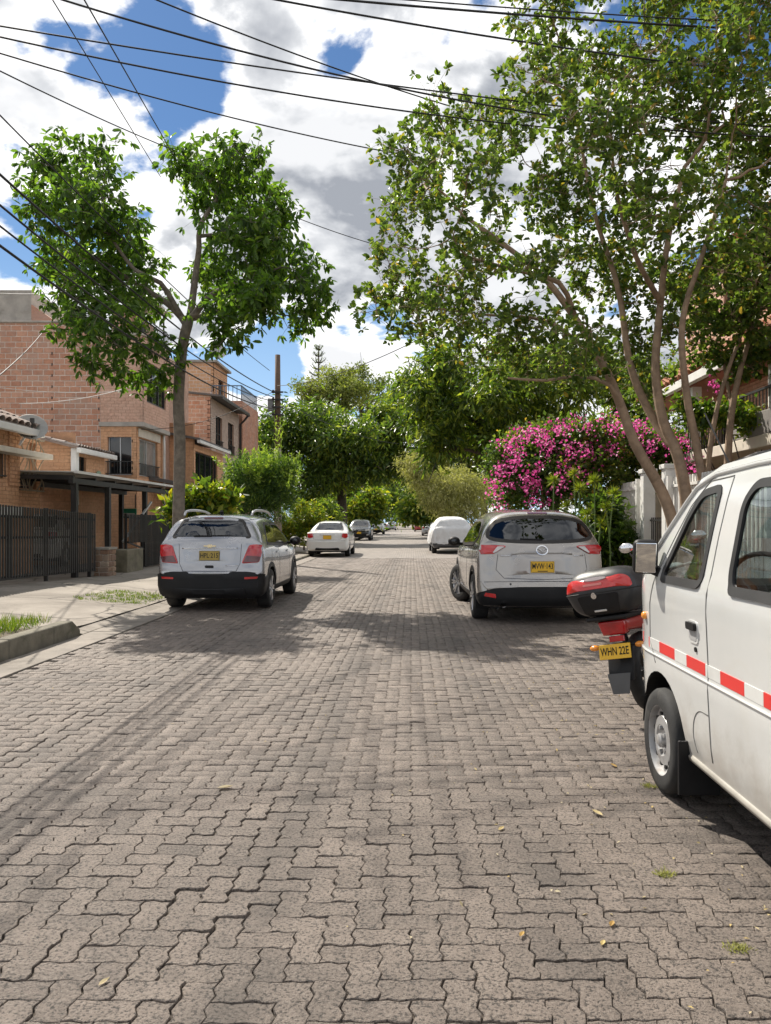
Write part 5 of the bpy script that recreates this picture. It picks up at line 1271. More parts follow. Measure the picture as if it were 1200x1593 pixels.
class Car:
    def __init__(s, name, loc, rz, label, keys, paint, cat='car', group=None, rear_bow=.12, front_bow=.28, ns=90, windows_side=(), windows_rear=(), windows_front=(), wheels=None, r=.33, crown=.03, holes=True, doordark=True):
        s.root = empty(name, loc, rz, label, cat, group); s.paint = paint
        K = np.array(keys); s.L = K[-1, 0]
        yy = np.concatenate([np.linspace(0, .55, 30)[:-1], np.linspace(.55, s.L-.5, ns)[:-1], np.linspace(s.L-.5, s.L, 18)])
        w, wr, zb, zbelt, zt = [pchip(yy, K[:, 0], K[:, i]) for i in range(1, 6)]
        zbelt = np.minimum(zbelt, zt-.02)
        m = 34; ring = []
        cx = np.array([[0*w, .86*w, .955*w, w, .995*w, .965*w, .965*w+(wr-.965*w)*.5+.02, wr, .86*wr, .45*wr, 0*w]])[0].T
        dz = zt-zbelt
        cz = np.stack([zb, zb, zb+.05, zb+.33*(zbelt-zb), zb+.72*(zbelt-zb), zbelt, zbelt+dz*.52, zt-np.minimum(.085, dz*.22), zt-np.minimum(.028, dz*.08), zt, zt+0*zt], 1)
        cz[:, 9] -= 0; cz[:, 8] -= crown*.5*(dz > .2)
        t = np.linspace(0, 10, m); kk = np.arange(11.)
        X = np.array([pchip(t, kk, c) for c in cx]); Z = np.array([np.interp(t, kk, c)*.45+pchip(t, kk, c)*.55 for c in cz])
        Y = np.repeat(yy[:, None], m, 1)
        def bow(x, y, w):
            q = np.clip(np.abs(x)/w.max(), 0, 1)
            return y+rear_bow*q**2.6*np.clip(1-y/1.1, 0, 1)-front_bow*q**2.4*np.clip(1-(s.L-y)/1.3, 0, 1)
        Y = bow(X, Y, w); n = len(yy)
        Vr = np.stack([X, Y, Z], -1); Vl = Vr.copy(); Vl[..., 0] *= -1
        V = np.concatenate([Vr.reshape(-1, 3), Vl.reshape(-1, 3)]); i = (np.arange(n-1)[:, None]*m+np.arange(m-1)).ravel()
        Fr = np.stack([i, i+1, i+m+1, i+m], 1); F = [Fr, Fr[:, ::-1]+n*m]
        # end caps
        ex = []
        for e, flip in ((0, False), (n-1, True)):
            nc = 14; ts = np.linspace(-1, 1, nc); b = len(V)
            cxx = X[e][:, None]*ts; cyy = bow(cxx, np.full_like(cxx, yy[e]), w); czz = np.repeat(Z[e][:, None], nc, 1)
            V = np.concatenate([V, np.stack([cxx, cyy, czz], -1).reshape(-1, 3)])
            j = (np.arange(m-1)[:, None]*nc+np.arange(nc-1)).ravel()+b
            q = np.stack([j, j+1, j+nc+1, j+nc], 1); F.append(q[:, ::-1] if flip else q)
        ctr = np.array([0, s.L/2, .7]); G = []
        for f_ in F:
            cc_ = V[f_].mean(1); nn_ = np.cross(V[f_[:, 2]]-V[f_[:, 0]], V[f_[:, 3]]-V[f_[:, 1]]); o_ = (cc_-ctr)*np.array([1, .35, 1])
            G.append(f_ if (nn_*o_).sum() > 0 else f_[:, ::-1])
        F = np.concatenate(G)
        s.V, s.F = V, F
        s.bvh = BVHTree.FromPolygons(V.tolist(), F.tolist())
        a, b, c = V[F[:, 0]], V[F[:, 1]], V[F[:, 2]]; d_ = V[F[:, 3]]
        nrm = unit(np.cross(c-a, d_-b)); cen = (a+b+c+d_)/4
        kill = np.zeros(len(F), bool)
        if holes:
            for p in windows_side: kill |= inside(cen[:, [1, 2]], off_poly(p, -.012)) & (np.abs(cen[:, 0]) > .45)
            for p in windows_rear: kill |= inside(cen[:, [0, 2]], off_poly(p, -.012)) & (cen[:, 1] < s.L*.3)
            for p in windows_front: kill |= inside(cen[:, [0, 2]], off_poly(p, -.012)) & (cen[:, 1] > s.L*.5)
        s.wheels = wheels or (.85, 3.4)
        for wy in s.wheels: kill |= (np.hypot(cen[:, 1]-wy, cen[:, 2]-r) < r+.055) & (np.abs(cen[:, 0]) > .52)
        F2 = F[~kill]
        me = np_mesh('body', V, F2, True)
        bm = bmesh.new(); bm.from_mesh(me); bmesh.ops.remove_doubles(bm, verts=bm.verts, dist=.0004)
        bmesh.ops.delete(bm, geom=[v for v in bm.verts if not v.link_faces], context='VERTS'); bm.to_mesh(me); bm.free()
        me.set_sharp_from_angle(angle=R(40))
        s.body = link('body', me, paint, s.root); s.r = r
        s.bvh_c = s.bvh
    def proj(s, a, b, view):
        if view == 'rear': o, d = Vector((a, -3, b)), Vector((0, 1, 0))
        elif view == 'front': o, d = Vector((a, s.L+3, b)), Vector((0, -1, 0))
        elif view == 'top': o, d = Vector((a, b, 4)), Vector((0, 0, -1))
        else: o, d = Vector((3*view, a, b)), Vector((-view, 0, 0))
        h = s.bvh.ray_cast(o, d)
        if h[0] is None: h = s.bvh.find_nearest(o+d*(3-.85 if view in (-1, 1) else 3.05))
        p, n = h[0], h[1]
        if n.dot(d) > 0: n = -n
        return p, n
    def patch(s, name, poly, view, mat, off=.006, holes=(), h=.05, parent=None, depth=.012, bulge=0):
        poly = np.array(poly, float)
        V, F = fill2d(poly, holes, h); P = []; B = []
        ins = None
        if bulge:
            dist = np.min(np.linalg.norm(V[:, None]-np.concatenate([poly]+[np.array(q) for q in holes])[None], axis=2), axis=1); ins = np.minimum(dist/.03, 1)
        for k, (a, b) in enumerate(V):
            p, n = s.proj(a, b, view); e = off+(bulge*ins[k] if bulge else 0)
            P.append(p+n*e); B.append(p-n*depth)
        cnt = {}
        for f in F:
            for i in range(len(f)):
                e = (f[i], f[(i+1) % len(f)]); cnt[e] = 1
        rim = [(a, b) for a, b in cnt if (b, a) not in cnt]; nv = len(P)
        mb = MB(); mb.add(P+B, list(F)+[(b, a, a+nv, b+nv) for a, b in rim])
        return mb.build(name, mat, parent or s.root, smooth=True, angle=35)
    def strip(s, name, pts, view, w, mat, off=.004, parent=None):
        """thin line along the surface (shut lines, trims)"""
        P = []
        pts = [np.array(p, float) for p in pts]; dense = []
        for a, b in zip(pts, pts[1:]):
            k = max(1, int(np.linalg.norm(b-a)/.05)); dense += [a+(b-a)*i/k for i in range(k)]
        dense.append(pts[-1]); mb = MB(); q = [s.proj(*p, view) for p in dense]
        mb.tube([p+n*(off-w*.5) for p, n in q], w*.5+.0015, 6)
        return mb.build(name, mat, parent or s.root, smooth=True)
    def window(s, poly, view, glass, border=DARKFRAME, bw=.05, name='window', off=.006):
        poly = np.array(poly); w = s.patch(name, off_poly(poly, .012), view, border, off, holes=[off_poly(poly, -bw)], h=.06)
        s.patch('pane', off_poly(poly, -.004), view, glass, off-.003, parent=w, h=.07, depth=0.0); return w
    def add_wheels(s, halfw, width=.21, spokes=5, rim=ALLOY, steer=0, arch=None):
        r = s.r
        for wy in s.wheels:
            for sx in (-1, 1):
                hw = halfw-width/2
                wl = empty('wheel', (sx*hw, wy, r)); wl.parent = s.root; wl.rotation_euler = (0, 0, steer if wy > s.L/2 else 0)
                t = MB().lathe([(r*.64, -width*.5), (r*.80, -width*.52), (r*.94, -width*.48), (r*.995, -width*.36), (r, -width*.12), (r, width*.12), (r*.995, width*.36), (r*.94, width*.48), (r*.80, width*.52), (r*.64, width*.5), (r*.62, 0), (r*.64, -width*.5)], axis='X', n=32)
                t.build('tyre', RUBBER, wl, smooth=True, angle=60)
                mb = MB(); o = sx*width*.42
                mb.lathe([(r*.66, sx*width*.46), (r*.64, o), (r*.56, sx*width*.1), (r*.2, sx*width*.05), (.001, sx*width*.05)], axis='X', n=28)
                mb.lathe([(.001, o), (r*.15, o), (r*.18, o*.8), (r*.18, 0)], axis='X', n=14)
                for k in range(spokes):
                    a = 2*math.pi*k/spokes
                    for da in ((-.13, .13) if spokes <= 7 else (0,)):
                        mb.bar((o*.9, r*.12*math.cos(a), r*.12*math.sin(a)), (o*.95, r*.64*math.cos(a+da), r*.64*math.sin(a+da)), .05, .03)
                mb.build('rim', rim, wl, smooth=True, angle=40)
                # wheel well
                w2 = MB(); ri = r+.075; N_ = 14; x0, x1 = sx*(halfw-.34), sx*(halfw-.015); Vv = []
                for k in range(N_+1):
                    a = math.pi*(k/N_*1.24-.12); Vv += [(x0, wy+ri*math.cos(a), r+ri*math.sin(a)), (x1, wy+ri*math.cos(a), r+ri*math.sin(a))]
                w2.add(Vv, [(2*k, 2*k+1, 2*k+3, 2*k+2) for k in range(N_)]); b0 = len(w2.V)
                w2.add([(x0, wy, r)]+[Vv[2*k] for k in range(N_+1)], [(0, k+1, k+2) for k in range(N_)])
                w2.build('wheel_well', BLACKPLASTIC, s.root, flip=False)
                if arch:
                    mat, aw = arch; ang = np.linspace(-.05*math.pi, 1.05*math.pi, 26)
                    outer = [(wy+(ri+aw)*math.cos(a), r+(ri+aw)*math.sin(a)) for a in ang]; inner = [(wy+(ri-.022)*math.cos(a), r+(ri-.022)*math.sin(a)) for a in ang[::-1]]
                    s.patch('wheel_arch', np.array(outer+inner), sx, mat, .008, h=.2, depth=.03)
    def plate(s, c, w, h, view, txt, bg=PLATEYEL, tsize=None, sub=False):
        p, n = s.proj(c[0], c[1], view); 
        sgn = 1 if view == 'rear' else -1
        up = Vector((0, 0, 1)); n2 = (n*.4+Vector((0, -sgn, 0))).normalized(); side = up.cross(-n2)*1.0; side = Vector((sgn, 0, 0)); up = n2.cross(side)*-1
        up = side.cross(-n2).normalized()
        if up.z < 0: up = -up
        M = Matrix((side, up, side.cross(up))).transposed()
        if (M @ Vector((0, 0, 1))).dot(n2) < 0: M = Matrix((side, up, -side.cross(up))).transposed()
        ctr = p+n2*.02
        pl_ = MB().box((0, 0, 0), (w, h, .012), M=M); pl_.V = [tuple(Vector(v)+ctr) for v in pl_.V]
        po = pl_.build('number_plate', bg, s.root, bevel=.004)
        fr = MB()
        for (x, y, a, b) in ((0, h/2-.006, w-.02, .004), (0, -h/2+.006, w-.02, .004), (w/2-.008, 0, .004, h-.02), (-w/2+.008, 0, .004, h-.02)):
            t = MB().box((x, y, .0065), (a, b, .002), M=None); fr.add([M @ Vector(v)+ctr for v in t.V], t.F)
        if sub: t = MB().box((0, -h*.36, .0065), (w*.42, h*.07, .002)); fr.add([M @ Vector(v)+ctr for v in t.V], t.F)
        fr.build('plate_border', PLATEBLK, po)
        if txt:
            me = text_mesh(txt, tsize or h*.62); o = link('plate_text', me, PLATEBLK, po)
            co = np.array([tuple(v.co) for v in me.vertices]); sx_ = min(1.3, (w*.88)/max(1e-3, np.ptp(co[:, 0])))
            for v in me.vertices: v.co = M @ Vector((v.co.x*sx_, v.co.y*1.12+(h*.05 if sub else 0), .0075+v.co.z*.5))+ctr
    def seats(s, ys, z=.55, mat=INTERIOR, dash=None):
        MB().b2((-.62, .5, .30), (.62, s.L-.8, .36)).build('floor', INTERIOR, s.root)
        for y in ys:
            for x in (-.36, .36):
                mb = MB(); mb.box((x, y+.25, z-.05), (.5, .5, .16)); mb.box((x, y, z+.28), (.48, .14, .62), M=Matrix.Rotation(R(-10), 3, 'X')); mb.box((x, y-.05, z+.70), (.26, .1, .18))
                mb.build('seat', mat, s.root, bevel=.04, smooth=True)
        if dash: MB().b2((-.66, dash, .75), (.66, dash+.4, 1.0)).build('dashboard', INTERIOR, s.root, bevel=.05)
    def mirrors(s, y, z, x, mat, size=(.2, .14, .15)):
        for sx in (-1, 1):
            mb = MB(); mb.sphere((sx*(x+.10), y, z), (size[0]/2, size[1]/2, size[2]/2), 14, 9)
            mb.bar((sx*(x-.05), y+.02, z-.05), (sx*(x+.06), y, z-.03), .05)
            m_ = mb.build('mirror', mat, s.root, smooth=True)
            MB().sphere((sx*(x+.10), y-size[1]*.43, z), (size[0]*.27, .012, size[2]*.27), 12, 8).build('mirror_glass', WINDOWGLASS, m_, smooth=True)
def mir(p): return [(-a, b) for a, b in p][::-1]
def paint(name, col, metal=.55, rough=.27, back=(.05, .05, .05)): return pm(name, col, rough, metal=metal, var=.03, scale=2, coat=1.0, back=back, dirt=tuple(c*.72+.02 for c in col), dirtamt=.12, dscale=2, rvar=.04)
SILVER = paint('silver_paint', (.38, .38, .39), .7); BEIGESILVER = paint('warm_silver_paint', (.38, .352, .322), .65); WHITECAR = paint('white_paint_car', (.74, .74, .72), 0, .3)
DARKGREY = paint('dark_grey_paint', (.07, .075, .085), .4); GREYCAR = paint('grey_paint', (.22, .23, .24), .5); REDCAR = paint('red_paint', (.35, .03, .03), .2)

# ---- silver compact SUV on the left -------------------------------------------------
SUVK = [(0, .80, .78, .33, .60, .64), (.04, .855, .83, .28, .64, .69), (.07, .875, .82, .25, .92, .96), (.10, .885, .80, .25, 1.06, 1.15), (.15, .885, .76, .25, 1.07, 1.24), (.30, .885, .675, .25, 1.07, 1.51), (.36, .885, .655, .25, 1.07, 1.565), (.55, .885, .64, .25, 1.06, 1.60),
        (1.4, .885, .635, .24, 1.03, 1.63), (2.35, .885, .63, .24, 1.0, 1.575), (2.6, .885, .645, .24, 1.0, 1.50), (3.3, .88, .74, .24, 1.0, 1.07), (3.9, .86, .76, .25, .92, .97), (4.15, .80, .70, .25, .80, .85), (4.25, .72, .66, .3, .58, .62)]
rw = soft([(-.66, 1.225), (-.50, 1.52), (.50, 1.52), (.66, 1.225)], .05); ws = soft([(.62, 1.10), (.78, 1.34), (1.05, 1.47), (2.25, 1.46), (3.02, 1.07), (2.4, 1.05)], .06)
wf = soft([(-.62, 1.10), (-.50, 1.47), (.50, 1.47), (.62, 1.10)], .05)
c = Car('silver_suv', (-3.18, 12.1, 0), R(-.3), 'silver compact SUV with black rear bumper parked at the left kerb', SUVK, SILVER, windows_side=[ws], windows_rear=[rw], windows_front=[wf], wheels=(.84, 3.40), r=.335)
c.window(rw, 'rear', CARGLASS, bw=.03); c.window(wf, 'front', CARGLASS)
for sx in (-1, 1):
    w_ = c.window(ws, sx, CARGLASSDARK, bw=.035); c.strip('pillar', [(1.62, 1.06), (1.68, 1.47)], sx, .05, BLACKPLASTIC, .004, w_)
    for q in ([(1.66, .38), (1.64, 1.04)], [(2.78, .40), (2.80, 1.04)], [(.82, .72), (1.0, 1.02)]): c.strip('shut_line', q, sx, .008, PLATEBLK, .001)
    c.patch('sill_trim', [(1.2, .25), (3.05, .25), (3.05, .36), (1.2, .36)], sx, BLACKPLASTIC, .008)
    c.patch('door_handle', soft([(1.38, .93), (1.58, .94), (1.58, .97), (1.38, .96)], .01), sx, SILVER, .02); c.patch('door_handle', soft([(2.48, .91), (2.68, .92), (2.68, .95), (2.48, .94)], .01), sx, SILVER, .02)
bp = soft([(-.90, .22), (-.90, .62), (-.62, .655), (.62, .655), (.90, .62), (.90, .22)], .04)
c.patch('bumper', bp, 'rear', BLACKPLASTIC, .022, h=.06); c.patch('bumper_lip', soft([(-.60, .30), (.60, .30), (.56, .40), (-.56, .40)], .03), 'rear', BLACKPLASTIC, .04)
for sx in (-1, 1):
    c.patch('bumper_corner', [(-.05, .24), (.50, .24), (.46, .58), (-.05, .62)], sx, BLACKPLASTIC, .02)
    q = [(.525, .80), (.635, 1.10), (.74, 1.115), (.86, 1.10), (.84, .95), (.80, .815)]; q = q if sx > 0 else mir(q)
    t = c.patch('taillight', soft(q, .03), 'rear', REDLENS, .014, h=.04, bulge=.008)
    q2 = [(.545, .815), (.60, .93), (.83, .91), (.79, .825)]; c.patch('taillight_lower', soft(q2 if sx > 0 else mir(q2), .02), 'rear', DARKRED, .026, parent=t, h=.04)
    q = [(.58, .545), (.78, .55), (.78, .585), (.58, .58)]; c.patch('reflector', soft(q if sx > 0 else mir(q), .01), 'rear', REDLENS, .03)
    rail = [(sx*.58, .62, 1.60), (sx*.585, .72, 1.665), (sx*.59, 1.2, 1.695), (sx*.585, 2.0, 1.675), (sx*.575, 2.35, 1.61)]
    MB().tube(catmull(rail, .1), .022, 8).build('roof_rail', ALLOY, c.root, smooth=True)
pn = c.patch('tailgate_panel', soft([(-.46, 1.04), (.46, 1.04), (.38, .83), (-.38, .83)], .03), 'rear', SILVER, .004, h=.05)
c.strip('crease', [(-.46, 1.05), (.46, 1.05)], 'rear', .02, CHROME, .008, pn)
c.strip('tailgate_seam', [(-.52, 1.13), (-.50, .80), (-.44, .675), (.44, .675), (.50, .80), (.52, 1.13)], 'rear', .007, PLATEBLK, .001)
c.plate((0, .93), .335, .16, 'rear', 'HPL·215', PLATEOLD)
em = [(-.10, 1.075), (-.10, 1.098), (-.035, 1.098), (-.03, 1.112), (.03, 1.112), (.035, 1.098), (.10, 1.098), (.10, 1.075), (.035, 1.075), (.03, 1.061), (-.03, 1.061), (-.035, 1.075)]
c.patch('emblem', np.array(em), 'rear', pm('gold_emblem', (.62, .50, .30), .25, metal=.8), .014, h=.03)
c.patch('tailgate_handle', soft([(-.07, .73), (.07, .73), (.07, .77), (-.07, .77)], .015), 'rear', BLACKPLASTIC, .012)
c.strip('wiper', [(.02, 1.25), (-.28, 1.245)], 'rear', .022, BLACKPLASTIC, .016); c.patch('stop_lamp', soft([(-.16, 1.535), (.16, 1.535), (.16, 1.56), (-.16, 1.56)], .01), 'rear', DARKRED, .012)
c.strip('badge', [(.27, .765), (.46, .765)], 'rear', .012, CHROME, .006)
c.add_wheels(.885, .215, 5, arch=(BLACKPLASTIC, .05)); c.root.scale = (.955,)*3; c.seats((1.45, 2.3), .58, dash=3.0); c.mirrors(2.72, 1.12, .90, BLACKPLASTIC, (.22, .16, .17))
MB().b2((-.7, .15, .22), (.7, 4.0, .27)).build('underbody', BLACKPLASTIC, c.root); MB().tube([(.0, .9, 1.62), (.0, .86, 1.68)], .03, 8).build('aerial', BLACKPLASTIC, c.root)

# ---- warm silver crossover on the right -----------------------------------------------
CXK = [(0, .80, .78, .36, .50, .55), (.04, .87, .85, .30, .58, .66), (.08, .905, .87, .27, .95, 1.0), (.13, .92, .84, .26, 1.10, 1.16), (.20, .92, .80, .26, 1.11, 1.27), (.36, .92, .70, .26, 1.10, 1.54), (.42, .92, .67, .26, 1.10, 1.60), (.6, .92, .65, .26, 1.09, 1.645),
       (1.5, .92, .645, .25, 1.05, 1.69), (2.5, .92, .64, .25, 1.02, 1.64), (2.8, .92, .655, .25, 1.02, 1.56), (3.55, .915, .76, .25, 1.02, 1.10), (4.2, .89, .78, .26, .94, 1.0), (4.45, .82, .72, .27, .82, .87), (4.55, .74, .66, .3, .60, .64)]
rw = chaikin([(-.76, 1.22), (-.78, 1.34), (-.58, 1.57), (.58, 1.57), (.78, 1.34), (.76, 1.22), (.30, 1.185), (-.30, 1.185)], 2)
ws = soft([(.72, 1.24), (.98, 1.45), (1.25, 1.52), (2.45, 1.52), (3.2, 1.12), (2.6, 1.09), (1.2, 1.13)], .06); wf = soft([(-.64, 1.14), (-.52, 1.53), (.52, 1.53), (.64, 1.14)], .05)
c = Car('warm_silver_crossover', (1.80, 10.52, 0), R(1.6), 'warm silver crossover with dusty rear window parked at the right kerb', CXK, BEIGESILVER, windows_side=[ws], windows_rear=[rw], windows_front=[wf], wheels=(.93, 3.63), r=.35, rear_bow=.16)
c.window(rw, 'rear', CARGLASSDARK, bw=.035); c.window(wf, 'front', CARGLASS)
for sx in (-1, 1):
    w_ = c.window(ws, sx, CARGLASSDARK, bw=.035, border=DARKFRAME); c.strip('pillar', [(1.78, 1.10), (1.84, 1.52)], sx, .05, BLACKPLASTIC, .004, w_)
    for q in ([(1.8, .40), (1.80, 1.08)], [(2.98, .42), (2.98, 1.06)], [(.92, .76), (1.12, 1.08)]): c.strip('shut_line', q, sx, .008, PLATEBLK, .001)
    c.patch('sill_trim', [(1.3, .26), (3.25, .26), (3.25, .38), (1.3, .38)], sx, BLACKPLASTIC, .008)
    c.patch('bumper_corner', [(-.05, .27), (.54, .27), (.50, .42), (-.05, .50)], sx, BLACKPLASTIC, .014)
    for y in (1.50, 2.66): c.patch('door_handle', soft([(y, .97), (y+.2, .98), (y+.2, 1.01), (y, 1.0)], .01), sx, BEIGESILVER, .02)
    f = (lambda q: q) if sx > 0 else mir
    t = c.patch('taillight', soft(f([(.50, 1.135), (.93, 1.185), (.945, 1.05), (.70, 1.02)]), .03), 'rear', REDLENS, .014, h=.035, bulge=.01)
    c.patch('clear_section', soft(f([(.53, 1.122), (.63, 1.125), (.70, 1.04), (.68, 1.035)]), .012), 'rear', CLEARLENS, .028, parent=t, h=.03)
    c.patch('reflector', soft(f([(.66, .395), (.82, .42), (.80, .47), (.67, .455)]), .012), 'rear', REDLENS, .022)
c.patch('bumper', soft([(-.93, .26), (-.93, .45), (-.70, .535), (-.3, .555), (.3, .555), (.70, .535), (.93, .45), (.93, .26)], .05), 'rear', BLACKPLASTIC, .014, h=.06)
c.strip('tailgate_seam', [(-.63, 1.02), (-.66, .80), (-.55, .68), (0, .66), (.55, .68), (.66, .80), (.63, 1.02)], 'rear', .008, PLATEBLK, .001)
c.strip('bumper_seam', [(-.88, .62), (-.5, .63), (0, .635), (.5, .63), (.88, .62)], 'rear', .008, PLATEBLK, .001)
pn = c.patch('tailgate_panel', soft([(-.36, 1.02), (.36, 1.02), (.52, .72), (-.52, .72)], .03), 'rear', BEIGESILVER, .008, h=.05); c.strip('crease', [(-.44, 1.02), (-.30, 1.035), (.30, 1.035), (.44, 1.02)], 'rear', .02, BEIGESILVER, .014, pn)
c.plate((0, .84), .34, .165, 'rear', 'MVW·143', PLATEYEL, sub=True)
a = np.linspace(0, 2*math.pi, 22)[:-1]; em = c.patch('emblem', np.c_[.088*np.cos(a), 1.075+.07*np.sin(a)], 'rear', CHROME, .020, holes=[np.c_[.072*np.cos(a), 1.075+.055*np.sin(a)]], h=.03)
c.strip('emblem_wing', [(-.068, 1.095), (-.03, 1.09), (0, 1.055), (.03, 1.09), (.068, 1.095)], 'rear', .016, CHROME, .018, em)
c.strip('badge', [(-.60, 1.0), (-.44, 1.0)], 'rear', .014, CHROME, .012); c.strip('badge', [(.46, 1.0), (.6, 1.0)], 'rear', .014, CHROME, .012)
c.strip('wiper', [(.02, 1.225), (-.30, 1.235)], 'rear', .024, BLACKPLASTIC, .018); c.patch('stop_lamp', soft([(-.15, 1.605), (.15, 1.605), (.15, 1.625), (-.15, 1.625)], .008), 'rear', DARKRED, .01)
for x in (-.46, .46): c.patch('parking_sensor', np.c_[x+.014*np.cos(a), .595+.014*np.sin(a)], 'rear', PLATEBLK, .004, h=.05)
MB().lathe([(.035, -.05), (.04, .02), (.035, .02), (.03, -.04)], (-.56, .06, .30), 'Y', 14).build('exhaust', CHROME, c.root, smooth=True)
c.add_wheels(.92, .225, 7, arch=(BLACKPLASTIC, .045), steer=R(24)); c.root.scale = (.955,)*3; c.seats((1.55, 2.5), .62, dash=3.2); c.mirrors(2.92, 1.14, .93, BLACKPLASTIC, (.22, .16, .17))
MB().b2((-.72, .2, .24), (.72, 4.2, .29)).build('underbody', BLACKPLASTIC, c.root); MB().sphere((0, .72, 1.66), (.035, .09, .035)).build('aerial', BEIGESILVER, c.root, smooth=True)

# ---- white saloon ---------------------------------------------------------------------
SDK = [(0, .74, .72, .34, .58, .62), (.05, .81, .79, .28, .70, .78), (.08, .83, .80, .26, .93, .97), (.14, .845, .77, .25, .96, 1.0), (.62, .85, .74, .25, .98, 1.045), (.75, .85, .70, .25, .99, 1.10), (1.25, .85, .58, .24, .98, 1.40), (1.45, .85, .565, .24, .97, 1.445),
       (2.0, .85, .56, .24, .95, 1.47), (2.5, .85, .565, .24, .94, 1.42), (3.25, .845, .69, .24, .93, .99), (3.9, .82, .72, .25, .84, .89), (4.15, .76, .66, .26, .74, .78), (4.25, .66, .6, .3, .55, .58)]
def saloon(name, loc, rz, label, pnt, group=None, plate='', detail=True):
    rw = soft([(-.60, 1.08), (-.48, 1.385), (.48, 1.385), (.60, 1.08)], .05); ws = soft([(.98, 1.03), (1.35, 1.33), (1.6, 1.385), (2.35, 1.375), (3.0, 1.0), (2.4, .99)], .06); wf = soft([(-.58, 1.03), (-.46, 1.38), (.46, 1.38), (.58, 1.03)], .05)
    c = Car(name, loc, rz, label, SDK, pnt, group=group, windows_side=[ws], windows_rear=[rw], windows_front=[wf], wheels=(.88, 3.38), r=.30, ns=60)
    c.window(rw, 'rear', CARGLASS, bw=.03); c.window(wf, 'front', CARGLASS)
    for sx in (-1, 1):
        w_ = c.window(ws, sx, CARGLASSDARK, bw=.035); c.strip('pillar', [(1.78, 1.0), (1.82, 1.38)], sx, .05, BLACKPLASTIC, .004, w_)
        f = (lambda q: q) if sx > 0 else mir
        c.patch('taillight', soft(f([(.57, .80), (.60, .955), (.86, .965), (.86, .84), (.74, .76)]), .03), 'rear', REDLENS, .012, h=.05, bulge=.008)
        c.patch('headlight', soft(f([(.45, .62), (.50, .72), (.80, .80), (.82, .68)]), .03), 'front', CLEARLENS, .01, h=.05)
        for q in ([(1.75, .36), (1.76, .98)], [(2.85, .38), (2.85, .97)]): c.strip('shut_line', q, sx, .008, PLATEBLK, .001)
    c.plate((0, .80), .33, .16, 'rear', plate, PLATEYEL); c.strip('bumper_seam', [(-.78, .66), (0, .68), (.78, .66)], 'rear', .01, PLATEBLK, .001); c.strip('trunk_trim', [(-.3, .905), (.3, .905)], 'rear', .02, CHROME, .008)
    c.strip('trunk_seam', [(-.56, .98), (-.55, .72), (.55, .72), (.56, .98)], 'rear', .008, PLATEBLK, .001)
    c.patch('lower_bumper', soft([(-.5, .28), (.5, .28), (.46, .38), (-.46, .38)], .03), 'rear', BLACKPLASTIC, .008)
    c.patch('grille', soft([(-.4, .5), (.4, .5), (.44, .68), (-.44, .68)], .03), 'front', BLACKPLASTIC, .008)
    c.add_wheels(.85, .19, 6); c.seats((1.5, 2.25), .5, dash=2.9); c.mirrors(2.75, 1.02, .86, BLACKPLASTIC if pnt is WHITECAR else pnt)
    MB().b2((-.65, .2, .2), (.65, 3.9, .26)).build('underbody', BLACKPLASTIC, c.root); return c
saloon('white_saloon', (-3.38, 31.0, 0), 0, 'white saloon car parked ahead of the silver SUV on the left', WHITECAR)
saloon('grey_saloon', (2.05, 52.5, 0), 0, 'grey saloon parked just beyond the covered car', GREYCAR)
saloon('silver_saloon', (1.95, 78, 0), 0, 'silver car second beyond the covered car on the right', SILVER)
saloon('red_saloon', (1.3, 112, 0), 0, 'dark red car farthest along the right side', REDCAR)

def suv_front(name, loc, label, pnt, keys, tall=0):
    ws = soft([(.62, 1.10), (.78, 1.34), (1.05, 1.47), (2.25, 1.46), (3.02, 1.07), (2.4, 1.05)], .06); wf = soft([(-.64, 1.08), (-.52, 1.49), (.52, 1.49), (.64, 1.08)], .05); rw = soft([(-.66, 1.225), (-.50, 1.52), (.50, 1.52), (.66, 1.225)], .05)
    c = Car(name, loc, R(180), label, keys, pnt, windows_side=[ws], windows_rear=[rw], windows_front=[wf], wheels=(.84, 3.4), r=.345, ns=60)
    c.window(wf, 'front', CARGLASS); c.window(rw, 'rear', CARGLASSDARK)
    for sx in (-1, 1):
        c.window(ws, sx, CARGLASSDARK, bw=.035); f = (lambda q: q) if sx > 0 else mir
        c.patch('headlight', soft(f([(.44, .72), (.46, .86), (.78, .88), (.80, .74)]), .04), 'front', CLEARLENS, .012, h=.05)
        c.patch('fog_light', soft(f([(.55, .40), (.72, .42), (.72, .5), (.55, .48)]), .03), 'front', CLEARLENS, .012)
        c.patch('taillight', soft(f([(.60, .80), (.64, 1.10), (.86, 1.10), (.80, .815)]), .03), 'rear', REDLENS, .014)
    g_ = c.patch('grille', soft([(-.42, .70), (.42, .70), (.44, .85), (-.44, .85)], .03), 'front', BLACKPLASTIC, .012); c.strip('grille_bar', [(-.42, .78), (.42, .78)], 'front', .03, CHROME, .02, g_)
    c.patch('bumper', soft([(-.76, .26), (.76, .26), (.80, .44), (.5, .58), (-.5, .58), (-.80, .44)], .04), 'front', BLACKPLASTIC, .01); c.plate((0, .60), .34, .16, 'front', '')
    c.strip('bonnet_seam', [(-.7, .93), (0, .95), (.7, .93)], 'front', .01, PLATEBLK, .001)
    c.add_wheels(.885, .215, 5, arch=(BLACKPLASTIC, .05)); c.seats((1.45, 2.3), .58, dash=3.0); c.mirrors(2.75, 1.12, .9, BLACKPLASTIC, (.22, .16, .17))
    MB().b2((-.7, .15, .22), (.7, 4.0, .27)).build('underbody', BLACKPLASTIC, c.root); return c
suv_front('dark_suv', (-3.95, 62.5, 0), 'dark grey SUV facing the camera in the shade of the round tree', DARKGREY, SUVK)
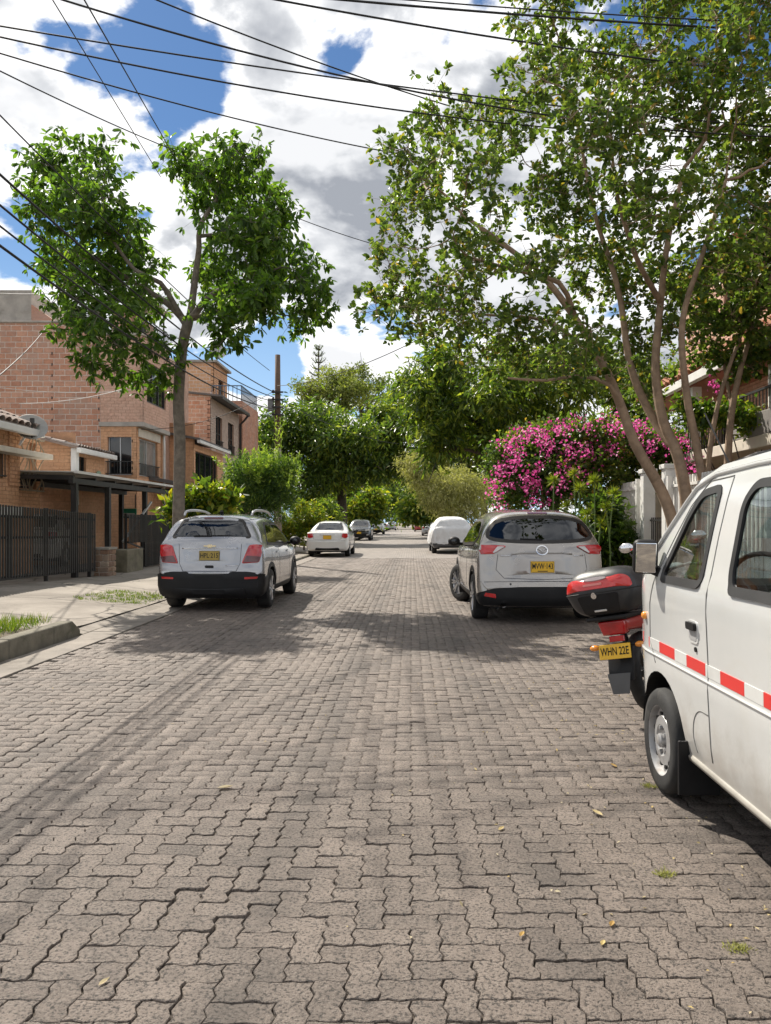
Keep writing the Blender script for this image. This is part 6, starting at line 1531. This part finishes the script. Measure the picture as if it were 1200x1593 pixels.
suv_front('white_pickup', (-4.0, 92, 0), 'white pickup facing the camera behind the dark grey SUV', WHITECAR, [(y, w, wr, zb+.08, zbelt+.12, zt+.16) for y, w, wr, zb, zbelt, zt in SUVK])
saloon('distant_saloon', (-3.4, 128, 0), 0, 'small pale car at the far left end of the parked row', SILVER)

# ---- car under a white cover
cc = Car('covered_car', (1.85, 34.3, 0), R(1.0), 'car wrapped in a crumpled white cover with its wheels showing', [(y, w, wr*.9, zb, zbelt-.08, zt-.05) for y, w, wr, zb, zbelt, zt in CXK], DARKGREY, wheels=(.93, 3.63), r=.34, holes=False, ns=60)
cc.add_wheels(.90, .22, 5)
V = cc.V.copy(); F = cc.F; cen = V[F].mean(1)
lowcut = .46+.06*fbm(cen[:, 0]*2, cen[:, 1]*2, 1, 77)+.05*np.sin(cen[:, 1]*3)
k = cen[:, 2] > lowcut
mid = np.array([0, 2.2, .6]); dr = unit(V-mid); 
fold = .075*np.abs(fbm(V[:, 0]*3+V[:, 2]*.7, V[:, 1]*2.2, 1.5, 78))*np.clip(1.75-V[:, 2], .15, 1)+.03*fbm(V[:, 0]*6, V[:, 1]*5+V[:, 2]*2, 1.5, 79)*np.clip(1.75-V[:, 2], .2, 1)+.02
V = V+dr*fold[:, None]; V[:, 2] += .004
skirt = np.clip((1.0-V[:, 2])/.7, 0, 1)[:, None]; V[:, :2] += np.sign(V[:, :2]-mid[:2])*skirt*np.array([.05, .0])
me = np_mesh('car_cover', V, F[k], True)
bm = bmesh.new(); bm.from_mesh(me); bmesh.ops.remove_doubles(bm, verts=bm.verts, dist=.001); bm.to_mesh(me); bm.free()
link('car_cover', me, pm('white_cover_cloth', (.70, .70, .70), .6, var=.06, scale=3, bump=.6, bscale=6, bdist=.06), cc.root)
# ---- pale car glimpsed in the yard
c = saloon('yard_car', (-10.2, 20.2, .2), R(8), 'pale car standing in the yard behind the black gate', WHITECAR)

# ================================================================== motorcycle
mo = empty('motorcycle', (1.83, 5.82, 0), R(-36)); mo.rotation_euler = (0, R(-11), R(-36)); tag(mo, 'red and black motorcycle with a big top box parked in front of the van', 'motorcycle')
REDP = pm('red_plastic', (.42, .025, .022), .3, var=.12, coat=.6); TOPBLK = pm('satin_black_plastic', (.028, .028, .03), .42, var=.15, bump=.05, bscale=400)
def sbox(c, s, name, mat, parent, n=4.0, taper=0, cut=None, seg=(28, 14), lean=0):
    """rounded box (superellipsoid) with top narrower by taper; cut=(z0,z1) keeps a band"""
    V = []; F = []; a_, b_ = seg
    sg = lambda v, e: np.sign(v)*np.abs(v)**e
    for i in range(b_+1):
        ph = -math.pi/2+math.pi*i/b_
        for j in range(a_):
            th = 2*math.pi*j/a_; e = 2/n
            x = sg(math.cos(ph), e)*sg(math.cos(th), e); y = sg(math.cos(ph), e)*sg(math.sin(th), e); z = float(sg(math.sin(ph), e))
            if cut: z = min(max(z, cut[0]), cut[1])
            k = 1-taper*max(z, 0)**2-abs(min(z, 0))*taper*.9
            V.append((c[0]+x*s[0]/2*k, c[1]+y*s[1]/2*k+lean*z, c[2]+z*s[2]/2))
    F = [(i*a_+j, i*a_+(j+1) % a_, (i+1)*a_+(j+1) % a_, (i+1)*a_+j) for i in range(b_) for j in range(a_)]
    return MB().add(V, F).build(name, mat, parent, smooth=True, angle=45)
BC = (0, -.46, .94); BS = (.54, .42, .34)
tb = sbox(BC, BS, 'top_box', TOPBLK, mo, n=4, taper=.22)
MB().b2((-.255, -.63, .955), (.255, -.17, .972)).build('lid_seam', PLATEBLK, tb, bevel=.006) if False else None
# lid band, red reflector panel, lock plate, lock
def boxface(x, z, out=0):
    bv = boxbvh.ray_cast(Vector((x, -3, z)), Vector((0, 1, 0))); return bv[0]+bv[1]*out*(1 if bv[1].y < 0 else -1)
boxbvh = BVHTree.FromPolygons([v.co.copy() for v in tb.data.vertices], [tuple(p.vertices) for p in tb.data.polygons])
def boxpatch(name, poly, mat, off, parent, h=.03):
    V, F = fill2d(np.array(poly), (), h); P = [boxface(a, b, off) for a, b in V]; B = [boxface(a, b, -.006) for a, b in V]; nv = len(P); cnt = {}
    for f in F:
        for i in range(len(f)): cnt[(f[i], f[(i+1) % len(f)])] = 1
    rim = [(a, b) for a, b in cnt if (b, a) not in cnt]
    return MB().add(P+B, list(F)+[(b, a, a+nv, b+nv) for a, b in rim]).build(name, mat, parent, smooth=True, angle=35)
rp = boxpatch('red_reflector', soft([(-.245, .955), (.245, .955), (.23, 1.02), (.19, 1.045), (-.19, 1.045), (-.23, 1.02)], .02), pm('bright_red_reflector', (.62, .025, .02), .2, coat=.7), .006, tb)
a = np.linspace(0, 2*math.pi, 20)[:-1]
boxpatch('logo_oval', np.c_[.085*np.cos(a), 1.034+.012*np.sin(a)], pm('logo_grey', (.42, .36, .36), .3), .014, rp); boxpatch('logo_strip', soft([(-.09, .993), (.05, .993), (.05, 1.008), (-.09, 1.008)], .004), pm('pale_red_mark', (.75, .25, .22), .4), .012, rp)
boxpatch('lock_plate', soft([(-.13, .80), (.13, .80), (.15, .93), (-.15, .93)], .02), BLACKPLASTIC, .008, tb); boxpatch('lock', np.c_[-.02+.02*np.cos(a), .925+.02*np.sin(a)], CHROME, .014, tb); boxpatch('mark', soft([(-.05, .815), (.04, .815), (.04, .825), (-.05, .825)], .003), WHITEPAINT, .012, tb)
mb = MB(); 
ring = [(x*1.012, y, z) for x, y, z in [(v.co.x, v.co.y, v.co.z) for v in tb.data.vertices if abs(v.co.z-.955) < .02]]
ang = np.linspace(0, 2*math.pi, 49); e = 2/4
seam = [(BC[0]+np.sign(math.cos(t))*abs(math.cos(t))**e*BS[0]/2*1.004, BC[1]+np.sign(math.sin(t))*abs(math.sin(t))**e*BS[1]/2*1.004, .945) for t in ang]
MB().tube(seam, .005, 5).build('lid_seam', PLATEBLK, tb, smooth=True)
MB().box((0, -.42, .755), (.3, .34, .03)).build('box_mount', BLACKPLASTIC, mo, bevel=.01)
MB().tube([(-.10, .05, .74), (-.12, -.2, .745), (-.11, -.5, .74), (.11, -.5, .74), (.12, -.2, .745), (.10, .05, .74)], .012, 8).tube([(-.12, -.2, .74), (.12, -.2, .74)], .012, 8).build('rack', BLACKMETAL, mo, smooth=True)
# tail
MB().add([(-.10, -.48, .65), (.10, -.48, .65), (.11, -.50, .735), (-.11, -.50, .735), (-.13, .05, .62), (.13, .05, .62), (.14, .05, .74), (-.14, .05, .74)], [(0, 1, 2, 3), (4, 7, 6, 5), (0, 4, 5, 1), (1, 5, 6, 2), (2, 6, 7, 3), (3, 7, 4, 0)]).build('tail_fairing', REDP, mo, bevel=.025, smooth=True, seg=3)
MB().add([(-.085, -.495, .625), (.085, -.495, .625), (.10, -.525, .73), (-.10, -.525, .73), (-.09, -.40, .625), (.09, -.40, .625), (.10, -.40, .73), (-.10, -.40, .73)], [(0, 1, 2, 3), (4, 7, 6, 5), (0, 4, 5, 1), (1, 5, 6, 2), (2, 6, 7, 3), (3, 7, 4, 0)]).build('tail_light', REDLENS, mo, bevel=.015, smooth=True)
MB().box((.02, -.50, .60), (.11, .02, .04)).build('reflector', REDLENS, mo, bevel=.004)
pl_ = MB().box((0, -.53, .515), (.235, .008, .105), M=Matrix.Rotation(R(-12), 3, 'X')).build('number_plate', PLATEYEL, mo, bevel=.003)
me = text_mesh('WHN 22E', .075); o = link('plate_text', me, PLATEBLK, pl_)
Mx = Matrix.Rotation(R(78), 4, 'X'); co = np.array([tuple(v.co) for v in me.vertices]); k = .21/np.ptp(co[:, 0])
for v in me.vertices: v.co = Mx @ Vector((v.co.x*k, v.co.y*1.05, 0))+Vector((0, -.536, .515))
MB().add([(-.10, -.42, .56), (.10, -.42, .56), (.09, -.52, .30), (-.09, -.52, .30), (-.10, -.36, .56), (.10, -.36, .56), (.09, -.47, .30), (-.09, -.47, .30)], [(0, 1, 2, 3), (4, 7, 6, 5), (0, 4, 5, 1), (1, 5, 6, 2), (2, 6, 7, 3), (3, 7, 4, 0)]).build('mudguard', BLACKPLASTIC, mo, bevel=.012, smooth=True)
MB().add([(-.085, -.535, .36), (.085, -.535, .36), (.06, -.55, .22), (-.06, -.55, .22)], [(0, 1, 2, 3)]).add([(-.085, -.528, .36), (.085, -.528, .36), (.06, -.543, .22), (-.06, -.543, .22)], [(3, 2, 1, 0)]).build('mud_flap', pm('grey_rubber', (.09, .09, .09), .5), mo, flip=False)
for sx in (-1, 1):
    mb = MB().tube([(sx*.06, -.46, .555), (sx*.14, -.47, .545)], .010, 8); i_ = mb.build('indicator_stem', BLACKPLASTIC, mo)
    MB().sphere((sx*.17, -.475, .545), (.038, .026, .022), 12, 8).build('indicator', AMBER, i_, smooth=True)
def mwheel(y, r, w, nm='wheel'):
    wl = empty(nm, (0, y, r)); wl.parent = mo
    MB().lathe([(r*.74, -w*.3), (r*.84, -w*.5), (r*.95, -w*.4), (r, 0), (r*.95, w*.4), (r*.84, w*.5), (r*.74, w*.3), (r*.72, 0), (r*.74, -w*.3)], axis='X', n=36).build('tyre', RUBBER, wl, smooth=True)
    mb = MB().lathe([(r*.75, -w*.28), (r*.70, -w*.28), (r*.68, 0), (r*.70, w*.28), (r*.75, w*.28)], axis='X', n=32).lathe([(.05, -.06), (.05, .06)], axis='X', n=16)
    for k in range(6): a = k*math.pi/3; mb.bar((0, .03*math.cos(a), .03*math.sin(a)), (0, r*.70*math.cos(a), r*.70*math.sin(a)), .025, .03)
    mb.build('rim', BLACKMETAL, wl, smooth=True, angle=40)
mwheel(0, .30, .11); mwheel(1.28, .30, .09)
mb = MB()
for sx in (-1, 1): mb.tube([(sx*.10, 0, .30), (sx*.10, .45, .38)], .025, 8).tube([(sx*.11, .06, .34), (sx*.13, -.02, .66)], .028, 10).tube([(sx*.07, 1.28, .30), (sx*.08, 1.10, .72), (sx*.08, 1.02, .95)], .024, 10)
mb.build('fork_and_swingarm', BLACKMETAL, mo, smooth=True)
MB().box((0, .55, .42), (.28, .42, .34)).build('engine', BLACKPLASTIC, mo, bevel=.05)
sbox((0, .70, .80), (.30, .50, .26), 'fuel_tank', REDP, mo, n=3); sbox((0, .20, .77), (.26, .68, .12), 'seat', BLACKPLASTIC, mo, n=4)
MB().tube([(-.34, .88, 1.02), (-.2, .96, 1.05), (0, 1.0, 1.03), (.2, .96, 1.05), (.34, .88, 1.02)], .014, 8).build('handlebar', BLACKMETAL, mo, smooth=True)
for sx in (-1, 1):
    mb = MB().tube([(sx*.22, .94, 1.05), (sx*.30, .93, 1.22)], .008, 6); i_ = mb.build('mirror_stem', BLACKMETAL, mo); MB().sphere((sx*.32, .92, 1.27), (.07, .02, .045), 12, 8).build('mirror', CHROME, i_, smooth=True)
sbox((0, 1.12, .98), (.2, .16, .2), 'headlight', CLEARLENS, mo, n=3); MB().tube([(.14, .5, .25), (.16, .1, .28), (.17, -.25, .36)], [.025, .04, .045], 10).build('exhaust', CHROME, mo, smooth=True)
MB().tube([(-.1, .4, .3), (-.26, .36, .02)], .012, 6).build('side_stand', BLACKMETAL, mo)
MB().lathe([(.33, -.08), (.35, 0), (.33, .08)], (0, 1.28, .30), 'X', 24).build('front_mudguard', REDP, mo, smooth=True) if False else None

# ================================================================== white van
VX = 1.30                                            # left flank of the van
va = empty('white_van', (VX+.74, 3.0, 0), world=True); tag(va, 'white van with red and white reflective stripe parked in the right foreground', 'van')
VANP = pm('van_white_paint', (.62, .63, .62), .25, rvar=.06, grime=((.30, .26, .21), .02, .35, .55), var=.04, scale=1.5, coat=.9, dirt=(.60, .59, .55), dirtamt=.5, dscale=2.2, back=(.12, .12, .12))
def vx(y, z):
    """distance of the flank from the centre line"""
    b = np.interp(z, [.22, .30, .42, .70, .74, 1.02, 1.12, 1.16, 1.35, 1.52, 1.62, 1.68, 1.72], [.68, .705, .722, .736, .730, .742, .738, .722, .685, .645, .615, .585, .54])
    f = np.clip((y-4.22)/.53, 0, 1); f = .20*f**2.2
    r_ = np.clip((1.35-y)/.35, 0, 1); return b-f-.05*r_**2
CXV = VX+.74
outl = [(1.02, .28), (1.0, .6), (1.0, 1.1), (1.08, 1.60), (1.20, 1.70), (2.2, 1.725), (3.2, 1.715), (3.62, 1.69), (3.80, 1.63), (4.30, 1.22), (4.46, 1.08), (4.60, .98), (4.70, .82), (4.74, .62), (4.74, .40), (4.70, .30)]
wy_, wr_ = 4.06, .272
arc = [(wy_+.345*math.cos(a), .285+.345*math.sin(a)) for a in np.linspace(0, math.pi, 18)]
wy2 = 1.85; arc2 = [(wy2+.335*math.cos(a), .285+.335*math.sin(a)) for a in np.linspace(0, math.pi, 18)]
top = np.array(outl); side_poly = np.array(outl+[(4.55, .285)]+arc+arc2+[(1.2, .285)])
w1 = soft([(3.50, 1.135), (4.00, 1.128), (4.02, 1.16), (3.80, 1.46), (3.70, 1.555), (3.50, 1.575)], .05, 4)
w2 = soft([(2.18, 1.15), (3.16, 1.14), (3.19, 1.20), (3.21, 1.50), (3.14, 1.575), (2.18, 1.58)], .05, 4); w3 = soft([(1.25, 1.16), (2.02, 1.15), (2.02, 1.575), (1.30, 1.56)], .05, 4)
V2, F2 = fill2d(side_poly, [w1, w2, w3], .055)
for sx in (-1, 1):
    P = [(CXV+sx*float(vx(a, b)), a, b) for a, b in V2]
    MB().add(P, [f if sx > 0 else f[::-1] for f in F2]).build('side_panel', VANP, va, smooth=True, flip=False, angle=38)
# belt: rear, roof, windscreen, nose
dense = []
for a, b in zip(outl, outl[1:]):
    k = max(1, int(math.hypot(b[0]-a[0], b[1]-a[1])/.07)); dense += [(a[0]+(b[0]-a[0])*i/k, a[1]+(b[1]-a[1])*i/k) for i in range(k)]
dense.append(outl[-1]); nc = 17; V = []
for y, z in dense:
    h = float(vx(y, z))
    for t in np.linspace(-1, 1, nc):
        b = 1-t*t; yy = y+b*(.20 if y > 4.22 else (.10 if y > 3.6 else -.03 if y < 1.3 else 0))*(1 if y > 4.22 else (y-3.6)/.62 if y > 3.6 else 1)
        zz_ = z+b*.055*(1 if 1.15 < y < 3.7 and z > 1.6 else 0); V.append((CXV+t*h, yy, zz_))
F = []; FW = []
for i in range(len(dense)-1):
    for j in range(nc-1):
        ym, zm = (dense[i][0]+dense[i+1][0])/2, (dense[i][1]+dense[i+1][1])/2
        f = (i*nc+j, (i+1)*nc+j, (i+1)*nc+j+1, i*nc+j+1)
        scr = (ym > 3.8 and 1.10 < zm < 1.62 and 1 <= j < nc-2) or (ym < 1.3 and 1.15 < zm < 1.58 and 1 < j < nc-3)
        (FW if scr else F).append(f)
MB().add(V, F).build('shell', VANP, va, smooth=True, flip=False, angle=38); MB().add(V, FW).build('windscreen', CLEARGLASS, va, smooth=True, flip=False)
def vpatch(name, poly, mat, off=.006, holes=(), h=.05, parent=None, sides=(-1,), back=.01):
    V2, F2 = fill2d(np.array(poly), holes, h); nv = len(V2); res = None
    for sx in sides:
        P = [(CXV+sx*(float(vx(a, b))+off), a, b) for a, b in V2]+[(CXV+sx*(float(vx(a, b))-back), a, b) for a, b in V2]
        cnt = {}
        for f in F2:
            for i in range(len(f)): cnt[(f[i], f[(i+1) % len(f)])] = 1
        rim = [(a, b) for a, b in cnt if (b, a) not in cnt]
        res = MB().add(P, list(F2)+[(b, a, a+nv, b+nv) for a, b in rim]).build(name, mat, parent or va, smooth=True, angle=35)
    return res
def vline(name, pts, w, mat, off=.0, sides=(-1, 1), parent=None):
    d = []
    for a, b in zip(pts, pts[1:]):
        k = max(1, int(math.dist(a, b)/.05)); d += [(a[0]+(b[0]-a[0])*i/k, a[1]+(b[1]-a[1])*i/k) for i in range(k)]
    d.append(pts[-1])
    for sx in sides: MB().tube([(CXV+sx*(float(vx(a, b))+off), a, b) for a, b in d], w/2, 6).build(name, mat, parent or va, smooth=True)
SEAL = pm('black_rubber_seal', (.015, .015, .016), .55)
for w in (w1, w2, w3):
    for sx in (-1, 1):
        f = vpatch('window_seal', off_poly(w, .022), SEAL, .006, [off_poly(w, -.016)], .08, sides=(sx,))
        vpatch('pane', off_poly(w, -.010), CLEARGLASS, -.004, (), .1, parent=f, sides=(sx,), back=.004)
STRR = pm('red_reflective_tape', (.66, .035, .03), .35, var=.08); STRW = pm('white_reflective_tape', (.62, .62, .60), .4, var=.12)
y = 4.46; k = 0
while y > 1.15:
    l = .235 if k % 2 == 0 else .165
    z0 = .735; vpatch('stripe_segment', [(y-l, z0), (y-.002, z0), (y-.002, z0+.055), (y-l, z0+.055)], STRR if k % 2 == 0 else STRW, .003, h=.1); y -= l; k += 1
SH = pm('panel_gap', (.20, .20, .19), .8)
vline('door_seam', [(3.40, 1.62), (3.40, 1.1), (3.395, .62), (3.39, .36)], .007, SH); vline('door_seam', [(3.40, 1.625), (3.66, 1.615), (3.82, 1.50), (4.12, 1.14), (4.20, .98), (4.22, .78), (4.12, .67)], .007, SH); vline('door_seam', [(2.08, 1.62), (2.08, .9), (2.12, .66), (2.2, .36)], .007, SH)
vline('roof_gutter', [(1.2, 1.652), (2.2, 1.672), (3.2, 1.664), (3.6, 1.645), (3.8, 1.59), (4.28, 1.20)], .022, VANP, .006)
vline('fuel_flap_seam', [(3.40, .565)]+[(3.47+.13*math.sin(t), .435+.13*math.cos(t)) for t in np.linspace(0, math.pi*.72, 14)], .006, SH, sides=(-1,))
vline('crease', [(1.05, .71), (2.5, .715), (4.45, .71)], .012, VANP, .002); vline('sill_lip', [(2.22, .30), (3.68, .30)], .04, pm('dull_sill_paint', (.34, .32, .28), .4, var=.15, scale=8), -.006)
hd_ = vpatch('door_handle', soft([(3.50, .86), (3.62, .86), (3.62, .965), (3.50, .965)], .03), VANP, .004, h=.04); vpatch('handle_recess', soft([(3.515, .875), (3.605, .875), (3.605, .925), (3.515, .925)], .015), pm('grey_recess', (.35, .35, .35), .5), .006, parent=hd_); vpatch('handle_lever', soft([(3.51, .922), (3.61, .922), (3.61, .957), (3.51, .957)], .012), BLACKPLASTIC, .02, parent=hd_)
vpatch('keyhole', np.c_[3.535+.012*np.cos(a := np.linspace(0, 6.28, 14)[:-1]), .835+.012*np.sin(a)], BLACKPLASTIC, .006)
MB().sphere((CXV-float(vx(4.30, .90))-.006, 4.30, .90), (.018, .028, .022), 10, 8).build('side_marker', AMBER, va, smooth=True)
# mirror
mxx, myy, mzz = 1.25, 4.12, 1.235
TM = Matrix.Rotation(R(7), 3, 'X') @ Matrix.Rotation(R(-10), 3, 'Z')
vm = MB().box((mxx, myy, mzz), (.13, .075, .185), M=TM).build('mirror', BLACKPLASTIC, va, bevel=.032, seg=4, smooth=True)
MIRR = pm('mirror_glass', (.9, .9, .9), .02, metal=1, var=.01)
MB().box(Vector((mxx, myy, mzz))+TM @ Vector((0, -.036, 0)), (.105, .008, .158), M=TM).build('mirror_glass', MIRR, vm, bevel=.02, seg=3); MB().bar((mxx+.05, myy+.01, mzz-.07), (1.37, 4.03, 1.13), .035, .05).build('mirror_arm', BLACKPLASTIC, vm)
MB().tube([(1.49, 3.62, 1.70), (1.43, 3.76, 1.95)], .004, 5).build('aerial', BLACKMETAL, va)
# wheels
for sx in (-1, 1):
    for wy in (wy_, wy2):
        xo = CXV+sx*.735; wl = empty('wheel', Vector((CXV+sx*(.735-.075), wy, wr_))-Vector(ORIG[va.name])); wl.parent = va; w = .155; r = wr_
        MB().lathe([(r*.66, -w*.5), (r*.80, -w*.53), (r*.93, -w*.50), (r*.985, -w*.38), (r, -w*.12), (r, w*.12), (r*.985, w*.38), (r*.93, w*.5), (r*.80, w*.53), (r*.66, w*.5), (r*.64, 0), (r*.66, -w*.5)], axis='X', n=40).build('tyre', RUBBER, wl, smooth=True, angle=60)
        mb = MB(); o = sx*w*.5
        mb.lathe([(r*.67, o), (r*.645, o*.95), (r*.62, o*.55), (r*.52, o*.35), (r*.46, o*.75), (r*.30, o*.82), (r*.20, o*.55), (.001, o*.55)], axis='X', n=36).lathe([(r*.13, o*.5), (r*.13, o*.95), (r*.09, o*1.05), (.001, o*1.05)], axis='X', n=16)
        for k in range(5): an = k*2*math.pi/5; mb.lathe([(.012, 0), (.012, sx*.02), (.001, sx*.022)], (o*.62, r*.235*math.cos(an), r*.235*math.sin(an)), 'X', 6)
        rim_ = mb.build('rim', STEELRIM, wl, smooth=True, angle=40); mb = MB()
        for k in range(12): an = k*2*math.pi/12; mb.lathe([(.011, 0), (.001, 0)], (o*.60, r*.53*math.cos(an), r*.53*math.sin(an)), 'X', 8)
        mb2 = MB()
        for k in range(12): an = (k+.5)*2*math.pi/12; mb2.box((o*.66, r*.49*math.cos(an), r*.49*math.sin(an)), (.012, .022, .022))
        tag(mb2.build('vent_hole', PLATEBLK, rim_), kind='stuff')
        ri = .35; x0, x1 = CXV+sx*.40, CXV+sx*.715; Vv = []
        for k in range(15): an = math.pi*k/14; Vv += [(x0, wy+ri*math.cos(an), .285+ri*math.sin(an)), (x1, wy+ri*math.cos(an), .285+ri*math.sin(an))]
        MB().add(Vv, [(2*k, 2*k+1, 2*k+3, 2*k+2) for k in range(14)]).add([(x0, wy, .2)]+Vv[::2], [(0, k+1, k+2) for k in range(14)]).build('wheel_well', BLACKPLASTIC, va, flip=False)
    MB().box((CXV+sx*.66, wy_-.36, .24), (.20, .018, .26)).build('mud_flap', BLACKPLASTIC, va, bevel=.005)
    MB().box((CXV+sx*.66, wy2-.37, .24), (.20, .018, .26)).build('mud_flap', BLACKPLASTIC, va, bevel=.005)
MB().b2((CXV-.64, 1.1, .26), (CXV+.64, 4.5, .31)).build('underbody', BLACKPLASTIC, va); MB().b2((CXV-.60, 1.15, .60), (CXV+.60, 4.35, .64)).build('cabin_floor', INTERIOR, va)
GREYV = pm('grey_vinyl', (.13, .13, .135), .6)
for yy in (3.15, 2.3):
    for x in (-.32, .32):
        MB().box((CXV+x, yy+.22, .80), (.44, .44, .16)).box((CXV+x, yy-.03, 1.10), (.42, .12, .52), M=Matrix.Rotation(R(-8), 3, 'X')).box((CXV+x, yy-.08, 1.43), (.24, .09, .14)).build('seat', GREYV, va, bevel=.035, smooth=True)
sw = MB(); an = np.linspace(0, 2*math.pi, 29); sw.tube([(CXV-.32+.18*math.cos(t), 3.72+.07*math.sin(t), 1.10+.165*math.sin(t)) for t in an], .013, 6).tube([(CXV-.32, 3.72, 1.10), (CXV-.32, 4.1, .95)], .02, 6).bar((CXV-.49, 3.72, 1.10), (CXV-.15, 3.72, 1.10), .03).build('steering_wheel', BLACKPLASTIC, va, smooth=True)
MB().b2((CXV-.56, 3.98, .75), (CXV+.56, 4.28, 1.05)).build('dashboard', GREYV, va, bevel=.04)
for sx in (-1, 1): MB().box((CXV+sx*.50, 4.80, .74), (.2, .05, .14)).build('headlight', CLEARLENS, va, bevel=.03); MB().box((CXV+sx*.64, 1.0, .80), (.1, .04, .3)).build('taillight', REDLENS, va, bevel=.015)
MB().box((CXV, 4.90, .40), (1.1, .10, .20)).build('front_bumper', BLACKPLASTIC, va, bevel=.03); MB().box((CXV, .96, .42), (1.36, .10, .20)).build('rear_bumper', BLACKPLASTIC, va, bevel=.03)

# ================================================================== pole and cables
POLEM = pm('pole_concrete', (.30, .25, .21), .9, var=.2, scale=4, dirt=(.18, .13, .10), dirtamt=.6, dscale=2)
po = empty('utility_pole', (-4.5, 26, 0), world=True); tag(po, 'concrete utility pole carrying cables beside the feathery shrub', 'pole')
MB().tube([(-4.5, 26, 0), (-4.5, 26, 3.9)], [.14, .115], 10).build('lower_shaft', POLEM, po, smooth=True); MB().tube([(-4.5, 26, 3.9), (-4.5, 26, 7.05)], [.112, .085], 10).build('upper_shaft', pm('dark_pole_timber', (.13, .085, .06), .9, var=.3), po, smooth=True)
for z in (5.75, 5.5, 5.25, 5.0): MB().b2((-4.68, 25.84, z), (-4.30, 25.9, z+.05)).lathe([(.03, -.05), (.05, 0), (.03, .06)], (-4.62, 25.82, z+.03), 'Z', 8).build('bracket', BLACKMETAL, po)
MB().box((-4.72, 25.9, 5.35), (.18, .16, .42)).build('junction_box', pm('grey_box', (.18, .18, .18), .6), po, bevel=.02)
CABLE = pm('cable_black', (.012, .012, .013), .6); CABLEW = pm('cable_white', (.55, .53, .50), .6)
def cable(p, q, sag, r, label, mat=CABLE, group='overhead cables', twist=False):
    p, q = Vector(p), Vector(q); pts = []
    n = 40
    for i in range(n+1):
        t = i/n; v = p.lerp(q, t); v.z -= sag*4*t*(1-t); pts.append(v)
    root = MB().tube(pts, r, 5); o = root.build('power_cable', mat, smooth=True); tag(o, label, 'cable', group)
# along the left side, from the near pole (out of frame) to the utility pole
for dx, z0, z1, sg, r, lb in [(-.1, 6.1, 5.8, .75, .016, 'thick black cable running to the pole, upper of the left bundle'), (0, 5.8, 5.6, .9, .014, 'second black cable of the bundle running to the pole'), (.08, 5.6, 5.45, 1.0, .012, 'thin middle cable of the bundle running to the pole'),
                              (.15, 5.35, 5.2, 1.0, .016, 'lowest thick cable of the bundle running to the pole'), (-.25, 6.5, 6.5, .5, .010, 'topmost thin cable running to the pole head')]:
    cable((-4.3+dx, -5, z0), (-4.6+dx*.6, 25.85, z1), sg, r, lb)
def cpx(a, b, sag, r, lb, mat=CABLE): cable(at(*a), at(*b), sag, r, lb, mat)
cpx((-120, 20, 9), (1300, 205, 12.5), .16, .011, 'black cable crossing the sky just below the highest one at the left edge')
cpx((-120, 30, 9), (1300, 215, 13.5), .42, .012, 'long black cable crossing from the left edge into the right tree top')
cpx((-100, 52, 9.5), (640, 243, 14), .12, .011, 'cable sloping down from the left edge to the middle of the sky')
cpx((-100, 60, 9), (272, 234, 15), .05, .010, 'short cable sloping down from the left edge to the left tree')
cpx((60, -12, 9), (1300, 215, 12), .42, .013, 'heavy cable entering at the top left and crossing to the right tree')
cpx((225, -8, 9.5), (700, 165, 13), .06, .011, 'cable from the top edge slanting steeply to the centre')
cpx((400, -6, 10), (1300, 125, 12), .10, .014, 'thick cable in the upper right crossing the tree top')
cpx((470, -6, 10), (1300, 52, 12), .05, .016, 'twisted cable along the top right edge of the sky')
cpx((470, -14, 10), (1300, 40, 12), .05, .010, 'thin cable just above the twisted one at the top right')
cpx((120, -20, 8), (275, 250, 15), .0, .009, 'thin cable dropping steeply from the top edge to the tree fork')
cpx((70, -20, 8), (250, 275, 15), .0, .007, 'thinner steep cable left of its twin above the tree')
cpx((330, 280, 15), (600, 385, 17), .1, .009, 'cable leaving the left tree toward the big right tree')
cpx((432, 600, 25.8), (760, 470, 12), .3, .009, 'cable rising from the utility pole to the right tree')
cpx((432, 620, 25.8), (620, 690, 45), .3, .012, 'cable running on from the pole down the road')
cpx((30, 628, 18.3), (260, 578, 26), .25, .010, 'pale service cable strung across the front of the tall brick house', CABLEW)
cpx((-10, 602, 18), (258, 598, 26), .2, .008, 'thin pale horizontal cable on the tall brick house wall', CABLEW)
cpx((-20, 456, 14), (80, 456, 24), .02, .010, 'white cable by the rendered roof block at the left edge', CABLEW)
cpx((220, 668, 25.4), (432, 605, 25.8), .35, .010, 'service cable from the brick bay to the utility pole')
cpx((-20, 600, 10), (75, 505, 25), .1, .010, 'dark cable slanting up the left edge to the brick wall')
